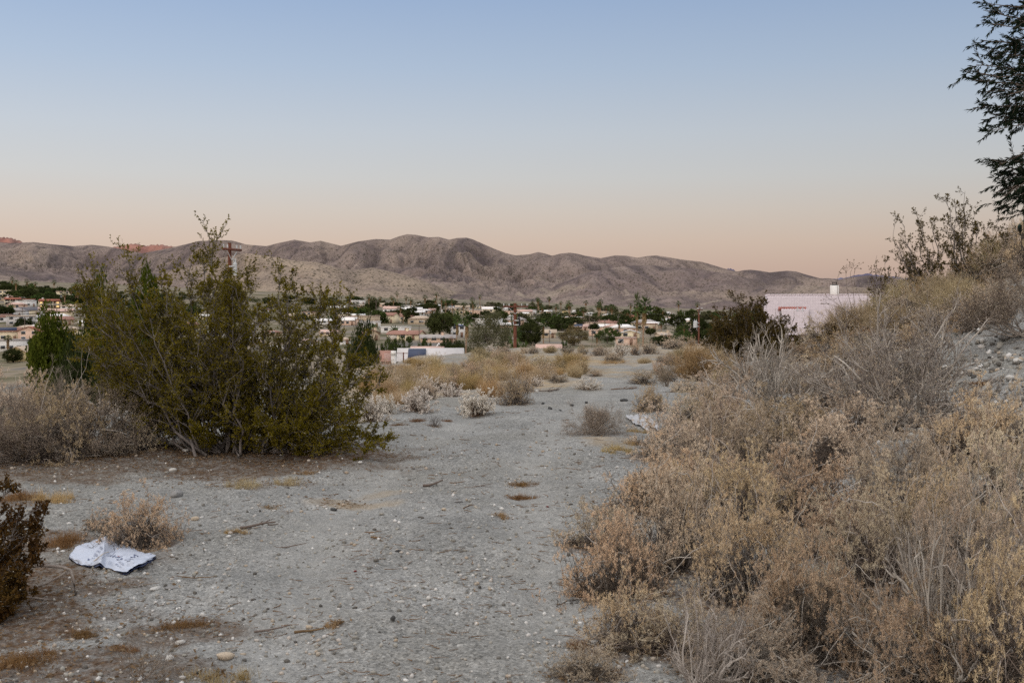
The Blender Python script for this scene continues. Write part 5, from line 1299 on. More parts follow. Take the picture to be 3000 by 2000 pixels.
# ---------------------------------------------------------------- houses
def house(px, ytop, ybase, wpx, roof, rmat, wmat, what, where, yaw=0.0, depth=None, d=None, chimney=None, garage=False, windows=3, fascia=None, panel=None, lit=False, aspect=None, unit=False):
    """front faces the camera before yaw; roof: gable (ridge across), gablef (gable end to us), hip, flat"""
    b = tplace(px, ybase, d); k = b[1] / FPX
    w = wpx * k / (abs(math.cos(yaw)) + 0.55 * abs(math.sin(yaw))) * 0.95
    H = max(2.7, EYE + elev(ytop) * b[1] - b[2])
    D = depth or min(max(7.0, w * 0.6), 14)
    az = math.atan2(b[0], b[1])
    r = root('house', b, yaw - az)
    tag(r, 'house', what, where, 'houses of the town')
    fr = {'gable': 0.36, 'gablef': 0.36, 'hip': 0.36, 'flat': 0.08}[roof]
    if H > 5.2: fr *= 0.75
    wh = H * (1 - fr); x = w / 2; ov = 0.45
    g = Geo(); g.box((0, D / 2, wh / 2 - 0.6), (w, D, wh + 1.2))
    rg = Geo()
    if roof == 'gable':
        for e in (-x, x): g.add([[e, 0, wh], [e, D, wh], [e, D / 2, H - 0.12]], [[0, 1, 2]])
        for s in (0, 1):
            y0 = -ov if s == 0 else D + ov; ze = wh - 0.14
            a = np.array([[-x - ov, y0, ze], [x + ov, y0, ze], [x + ov, D / 2, H], [-x - ov, D / 2, H]])
            V = np.vstack([a, a + [0, 0, 0.16]]); rg.add(V, [[0, 1, 2, 3], [7, 6, 5, 4], [0, 4, 5, 1], [1, 5, 6, 2], [3, 7, 4, 0]])
    elif roof == 'gablef':
        for e in (0, D): g.add([[-x, e, wh], [x, e, wh], [0, e, H - 0.12]], [[0, 1, 2]])
        for s in (-1, 1):
            xe = s * (x + ov); ze = wh - 0.14
            a = np.array([[xe, -ov, ze], [xe, D + ov, ze], [0, D + ov, H], [0, -ov, H]])
            V = np.vstack([a, a + [0, 0, 0.16]]); rg.add(V, [[0, 1, 2, 3], [7, 6, 5, 4], [0, 4, 5, 1], [1, 5, 6, 2], [3, 7, 4, 0]])
    elif roof == 'hip':
        i_ = min(D / 2, x * 0.8); ze = wh - 0.05
        a = np.array([[-x - ov, -ov, ze], [x + ov, -ov, ze], [x + ov, D + ov, ze], [-x - ov, D + ov, ze], [-x + i_, D / 2, H], [x - i_, D / 2, H]])
        rg.add(a, [[0, 1, 5, 4], [2, 3, 4, 5]], [[1, 2, 5], [3, 0, 4], [0, 2, 1], [0, 3, 2]])
    else:
        rg.box((0, D / 2, wh + (H - wh) / 2 - 0.02), (w + 0.5, D + 0.5, H - wh))
    link('wall', g.mesh('wall'), M[wmat], r); ro = link('roof', rg.mesh('roof'), M[rmat], r)
    if fascia:
        f = Geo(); f.box((0, -ov - 0.06, wh - 0.04), (w + 2 * ov, 0.08, 0.34)); link('fascia', f.mesh('fascia'), M[fascia], r)
    storeys = 2 if wh > 4.6 else 1
    rng = np.random.default_rng(int(px * 11 + ybase))
    nw = windows
    if w * 1024 / 3000 / k > 7 and nw:
        slots = np.linspace(-x + w / (2 * nw), x - w / (2 * nw), nw)
        for st in range(storeys):
            for j, sx in enumerate(slots):
                if garage and st == 0 and j == 0: continue
                zc = 1.55 + st * wh / 2
                ww = min(1.7, w / nw * 0.55); hh = 1.15
                if j == nw - 1 and st == 0 and nw > 1:
                    q = Geo(); q.box((sx, -0.03, 1.05), (1.0, 0.1, 2.1)); link('door', q.mesh('door'), M['door'], r); continue
                q = Geo(); q.box((sx, -0.03, zc), (ww + 0.2, 0.09, hh + 0.2)); fo = link('window', q.mesh('window'), M['trim'], r)
                q = Geo(); q.box((sx, -0.065, zc), (ww, 0.05, hh)); link('pane', q.mesh('pane'), M['lit'] if lit and rng.uniform() < 0.5 else M['glass'], fo)
        if garage:
            q = Geo(); q.box((slots[0], -0.04, 1.15), (min(4.6, w / nw * 0.85), 0.1, 2.3)); link('garage_door', q.mesh('garage_door'), M['garage'], r)
    if chimney is not None:
        q = Geo(); q.box((chimney * x, D * 0.45, H - 0.5), (1.0, 0.8, 2.6)); q.box((chimney * x, D * 0.45, H + 0.87), (1.15, 0.95, 0.14)); link('chimney', q.mesh('chimney'), M[wmat], ro)
    if panel:
        q = Geo(); p0, p1 = panel
        if roof == 'gable':
            n_ = np.array([0, -(H - wh + 0.14), D / 2 + ov]); n_ = n_ / np.linalg.norm(n_)
            pt = lambda u, v: np.array([u * x, -ov + v * (D / 2 + ov), wh + 0.02 + v * (H - wh + 0.14)]) + n_ * 0.24
            a = np.array([pt(p0, 0.12), pt(p1, 0.12), pt(p1, 0.85), pt(p0, 0.85)]); q.add(np.vstack([a, a - n_ * 0.05]), [[0, 1, 2, 3], [7, 6, 5, 4], [0, 4, 5, 1], [1, 5, 6, 2], [2, 6, 7, 3], [3, 7, 4, 0]])
        else:
            q.box(((p0 + p1) / 2 * x, D * 0.3, H + 0.3), ((p1 - p0) * x, D * 0.5, 0.08))
        link('solar_panel', q.mesh('solar_panel'), M['panel'], ro)
    if unit:
        q = Geo(); q.box((x * 0.2, D * 0.5, H + 0.35), (1.3, 1.1, 0.9)); link('roof_cooler', q.mesh('roof_cooler'), M['trim'], ro)
    return r

def motel(px, ytop, ybase, wpx, what, where, lit):
    b = tplace(px, ybase); k = b[1] / FPX; w = wpx * k; H = EYE + elev(ytop) * b[1] - b[2]
    r = root('motel', b, -math.atan2(b[0], b[1])); tag(r, 'motel', what, where)
    D = 8.0; g = Geo(); g.box((0, D / 2 + 1.6, H * 0.4), (w, D, H * 0.8)); link('wall', g.mesh('wall'), M['wall_cream'], r)
    g = Geo(); a = np.array([[-w / 2 - .5, -.4, H * .78], [w / 2 + .5, -.4, H * .78], [w / 2 + .5, D + 2, H * .78], [-w / 2 - .5, D + 2, H * .78], [-w / 2 + .6, 1.2, H], [w / 2 - .6, 1.2, H], [w / 2 - .6, D + .5, H], [-w / 2 + .6, D + .5, H]])
    g.add(a, [[0, 3, 2, 1], [4, 5, 6, 7], [0, 1, 5, 4], [1, 2, 6, 5], [2, 3, 7, 6], [3, 0, 4, 7]]); ro = link('roof', g.mesh('roof'), M['roof_red'], r)
    g = Geo(); g.box((0, 0.8, H * .39), (w, 1.7, 0.22)); link('balcony', g.mesh('balcony'), M['trim'], r)
    g = Geo(); g.box((0, 0.02, H * .39 + 0.75), (w, 0.06, 0.1)); g.box((0, 0.02, H * .39 + 0.42), (w, 0.05, 0.06)); link('railing', g.mesh('railing'), M['trim'], r)
    for j, xx in enumerate(np.linspace(-w / 2 + .2, w / 2 - .2, 4)):
        g = Geo(); g.box((xx, 0.1, H * .39), (0.32, 0.32, H * .78)); link('post', g.mesh('post'), M['wall_cream'], r)
    for st in (0, 1):
        for j, xx in enumerate(np.linspace(-w / 2 + w / 8, w / 2 - w / 8, 4)):
            z = 0.1 + st * H * .39
            q = Geo(); q.box((xx, 1.57, z + 1.15), (1.7, 0.08, 1.4)); wo = link('window', q.mesh('window'), M['trim'], r)
            q = Geo(); q.box((xx, 1.53, z + 1.15), (1.5, 0.06, 1.2)); link('pane', q.mesh('pane'), M['lit'] if (lit and j in (0, 3)) else M['glass'], wo)
            q = Geo(); q.box((xx + 1.5, 1.57, z + 1.0), (0.9, 0.08, 2.0)); link('door', q.mesh('door'), M['door'], r)
    g = Geo(); g.box((-w * .3, D * .5, H + .4), (1.2, 1.2, .8)); link('roof_unit', g.mesh('roof_unit'), M['trim'], ro)
    return r

LC = 'left of the large creosote'
motel(145, 876, 903, 60, 'two storey motel with red mansard roof and lit warm rooms', 'at the left of town', True)
motel(38, 872, 894, 46, 'two storey motel with red mansard roof, unlit', 'nearest the left photo edge', False)
HS = [  # px, ytop, ybase, w, roof, roof mat, wall mat, words, where, extra
 (32, 850, 871, 70, 'flat', 'wall_cream', 'wall_cream', 'long cream flat building with dark openings', 'under the hills at far left', dict(windows=6)),
 (86, 875, 896, 34, 'flat', 'roof_red', 'wall_grey', 'grey building with red flat roof', 'between the two motels', dict(windows=2)),
 (50, 886, 904, 60, 'hip', 'roof_pink', 'wall_peach', 'hip roofed peach house', 'in front of the unlit motel', {}),
 (92, 900, 924, 76, 'gable', 'roof_dark', 'wall_cream', 'cream house with dark grey roof', 'below the lit motel', dict(yaw=0.5, windows=2)),
 (172, 905, 936, 84, 'gable', 'roof_pink', 'wall_cream', 'large house with a broad pale pink roof', 'right below the lit motel', dict(windows=2, yaw=-0.15)),
 (62, 924, 954, 84, 'flat', 'roof_tan', 'wall_grey', 'long grey walled flat building', 'behind the wire, left of the bright tree', dict(windows=3)),
 (26, 960, 998, 66, 'gable', 'roof_brown', 'wall_cream', 'cream house with dark solar panels on brown roof', 'at the left photo edge', dict(panel=(-0.95, 0.7), windows=2)),
 (84, 957, 1001, 74, 'gablef', 'roof_red', 'wall_peach', 'peach house with red brown gable roof', 'left of the bright tree', dict(unit=True, windows=2, yaw=-0.4)),
 (44, 994, 1028, 92, 'flat', 'roof_grey', 'wall_white', 'long white house with dark windows', 'in the front row at the left photo edge', dict(windows=4)),
 (92, 1015, 1056, 52, 'gable', 'roof_tan', 'wall_yellow', 'yellow house partly hidden by the bright tree', 'in the front row', dict(yaw=0.9, windows=2)),
 (1127, 916, 946, 70, 'gable', 'roof_brown', 'wall_cream', 'tall two storey cream house with brown roof', 'in the middle of town', dict(yaw=-0.55, windows=4)),
 (1188, 919, 940, 60, 'gable', 'roof_brown', 'wall_cream', 'cream house with brown gable roof', 'right of the two storey house', dict(yaw=-0.5, windows=2)),
 (1082, 941, 958, 70, 'flat', 'roof_white', 'wall_white', 'long low white roofed house', 'in front of the two storey house', {}),
 (1018, 930, 953, 52, 'gable', 'roof_white', 'wall_peach', 'pinkish house with white roof', 'beside the large creosote', dict(yaw=-0.4)),
 (1076, 923, 943, 28, 'flat', 'roof_grey', 'wall_white', 'small grey roofed house', 'left of the two storey house', dict(windows=2)),
 (1160, 958, 974, 92, 'flat', 'roof_white', 'wall_white', 'wide white flat roofed house', 'behind the brown roofed house with garage', {}),
 (1092, 966, 998, 52, 'gablef', 'roof_brown', 'wall_tan', 'tan house with reddish brown roof and white chimney', 'beside the large creosote', dict(chimney=0.7, yaw=0.3, windows=2)),
 (1180, 969, 997, 116, 'gable', 'roof_brown', 'wall_cream', 'wide brown roofed house with garage', 'left of the dark round tree', dict(yaw=-0.35, garage=True, chimney=0.1)),
 (1284, 983, 1004, 108, 'gable', 'roof_grey', 'wall_peach', 'long low house with grey brown roof and small chimney', 'below the dark round tree', dict(chimney=0.25, windows=4)),
 (1343, 950, 988, 42, 'flat', 'roof_white', 'wall_white', 'white block house with a blue band', 'behind the pair of fan palms', dict(fascia='blue', windows=2)),
 (1310, 931, 953, 28, 'gable', 'roof_brown', 'wall_pink', 'brownish roofed house', 'left of the white block house', {}),
 (1050, 879, 890, 44, 'flat', 'roof_white', 'wall_white', 'white flat roofed building', 'at the foot of the hills by the creosote', {}),
 (1275, 892, 905, 46, 'gable', 'roof_white', 'wall_white', 'white gabled long house', 'at the foot of the hills', dict(yaw=0.4)),
 (1345, 896, 905, 64, 'flat', 'blue', 'wall_white', 'long white building with blue roof edge', 'at the foot of the hills', dict(windows=5)),
 (1259, 904, 917, 36, 'gable', 'roof_pink', 'wall_peach', 'peach house', 'above the dark round tree', {}),
 (1352, 910, 921, 36, 'flat', 'wall_cream', 'wall_cream', 'cream flat building', 'above the pair of fan palms', {}),
 (1340, 902, 911, 72, 'flat', 'roof_tan', 'wall_tan', 'long tan building', 'below the building with blue roof edge', dict(windows=5)),
 (1225, 910, 923, 40, 'gable', 'roof_white', 'wall_white', 'white house with chimney', 'right of the brown gable house', dict(chimney=0.6)),
 (1192, 894, 905, 38, 'flat', 'roof_white', 'wall_white', 'white flat house', 'above the brown gable house', {}),
 (1547, 943, 955, 22, 'flat', 'roof_white', 'wall_white', 'small white flat house', 'right of the dark pole', dict(windows=1)),
 (1588, 932, 948, 42, 'gable', 'roof_white', 'wall_grey', 'white and grey roofed house', 'above the shaggy palm', {}),
 (1600, 966, 990, 60, 'gable', 'roof_tan', 'wall_tan', 'tan house', 'behind the shaggy palm', {}),
 (1701, 951, 968, 44, 'gable', 'roof_pink', 'wall_peach', 'pink roofed house with pale solar panels', 'above the brownish tree', dict(panel=(-0.9, 0.3))),
 (1712, 942, 954, 62, 'flat', 'roof_tan', 'wall_tan', 'wide tan flat building', 'above the pink roofed house', {}),
 (1739, 967, 984, 30, 'flat', 'wall_peach', 'wall_peach', 'orange tan flat house', 'left of the bright green tree', dict(windows=1)),
 (1628, 916, 928, 26, 'gable', 'roof_white', 'wall_white', 'white gabled house', 'right of the umbrella tree', {}),
 (1659, 911, 924, 24, 'flat', 'wall_yellow', 'wall_yellow', 'yellow flat house', 'among the far palms', dict(windows=1)),
 (1832, 950, 978, 90, 'hip', 'roof_white', 'wall_peach', 'large peach house with white hip roof', 'left of the tall palm', dict(yaw=0.3)),
 (1846, 967, 990, 58, 'gablef', 'roof_white', 'wall_cream', 'cream gabled house with white roof edge', 'just left of the tall palm, front row', dict(windows=2)),
 (1906, 944, 963, 56, 'gable', 'roof_white', 'wall_peach', 'white roofed peach house', 'right of the tall palm', dict(yaw=-0.3)),
 (1980, 936, 952, 46, 'flat', 'roof_white', 'wall_white', 'white flat house', 'left of the second pole', {}),
 (2018, 932, 950, 40, 'hip', 'roof_white', 'wall_white', 'white hip roofed house', 'just left of the second pole', {}),
 (1950, 974, 994, 42, 'gable', 'roof_tan', 'wall_tan', 'tan gabled house with chimney', 'right of the tall palm, front row', dict(chimney=0.8, yaw=0.3)),
 (1834, 990, 1012, 64, 'flat', 'roof_pink', 'wall_peach', 'low peach house', 'behind the crest bushes left of the tall palm', dict(windows=2)),
 (2040, 964, 980, 40, 'gable', 'roof_pink', 'wall_peach', 'pink roofed house', 'at the second pole', {}),
 (1844, 924, 942, 28, 'gable', 'roof_red', 'wall_pink', 'pinkish red house', 'left of the cypress', dict(windows=1)),
 (1770, 936, 950, 30, 'gable', 'roof_brown', 'wall_cream', 'small brown roofed house', 'above the bright green tree', {}),
 (1935, 926, 938, 30, 'flat', 'roof_white', 'wall_white', 'small white flat house', 'right of the cypress', {}),
 (2010, 914, 926, 34, 'flat', 'roof_white', 'wall_white', 'white flat house', 'at the foot of the hills above the second pole', {}),
 (2085, 950, 972, 40, 'gable', 'roof_white', 'wall_white', 'white roofed house', 'seen through the dark creosote by the tiled roof', {}),
 (2130, 936, 955, 40, 'flat', 'roof_white', 'wall_peach', 'pale flat house', 'seen through the dark creosote by the tiled roof', {}),
]
for px, yt, yb, w, rf, rm, wm, what, where, ex in HS: house(px, yt, yb, w, rf, rm, wm, what, where, **ex)
house(1608, 1013, 1034, 66, 'gable', 'roof_pink', 'wall_peach', 'low house with pink tiled roof', 'just behind the crest, right of the dark pole', d=170)
house(1252, 1018, 1044, 92, 'gable', 'roof_pink', 'wall_peach', 'long low house with dusty pink roof', 'behind the white roof with dark panel', d=230, windows=0)
house(1286, 1008, 1026, 20, 'gablef', 'roof_white', 'wall_white', 'tiny white cottage', 'among green bushes behind the pink roof', d=250, windows=1)
house(1262, 1026, 1096, 196, 'gable', 'roof_pale', 'roof_pale', 'nearest house with white tiled roof and tall white chimney', 'just behind the fence post', d=185, chimney=None, panel=(-0.72, -0.15), windows=0, depth=13)
house(1134, 1031, 1085, 34, 'gable', 'roof_brown', 'wall_pink', 'house end with dusty red roof', 'left of the tall white chimney', d=200, windows=0)
# the free standing chimney stack of the nearest house
b = tplace(1153, 1060, 180); k = b[1] / FPX; g = Geo(); tz = EYE + elev(1027) * b[1]
hc = tz - b[2]; g.box((0, 0, hc / 2), (0.72, 0.7, hc)); g.box((0, 0, hc - 0.35), (0.92, 0.9, 0.7), 0, 0.8)
o = link('chimney_stack', g.mesh('chimney_stack'), M['wall_white']); o.location = b; tag(o, 'chimney', 'tall white plastered chimney stack', 'behind the fence post')

# houses seen through and above the large creosote, then the far rows
rng = np.random.default_rng(12)
def far_house(px, yb, w, where):
    r_ = rng.choice(['flat', 'gable', 'hip']); rm = rng.choice(['roof_white', 'roof_white', 'roof_brown', 'roof_pink', 'roof_tan', 'roof_grey']); wm = rng.choice(['wall_white', 'wall_cream', 'wall_peach', 'wall_tan', 'wall_white'])
    nm = {'roof_white': 'white', 'roof_brown': 'brown', 'roof_pink': 'pinkish', 'roof_tan': 'tan', 'roof_grey': 'grey'}[rm]
    house(px, yb - w * rng.uniform(0.22, 0.32), yb, w, r_, rm, wm, nm + ' roofed house', where, windows=3 if w > 24 else 0, yaw=rng.uniform(-0.5, 0.5))
for px, yb, w in ((250, 955, 50), (330, 930, 44), (420, 950, 52), (505, 925, 48), (560, 960, 56), (610, 935, 48), (690, 930, 50), (745, 960, 60), (800, 985, 62), (730, 1010, 70), (850, 935, 50), (905, 925, 46), (950, 950, 52), (870, 975, 58), (960, 985, 60), (900, 1015, 66), (820, 1030, 72), (700, 1050, 74), (1000, 1010, 60), (630, 985, 60), (780, 915, 40), (1010, 925, 36), (940, 905, 34)):
    far_house(px, yb, w, 'glimpsed through the large creosote')
for px, yb, w in ((210, 868, 24), (270, 880, 28), (860, 893, 24), (980, 893, 26), (1110, 891, 24), (1150, 896, 26), (1230, 897, 22), (1400, 904, 28), (1440, 906, 26), (1420, 920, 30), (1560, 912, 24), (1535, 925, 28), (1600, 915, 24), (1690, 918, 26), (1730, 924, 30), (1760, 918, 24), (1790, 930, 28), (1820, 922, 22), (1900, 928, 26), (1960, 922, 26), (1670, 935, 30), (1650, 948, 32), (1500, 935, 30), (1460, 940, 30), (1390, 935, 30), (1230, 935, 30), (1250, 950, 34), (1930, 938, 28), (2060, 928, 30), (2100, 926, 28), (1485, 910, 26), (1865, 915, 20), (1575, 900 + 8, 22), (1310, 915, 26)):
    far_house(px, yb, w, 'in the far rows of town')

rng = np.random.default_rng(18)
for i in range(62):
    px = rng.uniform(985, 2060) if i > 19 else rng.uniform(5, 235); f0 = float(np.interp(px, [p for p, _ in FOOT], [q for _, q in FOOT])); py = f0 + 12 + rng.uniform(0, 1) * (54 if i > 19 else 120)
    d_ = G(px, py, 95.0)[1]; w = rng.uniform(11, 17) / d_ * FPX
    c_ = 'left of the creosote' if px < 240 else 'left of the olive tree' if px < 1370 else 'by the olive tree' if px < 1505 else 'right of the dark pole' if px < 1650 else 'by the brownish tree' if px < 1760 else 'left of the tall palm' if px < 1885 else 'right of the tall palm'
    far_house(px, py, w, ('in far rows ' if py - f0 < 34 else 'in middle rows ') + c_)

# ---- named trees
TS = [
 ('tall_bright', 158, 934, 1118, 165, 'bright glossy green tree', 'left of the large creosote, in front of the houses', 64),
 ('tall_bright', 290, 838, 1000, 115, 'tall bright green tree', 'behind the left shoulder of the large creosote', 70),
 ('tall_bright', 428, 815, 1010, 115, 'tallest bright green tree', 'behind the middle of the large creosote', 74),
 ('dense', 235, 1000, 1120, 150, 'dark green tree', 'right behind the bright glossy tree', 58),
 ('tall_bright', 370, 940, 1090, 190, 'deep green tree', 'hidden behind the left half of the large creosote', 62),
 ('dense', 1062, 958, 1062, 110, 'dark green tree', 'touching the right side of the large creosote', 90),
 ('round_dark', 1290, 914, 990, 92, 'large dark round tree', 'left of the pair of fan palms', None),
 ('olive', 1437, 918, 1032, 150, 'broad greyish olive tree', 'left of the dark pole', 215),
 ('dense', 1551, 948, 1012, 80, 'dark dense tree', 'right of the dark pole', None),
 ('hedge', 1162, 988, 1038, 100, 'soft green feathery tree', 'behind the white chimney stack', 235),
 ('hedge', 1240, 994, 1030, 70, 'green spreading bush', 'behind the dusty pink roof', 245),
 ('round_mid', 1200, 985, 1008, 22, 'small clipped round tree', 'below the brown roofed house with garage', None),
 ('dense', 1310, 995, 1034, 50, 'dark bushy tree', 'below the pair of fan palms', 235),
 ('dense', 1345, 1000, 1040, 60, 'dark leafy tree', 'between the fan palms and the olive tree', 225),
 ('umbrella', 1023, 902, 920, 78, 'dark flat topped tree', 'beside the large creosote, far rows', None),
 ('small_olive', 1091, 874, 908, 46, 'greyish tall tree', 'above the two storey house', None),
 ('small_dark', 1033, 868, 888, 42, 'dark dome tree', 'at the foot of the hills by the creosote', None),
 ('round_dark', 1237, 889, 918, 38, 'black green dome tree', 'above the brown gable house', None),
 ('small_dark', 1259, 879, 896, 34, 'dark tree', 'at the foot of the hills above the white gabled long house', None),
 ('umbrella', 1601, 913, 936, 40, 'flat topped umbrella tree', 'right of the dark pole, far rows', None),
 ('umbrella', 1648, 930, 962, 80, 'wide dark umbrella tree', 'right of the shaggy palm', None),
 ('brown', 1682, 954, 1012, 86, 'brownish green tree', 'on the crest line right of the shaggy palm', None),
 ('hedge', 1780, 960, 1006, 90, 'light green feathery tree', 'left of the peach house with hip roof', None),
 ('small_dark', 1458, 898, 918, 26, 'dark round tree', 'above the olive tree', None),
 ('small_mid', 1556, 897, 918, 34, 'green dome tree', 'above the dark pole transformer', None),
 ('round_dark', 1740, 946, 972, 32, 'dark round tree', 'above the orange tan house', None),
 ('small_olive', 1796, 892, 924, 32, 'tall grey green tree', 'at the foot of the hills left of the tall palm', None),
 ('column', 1866, 902, 946, 26, 'dark cypress', 'just left of the tall palm', None),
 ('round_dark', 1915, 917, 945, 22, 'dark tall shrub tree', 'right of the tall palm', None),
 ('hedge', 1944, 928, 952, 44, 'green hedge like tree', 'right of the tall palm, middle rows', None),
 ('dense', 1788, 922, 960, 54, 'dark dense tree', 'above the light green feathery tree', None),
 ('round_dark', 1906, 960, 984, 34, 'dark reddish tree', 'right below the tall palm crown', None),
 ('dense', 2050, 935, 1004, 50, 'dark green tree', 'right of the second pole', None),
 ('hedge', 1835, 985, 1000, 70, 'clipped green hedge', 'in front of the cream gabled house', None),
 ('dense', 1935, 985, 1012, 60, 'dark leafy bushes', 'behind the crest right of the tall palm', None),
 ('hedge', 2000, 968, 1006, 70, 'green leafy tree', 'left of the second pole, front row', None),
 ('dense', 2090, 960, 1008, 70, 'dark green tree', 'behind the dark creosote by the tiled roof', None),
 ('hedge', 1530, 1003, 1034, 70, 'green bushes', 'behind the dark pole foot', 200),
 ('hedge', 1650, 1000, 1036, 60, 'green bushes', 'behind the twiggy crest shrub', 200),
 ('round_dark', 15, 895, 930, 60, 'dark tree', 'at the left photo edge under the motels', None),
 ('umbrella', 70, 930, 962, 60, 'dark bushy tree', 'in front of the long grey building', None),
 ('dense', 110, 985, 1030, 50, 'brown green bush', 'left of the bright glossy tree', None),
 ('umbrella', 60, 832, 866, 60, 'dark tree', 'above the long cream building', None),
 ('round_dark', 85, 845, 880, 44, 'dark tree', 'right of the long cream building', None),
 ('umbrella', 130, 858, 876, 60, 'dark low tree', 'just above the lit motel', None),
 ('umbrella', 20, 828, 856, 60, 'dark tree', 'top left corner of town', None),
 ('small_mid', 200, 880, 905, 40, 'green tree', 'right of the lit motel', None),
 ('dense', 40, 1022, 1062, 60, 'brownish scrub tree', 'below the long white house', None),
]
for kd, px, yt, yb, w, what, where, d in TS: tree(kd, px, yt, yb, w, what, where, d)

PS = [
 ('tall', 1885, 897, 1000, 52, 'tall fan palm standing above the town', 'left of the second pole', 230),
 ('short', 1866, 895, 960, 30, 'smaller fan palm', 'behind the tall palm', 300),
 ('tall', 1338, 934, 1030, 32, 'left one of a pair of slim fan palms', 'left of the olive tree', 225),
 ('tall', 1366, 936, 1040, 40, 'right one of a pair of slim fan palms', 'left of the olive tree', 200),
 ('skirt', 1592, 952, 1006, 26, 'shaggy fan palm with brown skirt', 'right of the dark pole', None),
 ('yellow', 1509, 1003, 1040, 46, 'low yellowish fan palm', 'at the foot of the dark pole', 150),
 ('short', 2004, 955, 1002, 34, 'short fan palm', 'left of the second pole', None),
 ('date', 1094, 955, 972, 34, 'dark drooping palm', 'behind the reddish brown roof', None),
 ('date', 1155, 968, 996, 32, 'drooping feather palm', 'before the brown roofed house with garage', None),
 ('tall', 1051, 918, 960, 16, 'slim palm', 'above the long low white house', None),
 ('tall', 1181, 920, 950, 16, 'small fan palm', 'before the brown gable house', None),
 ('skirt', 120, 930, 966, 44, 'shaggy brown palm', 'above the red brown gable roof', None),
 ('skirt', 24, 990, 1034, 30, 'brownish palm', 'in front of the long white house', None),
 ('date', 34, 903, 925, 30, 'dark palm', 'left of the cream house with dark roof', None),
 ('short', 134, 908, 930, 22, 'palm', 'right of the cream house with dark roof', None),
 ('skirt', 1748, 985, 1012, 20, 'rusty brown palm', 'on the crest right of the brownish tree', None),
 ('short', 1815, 945, 985, 20, 'fan palm', 'before the peach house with hip roof', None),
 ('short', 1937, 948, 972, 20, 'yellowish palm', 'right of the tall palm, middle rows', None),
]
for kd, px, yc, yb, w, what, where, d in PS: palm(kd, px, yc, yb, w, what, where, d)

# ---- the many small trees and palms of the far rows
rng = np.random.default_rng(33)
def foot_y(px): return np.interp(px, [p for p, _ in FOOT], [q for _, q in FOOT])
def row_words(px, py):
    f = (py - foot_y(px))
    a = 'under the hills' if f < 14 else 'in far rows' if f < 34 else 'in middle rows' if f < 70 else 'in near rows'
    c = ('left of the creosote' if px < 230 else 'behind the creosote' if px < 1050 else 'above the two storey house' if px < 1170 and f < 40 else 'left of the olive tree' if px < 1370 else 'by the olive tree' if px < 1505
         else 'right of the dark pole' if px < 1640 else 'by the brownish tree' if px < 1760 else 'left of the tall palm' if px < 1885 else 'left of the second pole' if px < 2045 else 'right of the second pole')
    return a + ' ' + c
n_t = 0
for i in range(500):
    px = rng.uniform(0, 2240) if i % 6 else rng.uniform(0, 240); t = rng.uniform(0, 1) ** 1.5
    py = foot_y(px) + 1.5 + t * (62 if px > 230 else 44) + rng.uniform(0, 3)
    if 600 < px < 1000 and rng.uniform() < 0.5: continue
    if n_t > 205: break
    d_ = G(px, py, 95.0)[1]
    hpx = rng.uniform(3.6, 7.5) / d_ * FPX; wpx = hpx * rng.uniform(1.1, 2.5)
    kd = rng.choice(['small_dark', 'small_mid', 'small_dark', 'small_olive', 'umbrella'] if d_ > 500 else ['round_dark', 'round_mid', 'umbrella', 'hedge'])
    nm = {'small_dark': 'small dark tree', 'small_mid': 'small green tree', 'small_olive': 'small greyish tree', 'umbrella': 'flat topped dark tree', 'round_dark': 'round dark tree', 'round_mid': 'round green tree', 'hedge': 'low green tree'}[kd]
    tree(kd, px, py - hpx, py, wpx, nm, row_words(px, py)); n_t += 1
def tree_mass():
    g = Geo(); r2 = np.random.default_rng(44)
    for i in range(650):
        px = r2.uniform(-40, 2260) if i % 9 else r2.uniform(-40, 260); py = foot_y(px) + 0.5 + r2.uniform(0, 1) ** 1.6 * (62 if px > 260 else 46)
        b = G(px, py, 95.0); h = r2.uniform(1.8, 5.0); w = h * r2.uniform(0.8, 2.0); n = 120
        u = rdir(r2, n); u[:, 2] = np.abs(u[:, 2]); c = b + u * (r2.uniform(0.4, 1, n) ** .5)[:, None] * np.array([w, w * .8, h])
        V, F = leaves(r2, c, rdir(r2, n), np.full(n, 0.75), np.full(n, 0.5)); g.add(V, F)
    return g.mesh('far_trees')
o = link('far_treeline', tree_mass(), M['tree_dark']); o['kind'] = 'stuff'
for i in range(66):
    px = rng.choice([rng.uniform(0, 240), rng.uniform(980, 2220), rng.uniform(1150, 1420), rng.uniform(1560, 1800), rng.uniform(980, 2220)]); py = foot_y(px) + 3 + rng.uniform(0, 1) ** 1.4 * 46
    d_ = G(px, py, 95.0)[1]
    hpx = rng.uniform(7, 12) / d_ * FPX
    palm('far', px, py - hpx, py, rng.uniform(4.2, 5.6) / d_ * FPX, 'distant fan palm', row_words(px, py))

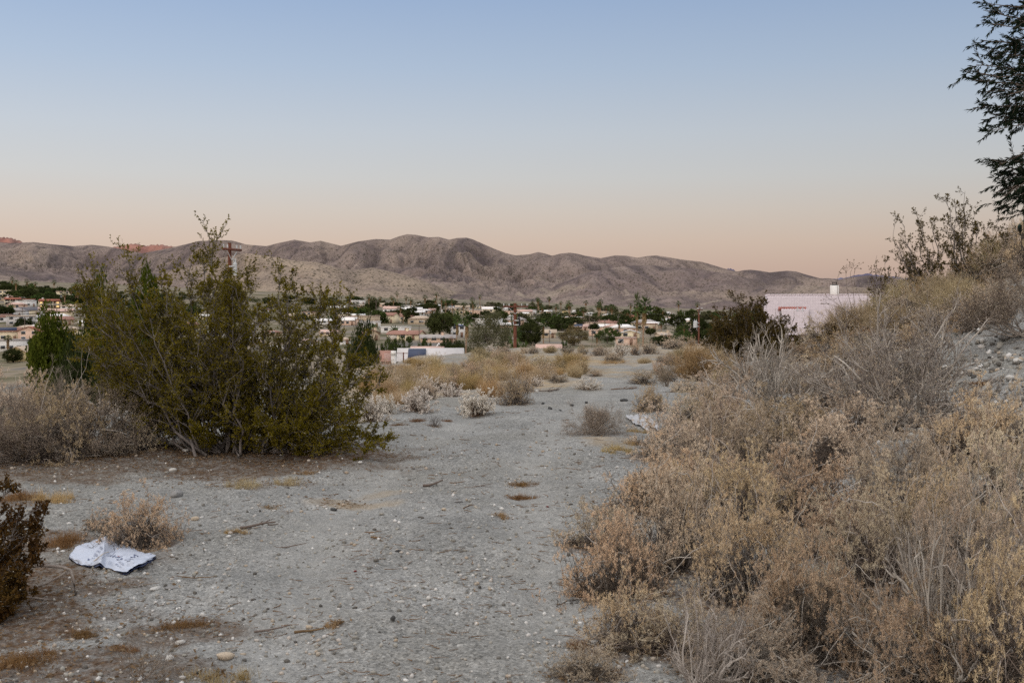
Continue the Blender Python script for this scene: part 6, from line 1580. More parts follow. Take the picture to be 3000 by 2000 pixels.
# ---------------------------------------------------------------- poles, wires, fence
def pole(px, ytop, ybase, d, wpx, arm_w, arm_y, what, where, arm_yaw=0.3, trans=None, mat='pole_wood', brace=True):
    b = tplace(px, ybase, d); k = b[1] / FPX; H = EYE + elev(ytop) * b[1] - b[2]
    r = root('utility_pole', b, -math.atan2(b[0], b[1])); tag(r, 'pole', what, where)
    rad = wpx * k / 2; g = Geo(); g.tube(np.array([[0, 0, -0.5], [0, 0, H * .5], [0, 0, H]]), [rad * 1.15, rad * 1.05, rad * 0.9], 10); link('shaft', g.mesh('shaft', True), M[mat], r)
    za = H - (arm_y - ytop) * k; aw = arm_w * k
    if arm_w:
        g = Geo(); g.box((0, -rad - .06, za), (aw, .11, .14), 0); ao = link('crossarm', g.mesh('crossarm'), M[mat], r); ao.rotation_euler = (0, 0, arm_yaw)
        for j, xx in enumerate((-.46, -.25, .25, .46)):
            g = Geo(); g.tube(np.array([[0, 0, 0], [0, 0, .1], [0, 0, .16], [0, 0, .24]]), [.035, .06, .04, .055], 8); q = link('insulator', g.mesh('insulator'), M['metal'], ao); q.location = (xx * aw, -rad - .06, za + .07)
        if brace:
            g = Geo()
            for s in (-1, 1): g.tube(np.array([[0, -rad - .02, za - .7], [s * aw * .28, -rad - .06, za - .08]]), .025, 5)
            q = link('brace', g.mesh('brace'), M['metal'], r); q.rotation_euler = (0, 0, arm_yaw)
    for (side, yc, wt, ht, mt) in (trans or ()):
        zc = H - (yc - ytop) * k; ww = wt * k; hh = ht * k
        g = Geo(); x0 = side * (rad + ww / 2 + .05)
        g.tube(np.array([[x0, -.02, zc - hh / 2], [x0, -.02, zc + hh / 2]]), ww / 2, 14); g.tube(np.array([[x0, -.02, zc + hh / 2], [x0, -.02, zc + hh / 2 + .12]]), [ww * .53, ww * .3], 14)
        for s in (-.2, .2): g.tube(np.array([[x0 + s * ww, -.02, zc + hh / 2 + .05], [x0 + s * ww, -.02, zc + hh / 2 + .4]]), [.06, .03], 6)
        q = link('transformer', g.mesh('transformer', False), M[mt], r)
        for z in (.3, -.3):
            g = Geo(); g.box((side * rad * .9, -.02, zc + z * hh), (rad * 2.6, rad * 2.4, .09)); link('bracket', g.mesh('bracket'), M['metal'], r)
    return r, b, H, za
p1_, b1_, h1_, za1 = pole(1509, 888, 1032, 105, 10, 75, 898, 'dark wooden utility pole with crossarm and black transformer', 'rising from the crest in the middle', 0.15, [(1, 945, 9.5, 21, 'black')])
p2_, b2_, h2_, za2 = pole(2047, 903, 1012, 165, 5.4, 26, 907, 'second utility pole with pale grey transformer', 'left of the creosote by the tiled roof', 0.9, [(-1, 951, 12.5, 17, 'metal')])
p3_, b3_, h3_, za3 = pole(675, 712, 1010, 72, 12, 90, 731, 'tall reddish utility pole with crossarm', 'standing behind the large creosote', 0.95, [(1, 790, 12, 32, 'metal')])
for i, (px, yt, yb, arm, what, where) in enumerate([(66, 900, 942, 18, 'slim grey pole with crossarm', 'behind the cream house with dark roof'), (73, 925, 975, 0, 'slim pale pole', 'at the red brown gable roof'), (108, 955, 1012, 0, 'slim brown pole', 'left of the bright glossy tree'), (147, 942, 985, 10, 'dark stubby pole', 'above the bright glossy tree'),
      (1041, 930, 955, 0, 'slim pole', 'before the pinkish house'), (1057, 928, 958, 0, 'slim dark pole', 'left of the long low white house'), (1228, 952, 1000, 0, 'slim dark pole', 'right of the brown roofed house with garage'), (1321, 962, 1000, 6, 'slim pole with small white transformer', 'left of the pair of fan palms'), (1102, 880, 915, 0, 'slim pole', 'above the two storey house'),
      (1610, 966, 1004, 8, 'slim dark pole with white box', 'right of the shaggy palm'), (1727, 922, 972, 8, 'slim pole', 'left of the orange tan house'), (1736, 965, 1000, 8, 'short brown pole', 'right of the brownish tree'), (1811, 925, 978, 8, 'tan pole', 'before the peach house with hip roof'), (1772, 935, 968, 8, 'slim grey pole', 'by the light green feathery tree'), (1921, 945, 972, 0, 'slim dark pole', 'before the white roofed peach house')]):
    pole(px, yt, yb, None, 1.9, arm, yt + 4, what, where, 0.5, [(1, yt + 9, 3.4, 6, 'metal')] if i in (7, 9) else None, 'pole_grey', False)

def wire(pts3, rad, what, where, sag=0.02):
    g = Geo()
    for a, b in zip(pts3[:-1], pts3[1:]):
        t = np.linspace(0, 1, 26)[:, None]; L = np.linalg.norm(b - a)
        q = a * (1 - t) + b * t; q[:, 2] -= (4 * t * (1 - t))[:, 0] * L * sag
        g.tube(q, rad, 4, False)
    o = link('power_line', g.mesh('power_line'), M['black']); tag(o, 'wire', what, where)
A3 = b3_ + np.array([0, -.2, h3_ - (860 - 712) * b3_[1] / FPX]); wire([P(-260, 925, 76), P(-60, 926, 75), A3], 0.022, 'thick dark cable sagging', 'from the pole behind the creosote to the left', 0.012)
top = lambda b, h, dz: b + np.array([0, 0, h - dz])
wire([top(b3_, h3_, .6), top(b1_, h1_, .5)], 0.006, 'thin overhead wire', 'between the pole behind the creosote and the dark pole', 0.012)
wire([top(b1_, h1_, 2.6), top(b2_, h2_, 2.8)], 0.008, 'thin overhead wire', 'between the dark pole and the second pole', 0.015)
wire([P(1040, 1000, 120), top(b1_, h1_, 3.6)], 0.007, 'thin overhead wire', 'crossing the green trees left of the dark pole', 0.01)

# barbed fence before the nearest white roof
fb = G(1182, 1062); kf = fb[1] / FPX
r = root('fence', fb); tag(r, 'fence', 'brown wooden fence post with crosspiece and barbed wires', 'before the white chimney stack')
g = Geo(); g.box((0, 0, 14.5 * kf), (3.4 * kf, 3.2 * kf, 31 * kf)); link('post', g.mesh('post'), M['pole_wood'], r)
g = Geo(); g.box((-3 * kf, -1.7 * kf, 27.3 * kf), (34 * kf, 1.2 * kf, 1.7 * kf)); link('crosspiece', g.mesh('crosspiece'), M['pole_wood'], r)
for j, z in enumerate((23, 18, 12.5, 6.5)):
    g = Geo(); g.tube(np.array([[-60 * kf, 0.4, (z + 1) * kf], [-26 * kf, 0, z * kf - .01], [0, -1.7 * kf, z * kf]]), 0.006, 4, False); link('wire', g.mesh('wire'), M['metal'], r)

# ---------------------------------------------------------------- white tiled house on the right
def tiled_house():
    Y = 112.0; k = Y / FPX
    xl = P(2250, 868, Y)[0]; xr = P(2640, 868, Y)[0]; zr = EYE + elev(866) * Y; gz = float(height((xl + xr) / 2, Y))
    r = root('tiled_house', ((xl + xr) / 2, Y, gz), -math.atan2((xl + xr) / 2, Y) * 0.9); tag(r, 'house', 'house with broad white tiled roof, red tile strip and chimney', 'behind shrubs')
    W = (xr - xl) / 2; zr -= gz; fall = 4.4; run = 8.4
    ze = zr - fall
    g = Geo(); g.box((0, 0.2, ze / 2 - .6), (2 * W - .8, 2 * run - 1.6, ze + 1.2)); link('wall', g.mesh('wall'), M['wall_white'], r)
    # barrel tiles: real corrugation across, stepped courses down the slope
    nc = int(2 * W / 0.26); xs = np.linspace(-W, W, nc * 5 + 1); rows = 15
    def slope(sgn, y0, z0, y1, z1, x0, x1, rows):
        m = (xs >= x0) & (xs <= x1); X = xs[m]; V = []; F = []; n = len(X)
        for i in range(rows):
            for e in (0, 1):
                t = (i + e * 0.999) / rows
                lift = 0.035 * e + 0.0
                V.append(np.stack([X, np.full(n, y0 + (y1 - y0) * t), z0 + (z1 - z0) * t + lift + 0.055 * np.abs(np.sin(X / 0.26 * math.pi)) ** 0.8], 1))
        V = np.concatenate(V)
        i = np.arange(2 * rows - 1)[:, None] * n; j = np.arange(n - 1)[None]
        F = np.stack(np.broadcast_arrays(i + j, i + j + 1, i + n + j + 1, i + n + j), -1).reshape(-1, 4)
        return V, F
    g = Geo(); g.add(*slope(1, 0, zr, -run, ze, -W, W, rows)); g.add(*slope(1, 0, zr, run, ze, -W, W, rows))
    ro = link('roof', g.mesh('roof'), M['tile_white'], r)
    g = Geo()
    for j in range(int(2 * W / 0.42)):
        x0 = -W + j * 0.42; g.tube(np.array([[x0, 0, zr + .05], [x0 + .40, 0, zr + .07]]), [.11, .13], 8)
    link('ridge_tile', g.mesh('ridge_tile'), M['tile_white'], ro)
    g = Geo()
    for j in range(17):
        t = j / 17; g.tube(np.array([[-W - .03, -run * t, zr - fall * t + .06], [-W - .03, -run * (t + .055), zr - fall * (t + .055) + .08]]), [.10, .12], 8)
    link('edge_tile', g.mesh('edge_tile'), M['tile_white'], ro)
    # dormer roof breaking out lower down, bare red tiles along its head
    xa = (2289 - 1500) / FPX * Y - (xl + xr) / 2; xb = (2371 - 1500) / FPX * Y - (xl + xr) / 2
    t0 = (elev(866) - elev(914)) * Y / fall
    y0 = -run * t0; z0 = zr - fall * t0
    g = Geo()
    for j in range(int((xb - xa) / 0.21)):
        x0 = xa + j * .21; g.tube(np.array([[x0, y0 + .30, z0 + .48], [x0, y0 - .06, z0 + .22]]), [.10, .12], 8)
    link('red_tile_strip', g.mesh('red_tile_strip'), M['tile_red'], ro)
    g = Geo(); g.add(*slope(1, y0 - .05, z0 + .30, y0 - 5.4, z0 - 2.2, xa + .15, xb, 11)); link('porch_roof', g.mesh('porch_roof'), M['tile_white'], ro)
    g = Geo(); g.box(((xa + xb) / 2 + .1, y0 - 3.0, (z0 - 2.6) / 2 - .4), (xb - xa - .5, 2.6, z0 - 1.9)); link('porch_wall', g.mesh('porch_wall'), M['wall_white'], r)
    for j, px in enumerate((2340, 2354)):
        xx = (px - 1500) / FPX * Y - (xl + xr) / 2; g = Geo(); g.tube(np.array([[xx, y0 - .6, z0], [xx, y0 - .6, z0 + .42]]), .05, 8); g.tube(np.array([[xx, y0 - .6, z0 + .42], [xx, y0 - .6, z0 + .48]]), .09, 8); link('vent_pipe', g.mesh('vent_pipe'), M['metal'], ro)
    xc = (2444 - 1500) / FPX * Y - (xl + xr) / 2
    g = Geo(); g.box((xc, .3, zr + .22), (24 * k, .8, 22 * k + .9)); ch = link('chimney', g.mesh('chimney'), M['wall_white'], ro)
    zt = zr + .22 + (22 * k + .9) / 2
    g = Geo(); g.box((xc, .3, zt + .06), (16 * k, .6, .1)); g.box((xc, .3, zt + .30), (14 * k, .55, .07))
    for sx in (-1, 1): g.box((xc + sx * 5 * k, .3, zt + .18), (.05, .05, .2))
    link('chimney_cap', g.mesh('chimney_cap'), M['black'], ch)
M['tile_white'] = simple('white_barrel_tile', (0.47, 0.41, 0.43), 0.8, 0.10, 2.5)
M['tile_red'] = simple('red_barrel_tile', (0.30, 0.11, 0.09), 0.85, 0.3, 3)
tiled_house()

# dark green shed up the bank, its gable just inside the frame
sb = gsafe(3020, 690, 30); Ys = 27.0
sb = onground((3050 - 1500) / FPX * Ys, Ys)
k = Ys / FPX; zt = EYE + elev(600) * Ys - sb[2]; ze = EYE + elev(665) * Ys - sb[2]
M['shed_wall'] = simple('shed_wall', (0.05, 0.04, 0.032), 0.8, 0.2, 3)
r = root('garden_shed', sb, -math.atan2(sb[0], sb[1])); tag(r, 'shed', 'corner of a dark green gabled shed', 'at the right photo edge under the dark tree')
hw = 66 * k; g = Geo(); g.box((0, 1.2, ze / 2 - .3), (2 * hw * .86, 2.4, ze + .6)); g.add([[-hw * .86, 0, ze], [hw * .86, 0, ze], [0, 0, zt - .1]], [[0, 1, 2]]); link('wall', g.mesh('wall'), M['shed_wall'], r)
M['shed_green'] = simple('shed_green', (0.025, 0.05, 0.042), 0.6, 0.15, 3)
g = Geo()
for s in (-1, 1):
    a = np.array([[s * hw, -.3, ze - .06], [s * hw, 2.7, ze - .06], [0, 2.7, zt], [0, -.3, zt]]); g.add(np.vstack([a, a + [0, 0, .09]]), [[0, 1, 2, 3], [7, 6, 5, 4], [0, 4, 5, 1], [1, 5, 6, 2], [2, 6, 7, 3], [3, 7, 4, 0]])
link('roof', g.mesh('roof'), M['shed_green'], r)
# ================================================================== SMALL THINGS ON THE GROUND
M['stone_white'] = simple('white_stone', (0.46, 0.445, 0.42), 0.9, 0.2, 18, bscale=40)
M['stone_tan'] = simple('tan_stone', (0.42, 0.35, 0.27), 0.9, 0.25, 18, bscale=40)
M['stone_grey'] = simple('grey_stone', (0.22, 0.215, 0.21), 0.9, 0.25, 18, bscale=40)
M['stone_dark'] = simple('dark_stone', (0.055, 0.055, 0.055), 0.85, 0.3, 18, bscale=40)
M['stone_red'] = simple('red_stone', (0.13, 0.025, 0.02), 0.8, 0.25, 18, bscale=40)
ROCKS = [(505, 1376, 27, .5, 'white', 'small white block stone', 'before the large creosote'), (455, 1729, 46, .28, 'white', 'flat broken white stone', 'right of the white sack'), (500, 1727, 40, .25, 'grey', 'flat grey stone', 'touching the flat broken white stone'),
 (527, 1880, 36, .55, 'white', 'white stone', 'above the dry sprig at the bottom'), (495, 1933, 44, .6, 'white', 'pale grey rounded stone', 'beside the dry sprig at the bottom'), (660, 1936, 52, .55, 'tan', 'cream boulder stone', 'right of the dry sprig at the bottom'),
 (518, 1456, 52, .6, 'grey', 'grey rough stone', 'behind the tumbled dry shrub'), (572, 1526, 28, .7, 'tan', 'upright tan stone', 'right of the tumbled dry shrub'), (1166, 1616, 24, .4, 'dark', 'dark oval stone', 'middle of the path'), (1151, 1820, 22, .95, 'dark', 'dark pointed stone', 'alone on the path near the bottom'),
 (1175, 1766, 26, .5, 'white', 'white flat stone', 'above the dark pointed stone'), (1256, 1751, 22, .7, 'white', 'small white pointed stone', 'right of the white flat stone'), (904, 1838, 28, .6, 'tan', 'cream stone', 'left of the dark pointed stone'), (1040, 1678, 18, .4, 'red', 'dark red chip', 'middle of the path'),
 (977, 1495, 24, .45, 'dark', 'dark flat stone', 'right of the tan dirt mound'), (1345, 1468, 26, .4, 'grey', 'flat grey stone', 'on the path below the long stick'), (1578, 1890, 20, .35, 'white', 'white chip', 'at the edge of the near thicket'), (1826, 1874, 44, .5, 'dark', 'black stone', 'under the near thicket edge'), (1850, 1866, 32, .5, 'white', 'white stone', 'beside the black stone'),
 (1745, 1884, 34, .5, 'white', 'white stone', 'left of the black stone'), (1700, 1925, 30, .4, 'tan', 'tan stone', 'at the edge of the near thicket'), (1604, 1484, 12, .6, 'red', 'tiny dark red berry like stone', 'right side of the path'), (1300, 1492, 22, .5, 'tan', 'pale lump', 'in the pebble cluster'), (1055, 1360, 24, .4, 'white', 'pale stone', 'on the path by the creosote'), (545, 1325, 20, .6, 'white', 'cream stone', 'at the foot of the large creosote'),
 (1592, 1184, 22, .6, 'dark', 'charred lump', 'leftmost of those on the path bend'), (1612, 1200, 30, .5, 'dark', 'charred double lump', 'front one on the path bend'), (1676, 1190, 22, .5, 'dark', 'charred lump', 'middle one on the path bend'), (1718, 1182, 22, .6, 'dark', 'charred round lump', 'on the path bend'), (1828, 1177, 34, .4, 'dark', 'charred flat heap', 'right one on the path bend'), (1641, 1201, 18, .5, 'dark', 'charred small lump', 'on the path bend'),
 (1573, 1151, 14, .8, 'white', 'white rag like stone', 'by the fallen branches on the path'),
 (2760, 1015, 36, .6, 'white', 'pale rock', 'on the rocky slope, upper left'), (2830, 1030, 30, .6, 'grey', 'grey rock', 'on the rocky slope, middle'), (2965, 1118, 42, .6, 'white', 'pale rock', 'on the rocky slope by the photo edge'), (2880, 1010, 34, .6, 'white', 'pale rock', 'on the rocky slope, top middle'), (2945, 1000, 40, .5, 'grey', 'grey rock', 'on the rocky slope, upper right'), (2770, 1080, 40, .5, 'white', 'pale slab', 'on the rocky slope beside the bare shrub'), (2850, 1090, 34, .6, 'grey', 'grey rock', 'on the rocky slope, lower middle'), (2985, 1060, 40, .5, 'white', 'pale rock', 'on the rocky slope at the edge'), (2720, 1130, 32, .5, 'grey', 'grey rock', 'on the rocky slope, lowest')]
ROCKPROTO = [rock_mesh(400 + i, 1.0, 1.0) for i in range(9)]
for i, (px, py, w, fl, c, what, where) in enumerate(ROCKS):
    p = gsafe(px, py, 60); s = w * p[1] / FPX * (0.75 if 'charred' in what else 1)
    me = ROCKPROTO[i % 9].copy(); me.materials.clear(); o = link('stone', me, M['stone_' + c]); o.location = p; o.scale = (s, s * 0.8, s * fl); o.rotation_euler = (0, 0, i * 1.3)
    tag(o, 'stone', what, where)

# sticks
for i, (px, py, w, r_, forks, what, where) in enumerate([(1275, 1423, 72, 0.013, 0, 'straight dark stick', 'across the middle of the path'), (1340, 1416, 46, .006, 0, 'thin stick', 'right of the straight dark stick'), (1420, 1428, 70, .005, 1, 'thin crooked stick', 'right of the thin stick'), (905, 1852, 90, .008, 0, 'dark bent stick', 'lower path left of the pointed stone'), (760, 1548, 110, .011, 3, 'brown driftwood branch', 'left side of the path'),
      (1120, 1580, 80, .007, 2, 'forked twig', 'middle of the path'), (860, 1605, 110, .005, 1, 'long thin twig', 'left half of the path'), (1375, 1490, 46, .005, 1, 'hooked dark twig', 'beside the pebble cluster'), (1610, 1148, 110, .012, 5, 'heap of fallen grey branches', 'on the path by the brown shrub'), (1830, 1140, 90, .012, 5, 'grey fallen branches', 'on the path before the straw mound'), (800, 1855, 110, .006, 1, 'thin crooked twig', 'lower left of the path'), (590, 1705, 120, .004, 1, 'thin curved twig', 'right of the white sack')]):
    p = gsafe(px, py, 60); k = p[1] / FPX
    o = link('stick', stick(500 + i, w * k, r_, None, 0.16, forks), M['pole_grey'] if i % 2 == 0 else M['brown_leaf']); o.location = p + np.array([0, 0, .004]); o.rotation_euler = (0, 0, (-.1, .05, .02, .5, .15, -.5, -.12, .7, .1, .4, .35, -.15)[i])
    tag(o, 'stick', what, where)

# low tufts of dead grass
TUFT = [grass_clump(25, 0.5, 0.17, 900, 'straw', 0.005, 1.4, 9), grass_clump(26, 0.5, 0.15, 1000, 'gold', 0.005, 1.5, 8), grass_clump(27, 0.5, 0.16, 1500, 'rust_grass', 0.005, 1.8, 14)]
for i, (px, py, w, h, pr, what, where) in enumerate([(720, 1430, 100, 28, 0, 'flat tan dead grass tuft', 'before the large creosote, left one'), (845, 1416, 80, 26, 0, 'flat tan dead grass tuft', 'before the large creosote, right one'), (905, 1388, 60, 14, 1, 'small gold grass tuft', 'before the large creosote'), (790, 1486, 60, 14, 0, 'tiny tan grass tuft', 'left half of the path'), (690, 1568, 56, 20, 1, 'gold tuft', 'beside the driftwood branch'), (150, 1470, 120, 40, 1, 'gold brown grass tuft', 'left edge above the white sack'), (60, 1460, 130, 34, 2, 'dark brown dead mat', 'at the left photo edge'),
      (190, 1590, 150, 44, 2, 'brown dead grass mat', 'behind the left corner of the white sack'), (545, 1840, 140, 34, 2, 'rusty dead grass mat', 'lower left of the path'), (240, 1862, 90, 40, 2, 'rusty grass tuft', 'lower left, below the sack'), (70, 1950, 190, 50, 2, 'wide rusty grass mat', 'at the lower left photo corner'), (985, 1830, 60, 24, 1, 'gold tuft', 'left of the dark pointed stone'), (640, 1990, 160, 44, 1, 'tan grass mat', 'at the photo bottom right of the sprig'), (1522, 1460, 90, 20, 2, 'brown dead grass tuft', 'right half of the path'), (1530, 1420, 80, 16, 2, 'brown dead mat', 'right half of the path, farther one'), (1820, 1322, 110, 26, 1, 'gold grass mat', 'at the thicket edge below the white sheet'), (1870, 1300, 90, 26, 1, 'gold grass mat', 'at the thicket edge, touching the bushes'), (1870, 1268, 70, 18, 1, 'gold tuft', 'just under the white sheet'), (1470, 1518, 60, 18, 1, 'small gold tuft', 'right of the pebble cluster'), (1168, 1246, 50, 8, 2, 'flat brown mat', 'left of the blackened stub'), (1225, 1232, 60, 8, 2, 'flat tan mat', 'behind the blackened stub'), (1308, 1232, 40, 10, 2, 'brown tuft', 'right of the blackened stub'), (1800, 1064, 60, 14, 1, 'gold tuft', 'alone on the far path'), (1690, 1900, 60, 40, 2, 'rusty tuft', 'at the near thicket edge'), (350, 1905, 100, 24, 2, 'brown mat', 'left of the dry sprig'), (2880, 1133, 90, 14, 2, 'rusty mat', 'on the rocky slope')]):
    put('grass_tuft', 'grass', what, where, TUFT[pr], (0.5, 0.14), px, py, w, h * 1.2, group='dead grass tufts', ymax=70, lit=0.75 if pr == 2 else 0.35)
# ground stained under them, mound of tan dirt
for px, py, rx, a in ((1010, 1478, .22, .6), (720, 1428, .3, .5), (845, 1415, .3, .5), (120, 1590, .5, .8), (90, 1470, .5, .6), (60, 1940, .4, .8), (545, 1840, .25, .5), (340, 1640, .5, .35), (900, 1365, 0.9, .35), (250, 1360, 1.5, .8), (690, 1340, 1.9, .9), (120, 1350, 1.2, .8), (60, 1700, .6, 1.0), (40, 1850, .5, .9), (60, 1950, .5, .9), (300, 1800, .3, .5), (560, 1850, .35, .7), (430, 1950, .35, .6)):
    q = G(px, py); LITTER_SHADE.append((q[0], q[1], rx, rx * .7, a))
for px, py, rx in ((1010, 1478, .3), (1120, 1450, .3), (1130, 1475, .25), (1850, 1300, .7)):
    q = G(px, py); TAN.append((q[0], q[1], rx, rx * .8, .55))

# gravel, twigs and dead leaves nobody would count
def hit(px, py):
    """many sight lines at once down to the ground"""
    a, b, c = ray(px, py)
    t = EYE / np.maximum(-c / b, 1e-3)
    for k in range(14):
        h = height(a / b * t, t, False); t = t + 0.7 * ((EYE - h) / np.maximum(-c / b, 1e-3) - t); t = np.clip(t, 2, 80)
    return np.stack([a / b * t, t, height(a / b * t, t)], 1)
def gravel(n, seed, region, smin, smax, name, dark=1.0):
    rng = np.random.default_rng(seed)
    px = rng.uniform(region[0], region[1], n); py = region[2] + (region[3] - region[2]) * rng.uniform(0, 1, n) ** 0.85
    p = hit(px, py)
    dens = fbm(p[:, 0] * 1.3, p[:, 1] * 1.3, 55, 3); keep = rng.uniform(-0.7, 0.6, n) < dens
    p = p[keep]; n = len(p)
    s = (smin + (smax - smin) * rng.uniform(0, 1, n) ** 3.5) * np.clip(p[:, 1] / 7, 0.85, 2.5) ** 0.6
    protos = []
    for j in range(6):
        me = rock_mesh(600 + j, 1.0, 0.75, 1); V = np.array([v.co[:] for v in me.vertices]); F = np.array([q.vertices[:] for q in me.polygons]); protos.append((V, F)); bpy.data.meshes.remove(me)
    g = Geo(); tone = []
    for j, (V, F) in enumerate(protos):
        ii = np.arange(j, n, 6); m = len(ii); a = rng.uniform(0, 6.28, m); ca, sa = np.cos(a)[:, None], np.sin(a)[:, None]
        W = V[None] * s[ii][:, None, None]
        X = W[:, :, 0] * ca - W[:, :, 1] * sa; Y = W[:, :, 0] * sa + W[:, :, 1] * ca
        W = np.stack([X, Y, W[:, :, 2] - 0.12 * s[ii][:, None]], -1) + p[ii][:, None]
        g.add(W.reshape(-1, 3), (F[None] + (np.arange(m) * len(V))[:, None, None]).reshape(-1, 3))
        tone.append(np.repeat(rng.uniform(0, 1, m) ** dark, len(V)))
    me = g.mesh(name); at = me.attributes.new('tone', 'FLOAT', 'POINT'); at.data.foreach_set('value', np.concatenate(tone).astype(np.float32))
    return me
m, nt, out = newmat('gravel_stone'); at = nd(nt, 'ShaderNodeAttribute', attribute_name='tone')
c = ramp(nt, at.outputs['Fac'], [(0, (0.07, 0.065, 0.06)), (0.14, (0.15, 0.14, 0.125)), (0.4, (0.25, 0.24, 0.215)), (0.62, (0.31, 0.295, 0.265)), (0.74, (0.34, 0.27, 0.20)), (0.86, (0.42, 0.40, 0.38)), (1.0, (0.60, 0.59, 0.57))])
bsdf(nt, out, c, 0.9, noise(nt, 60, 3), 0.2); M['gravel'] = m
o = link('gravel', gravel(15000, 71, (-100, 2150, 1240, 2060), 0.005, 0.042, 'gravel'), M['gravel']); o['kind'] = 'stuff'
o = link('slope_rubble', gravel(17000, 72, (2560, 3080, 900, 1300), 0.014, 0.10, 'slope_rubble', 1.7), M['gravel']); o['kind'] = 'stuff'
def twigs(n, seed, region, lmin, lmax, r_):
    rng = np.random.default_rng(seed)
    p = hit(rng.uniform(region[0], region[1], n), region[2] + (region[3] - region[2]) * rng.uniform(0, 1, n))
    dens = fbm(p[:, 0] * 0.9, p[:, 1] * 0.9, 56, 3); p = p[rng.uniform(-0.6, 0.5, n) < dens]; n = len(p)
    a = rng.uniform(0, 6.28, n); d = np.stack([np.cos(a), np.sin(a), np.zeros(n)], 1)
    sc_ = np.clip(p[:, 1] / 7, 0.8, 3)
    Pt, _ = strands(rng, p + [0, 0, .006], d, rng.uniform(lmin, lmax, n) * sc_ ** .7, 3, 0.25)
    Pt[..., 2] = p[:, None, 2] + .003 + np.abs(Pt[..., 2] - p[:, None, 2] - .006) * .25
    return mk('twig_litter', *[(lambda v, f: (v, [f]))(*tubes(Pt, taper(r_ * sc_ ** .8 * rng.uniform(.6, 1.4, n), 4, .5), 4))][0])
o = link('twig_litter', twigs(2600, 73, (0, 2050, 1180, 2050), 0.02, 0.11, 0.0022), M['brown_leaf']); o['kind'] = 'stuff'
def leaf_litter(n, seed):
    rng = np.random.default_rng(seed); P_ = []
    for (x, y, rx, ry, a) in LITTER_SHADE:
        if a < .3 or y > 40: continue
        m = int(min(1500, 900 * rx * ry * a + 60)); q = rng.normal(0, .55, (m, 2)) * [rx, ry] + [x, y]; P_.append(q)
    q = np.concatenate(P_); z = height(q[:, 0], q[:, 1]); p = np.stack([q[:, 0], q[:, 1], z + .004], 1); k = len(p)
    a = rng.uniform(0, 6.28, k); d = norm(np.stack([np.cos(a), np.sin(a), rng.uniform(0, .5, k)], 1)); L = rng.uniform(.01, .035, k)
    V, F = leaves(rng, p, d, L, L * rng.uniform(.2, .5, k)); V[:, 2] += .004
    return mk('leaf_litter', V, [F])
o = link('leaf_litter', leaf_litter(0, 74), M['brown_leaf']); o['kind'] = 'stuff'

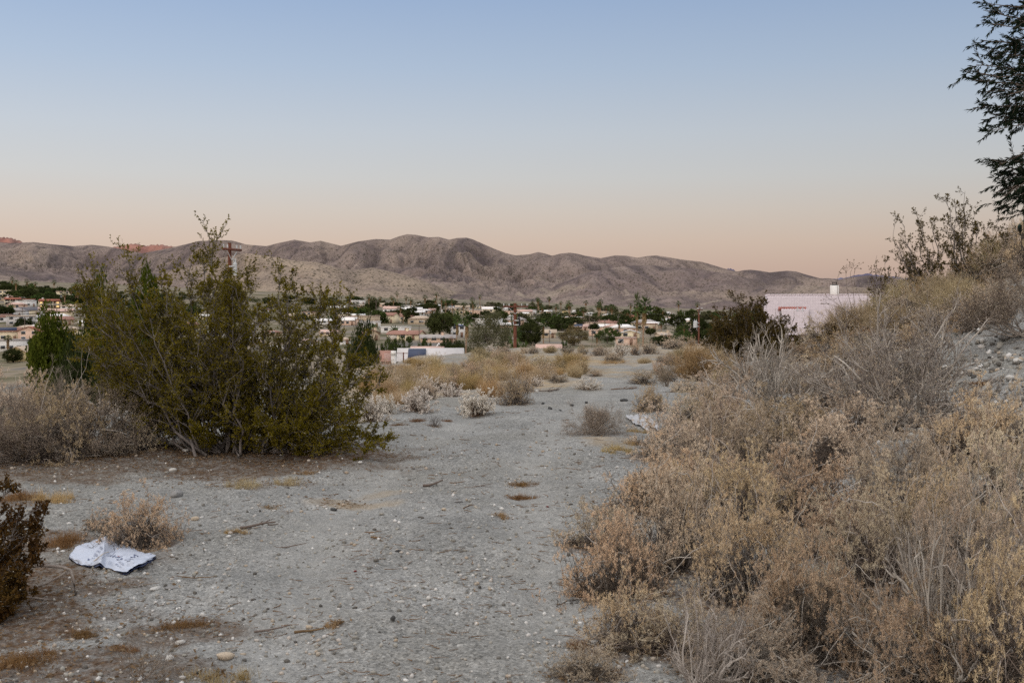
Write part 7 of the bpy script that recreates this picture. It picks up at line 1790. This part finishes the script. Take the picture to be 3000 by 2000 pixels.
# ---- the white sack
def sack():
    low = [(202, 1633), (222, 1646), (240, 1652), (255, 1656), (268, 1656), (281, 1653), (292, 1650), (302, 1655), (310, 1662), (330, 1669), (350, 1674), (368, 1675), (380, 1667), (392, 1659), (410, 1656), (425, 1652), (440, 1644), (458, 1631)]
    up = [(202, 1633), (212, 1618), (224, 1603), (240, 1595), (260, 1589), (278, 1583), (292, 1583), (301, 1579), (309, 1577), (318, 1582), (340, 1585), (360, 1590), (378, 1597), (400, 1606), (420, 1614), (438, 1621), (450, 1627), (458, 1631)]
    b = G(330, 1655); n, m = 69, 26
    s = np.linspace(0, 1, n)
    ip = lambda tab: np.stack([np.interp(s * (len(tab) - 1), np.arange(len(tab)), [q[c] for q in tab]) for c in (0, 1)], 1)
    Lo, Up = ip(low), ip(up)
    V = np.zeros((n, m, 3)); PXY = np.zeros((n, m, 2))
    for j in range(m):
        t = j / (m - 1); q = Lo * (1 - t) + Up * t; PXY[:, j] = q
        hgt = 0.012 + 0.028 * np.sin(math.pi * t) * np.sin(math.pi * s) ** .5
        hgt = hgt + 0.022 * np.exp(-((s - .47) / .10) ** 2 - ((t - .95) / .25) ** 2)             # knuckle at the top edge
        hgt = hgt + 0.016 * np.exp(-((s - .36 - .10 * t) / .05) ** 2) * np.sin(math.pi * t) - 0.016 * np.exp(-((s - .47 - .12 * t) / .045) ** 2) * np.sin(math.pi * t)
        hgt = hgt + 0.030 * np.exp(-((s - .80) / .14) ** 2) * (1 - t) ** 2 + 0.028 * np.exp(-((s - .36) / .07) ** 2) * (1 - t) ** 2   # lifted lower rim
        hgt = hgt + 0.004 * fbm(s * 14, t * 5 + s * 0, 88, 3)
        for i in range(n):
            # point at height hgt above the ground on the sight line
            g0 = G(q[i, 0], q[i, 1]) if j in (0, m - 1) else None
            V[i, j] = (0, 0, hgt[i])
    for i in range(n):
        a, e = G(*Lo[i]), G(*Up[i])
        for j in range(m):
            t = j / (m - 1); h = V[i, j, 2]; g0 = a * (1 - t) + e * t; zz = float(height(g0[0], g0[1]))
            f = h / EYE; V[i, j] = [g0[0] * (1 - f), g0[1] * (1 - f), zz + h]
    V -= b
    r = root('sack', b); tag(r, 'sack', 'crumpled white plastic sack with faded blue print lying on the gravel', '')
    i = np.arange(n - 1)[:, None] * m; j = np.arange(m - 1)[None]
    F = np.stack(np.broadcast_arrays(i + j, i + m + j, i + m + j + 1, i + j + 1), -1).reshape(-1, 4)
    top = link('top_sheet', mk('top_sheet', V.reshape(-1, 3), [F], True), M['sack'], r)
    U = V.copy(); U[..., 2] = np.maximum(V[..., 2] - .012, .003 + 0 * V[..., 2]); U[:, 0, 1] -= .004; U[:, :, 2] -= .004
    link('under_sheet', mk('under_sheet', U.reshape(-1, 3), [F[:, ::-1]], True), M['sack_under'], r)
    # print: strokes drawn on the sheet itself
    flat = PXY.reshape(-1, 2); VV = V.reshape(-1, 3)
    def on(X, Y):
        q = np.array([180 + X / 7.84, 1560 + Y / 7.84]); dd = ((flat - q) ** 2).sum(1); k = np.argsort(dd)[:4]; w = 1 / (dd[k] + .05); return (VV[k] * w[:, None]).sum(0) / w.sum() + np.array([0, -.0012, .0035])
    def strokes(name, lines, wid, mat):
        g = Geo()
        for ln in lines:
            q = np.array(ln, float); t = np.linspace(0, len(q) - 1, 4 * len(q)); q = np.stack([np.interp(t, np.arange(len(q)), q[:, c]) for c in (0, 1)], 1)
            d = np.gradient(q, axis=0); nn = np.stack([-d[:, 1], d[:, 0]], 1); nn = nn / (np.linalg.norm(nn, axis=1, keepdims=True) + 1e-6) * wid
            A = np.array([on(*z) for z in q - nn]); B = np.array([on(*z) for z in q + nn]); k = len(q)
            g.add(np.vstack([A, B]), [[z, z + 1, k + z + 1, k + z] for z in range(k - 1)])
        link(name, g.mesh(name), M[mat], r)
    strokes('letter', [[(1580, 580), (1700, 605), (1660, 525), (1765, 560)]], 8, 'ink')
    strokes('letter', [[(1530, 615), (1660, 655)]], 7, 'ink_pale')
    strokes('letter', [[(1440, 650), (1560, 690)], [(1460, 640), (1500, 665)], [(1500, 685), (1590, 680)]], 6, 'ink_pale')
    strokes('letter', [[(1310, 700), (1400, 745), (1440, 740)], [(1340, 690), (1430, 725)]], 6, 'ink_pale')
    strokes('letter', [[(1230, 745), (1290, 735), (1300, 780), (1370, 800)]], 7, 'ink_pale')
    strokes('logo', [[(1115, 600), (1150, 560), (1240, 530)], [(1170, 605), (1215, 575), (1260, 595)], [(1240, 600), (1330, 590), (1400, 560)], [(1260, 630), (1340, 630), (1400, 600)]], 6, 'ink')
    strokes('logo', [[(1050, 600), (1090, 555), (1170, 510), (1240, 440)], [(1080, 575), (1130, 530)], [(1290, 550), (1340, 580)]], 5, 'ink_pale')
    strokes('stamp', [[(1295, 570), (1345, 580)]], 8, 'ink_red')
    strokes('print_line', [[(620, 600), (660, 630)], [(605, 625), (640, 640)]], 14, 'ink')
    for o_ in (0, 24, 48, 72):
        strokes('print_line', [[(680 + o_ + 62 * z - o_ * .2, 595 + o_ * .25 - 72 * z), (712 + o_ + 62 * z - o_ * .2, 556 + o_ * .25 - 72 * z)] for z in range(4)], 5, 'ink_pale')
    for o_ in (0, 1, 2, 3):
        strokes('print_line', [[(940 + 40 * o_, 640 - 20 * o_), (1040 + 30 * o_, 500 - 22 * o_), (1190 + 10 * o_, 370 + 10 * o_)]], 3, 'ink_pale')
    strokes('crease_stain', [[(740, 685), (830, 630), (900, 540), (1000, 460), (1100, 410)]], 9, 'stain')
    strokes('print_line', [[(2045, 505), (2075, 520)]], 12, 'ink_pale')
M['sack'] = simple('sack_plastic', (0.42, 0.455, 0.54), 0.45, 0.06, 12, 0.4)
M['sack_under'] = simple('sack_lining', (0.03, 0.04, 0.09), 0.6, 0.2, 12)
M['ink'] = simple('blue_print', (0.11, 0.13, 0.22), 0.6, 0.2, 60)
M['ink_pale'] = simple('faded_print', (0.30, 0.33, 0.42), 0.6, 0.2, 60)
M['ink_red'] = simple('red_print', (0.35, 0.18, 0.16), 0.6, 0.2, 60)
M['stain'] = simple('dirt_stain', (0.42, 0.37, 0.32), 0.8, 0.25, 30)
sack()
# pale torn sheet beside the dead shrub
b = G(1880, 1236); k = b[1] / FPX; xs = np.linspace(-32, 32, 22); ys = np.linspace(-1, 1, 12); V = []
for y in ys:
    for x in xs:
        yy = y * 0.9 * (1 - (x / 60) ** 2) + 0.2 * math.sin(x * .2); q = b + np.array([x * k, yy, 0]); V.append([x * k, yy, float(height(q[0], q[1])) - b[2] + .02 + .035 * abs(float(fbm(x * .12, y * 2.2, 91, 3)))])
i = np.arange(11)[:, None] * 22; j = np.arange(21)[None]; F = np.stack(np.broadcast_arrays(i + j, i + j + 1, i + 22 + j + 1, i + 22 + j), -1).reshape(-1, 4)
M['sheet'] = simple('dusty_sheet', (0.36, 0.36, 0.37), 0.8, 0.2, 6)
o = link('torn_sheet', mk('torn_sheet', V, [F], True), M['sheet']); o.location = b; tag(o, 'sheet', 'pale torn sheet lying half under the dry bushes right of the collapsed dead shrub', '')
# ================================================================== FINISH
make_mountains()
make_ground()
bpy.context.view_layer.update()
def finish_labels():
    full = {}
    for o, what, where in THINGS:
        lab = (what + ' ' + where.replace(',', ',')).strip() if where else what
        full.setdefault(' '.join(lab.split()), []).append(o)
    N = ['first', 'second', 'third', 'fourth', 'fifth', 'sixth', 'seventh', 'eighth', 'ninth', 'tenth', 'eleventh', 'twelfth']
    for lab, os_ in full.items():
        if len(os_) == 1: os_[0]['label'] = lab; continue
        os_.sort(key=lambda o: proj(o.matrix_world.translation)[0])
        n = len(os_)
        for i, o in enumerate(os_):
            if n == 2: w = ('left one', 'right one')[i]
            elif i == 0: w = 'leftmost'
            elif i == n - 1: w = 'rightmost'
            elif i < (n + 1) / 2: w = N[min(i, 11)] + ' from left'
            else: w = N[min(n - 1 - i, 11)] + ' from right'
            o['label'] = lab + ', ' + w
finish_labels()
for o, a_, b_ in THINGS:
    if len(o['label'].replace(',', '').split()) > 16: print('LONG', len(o['label'].split()), o['label'])
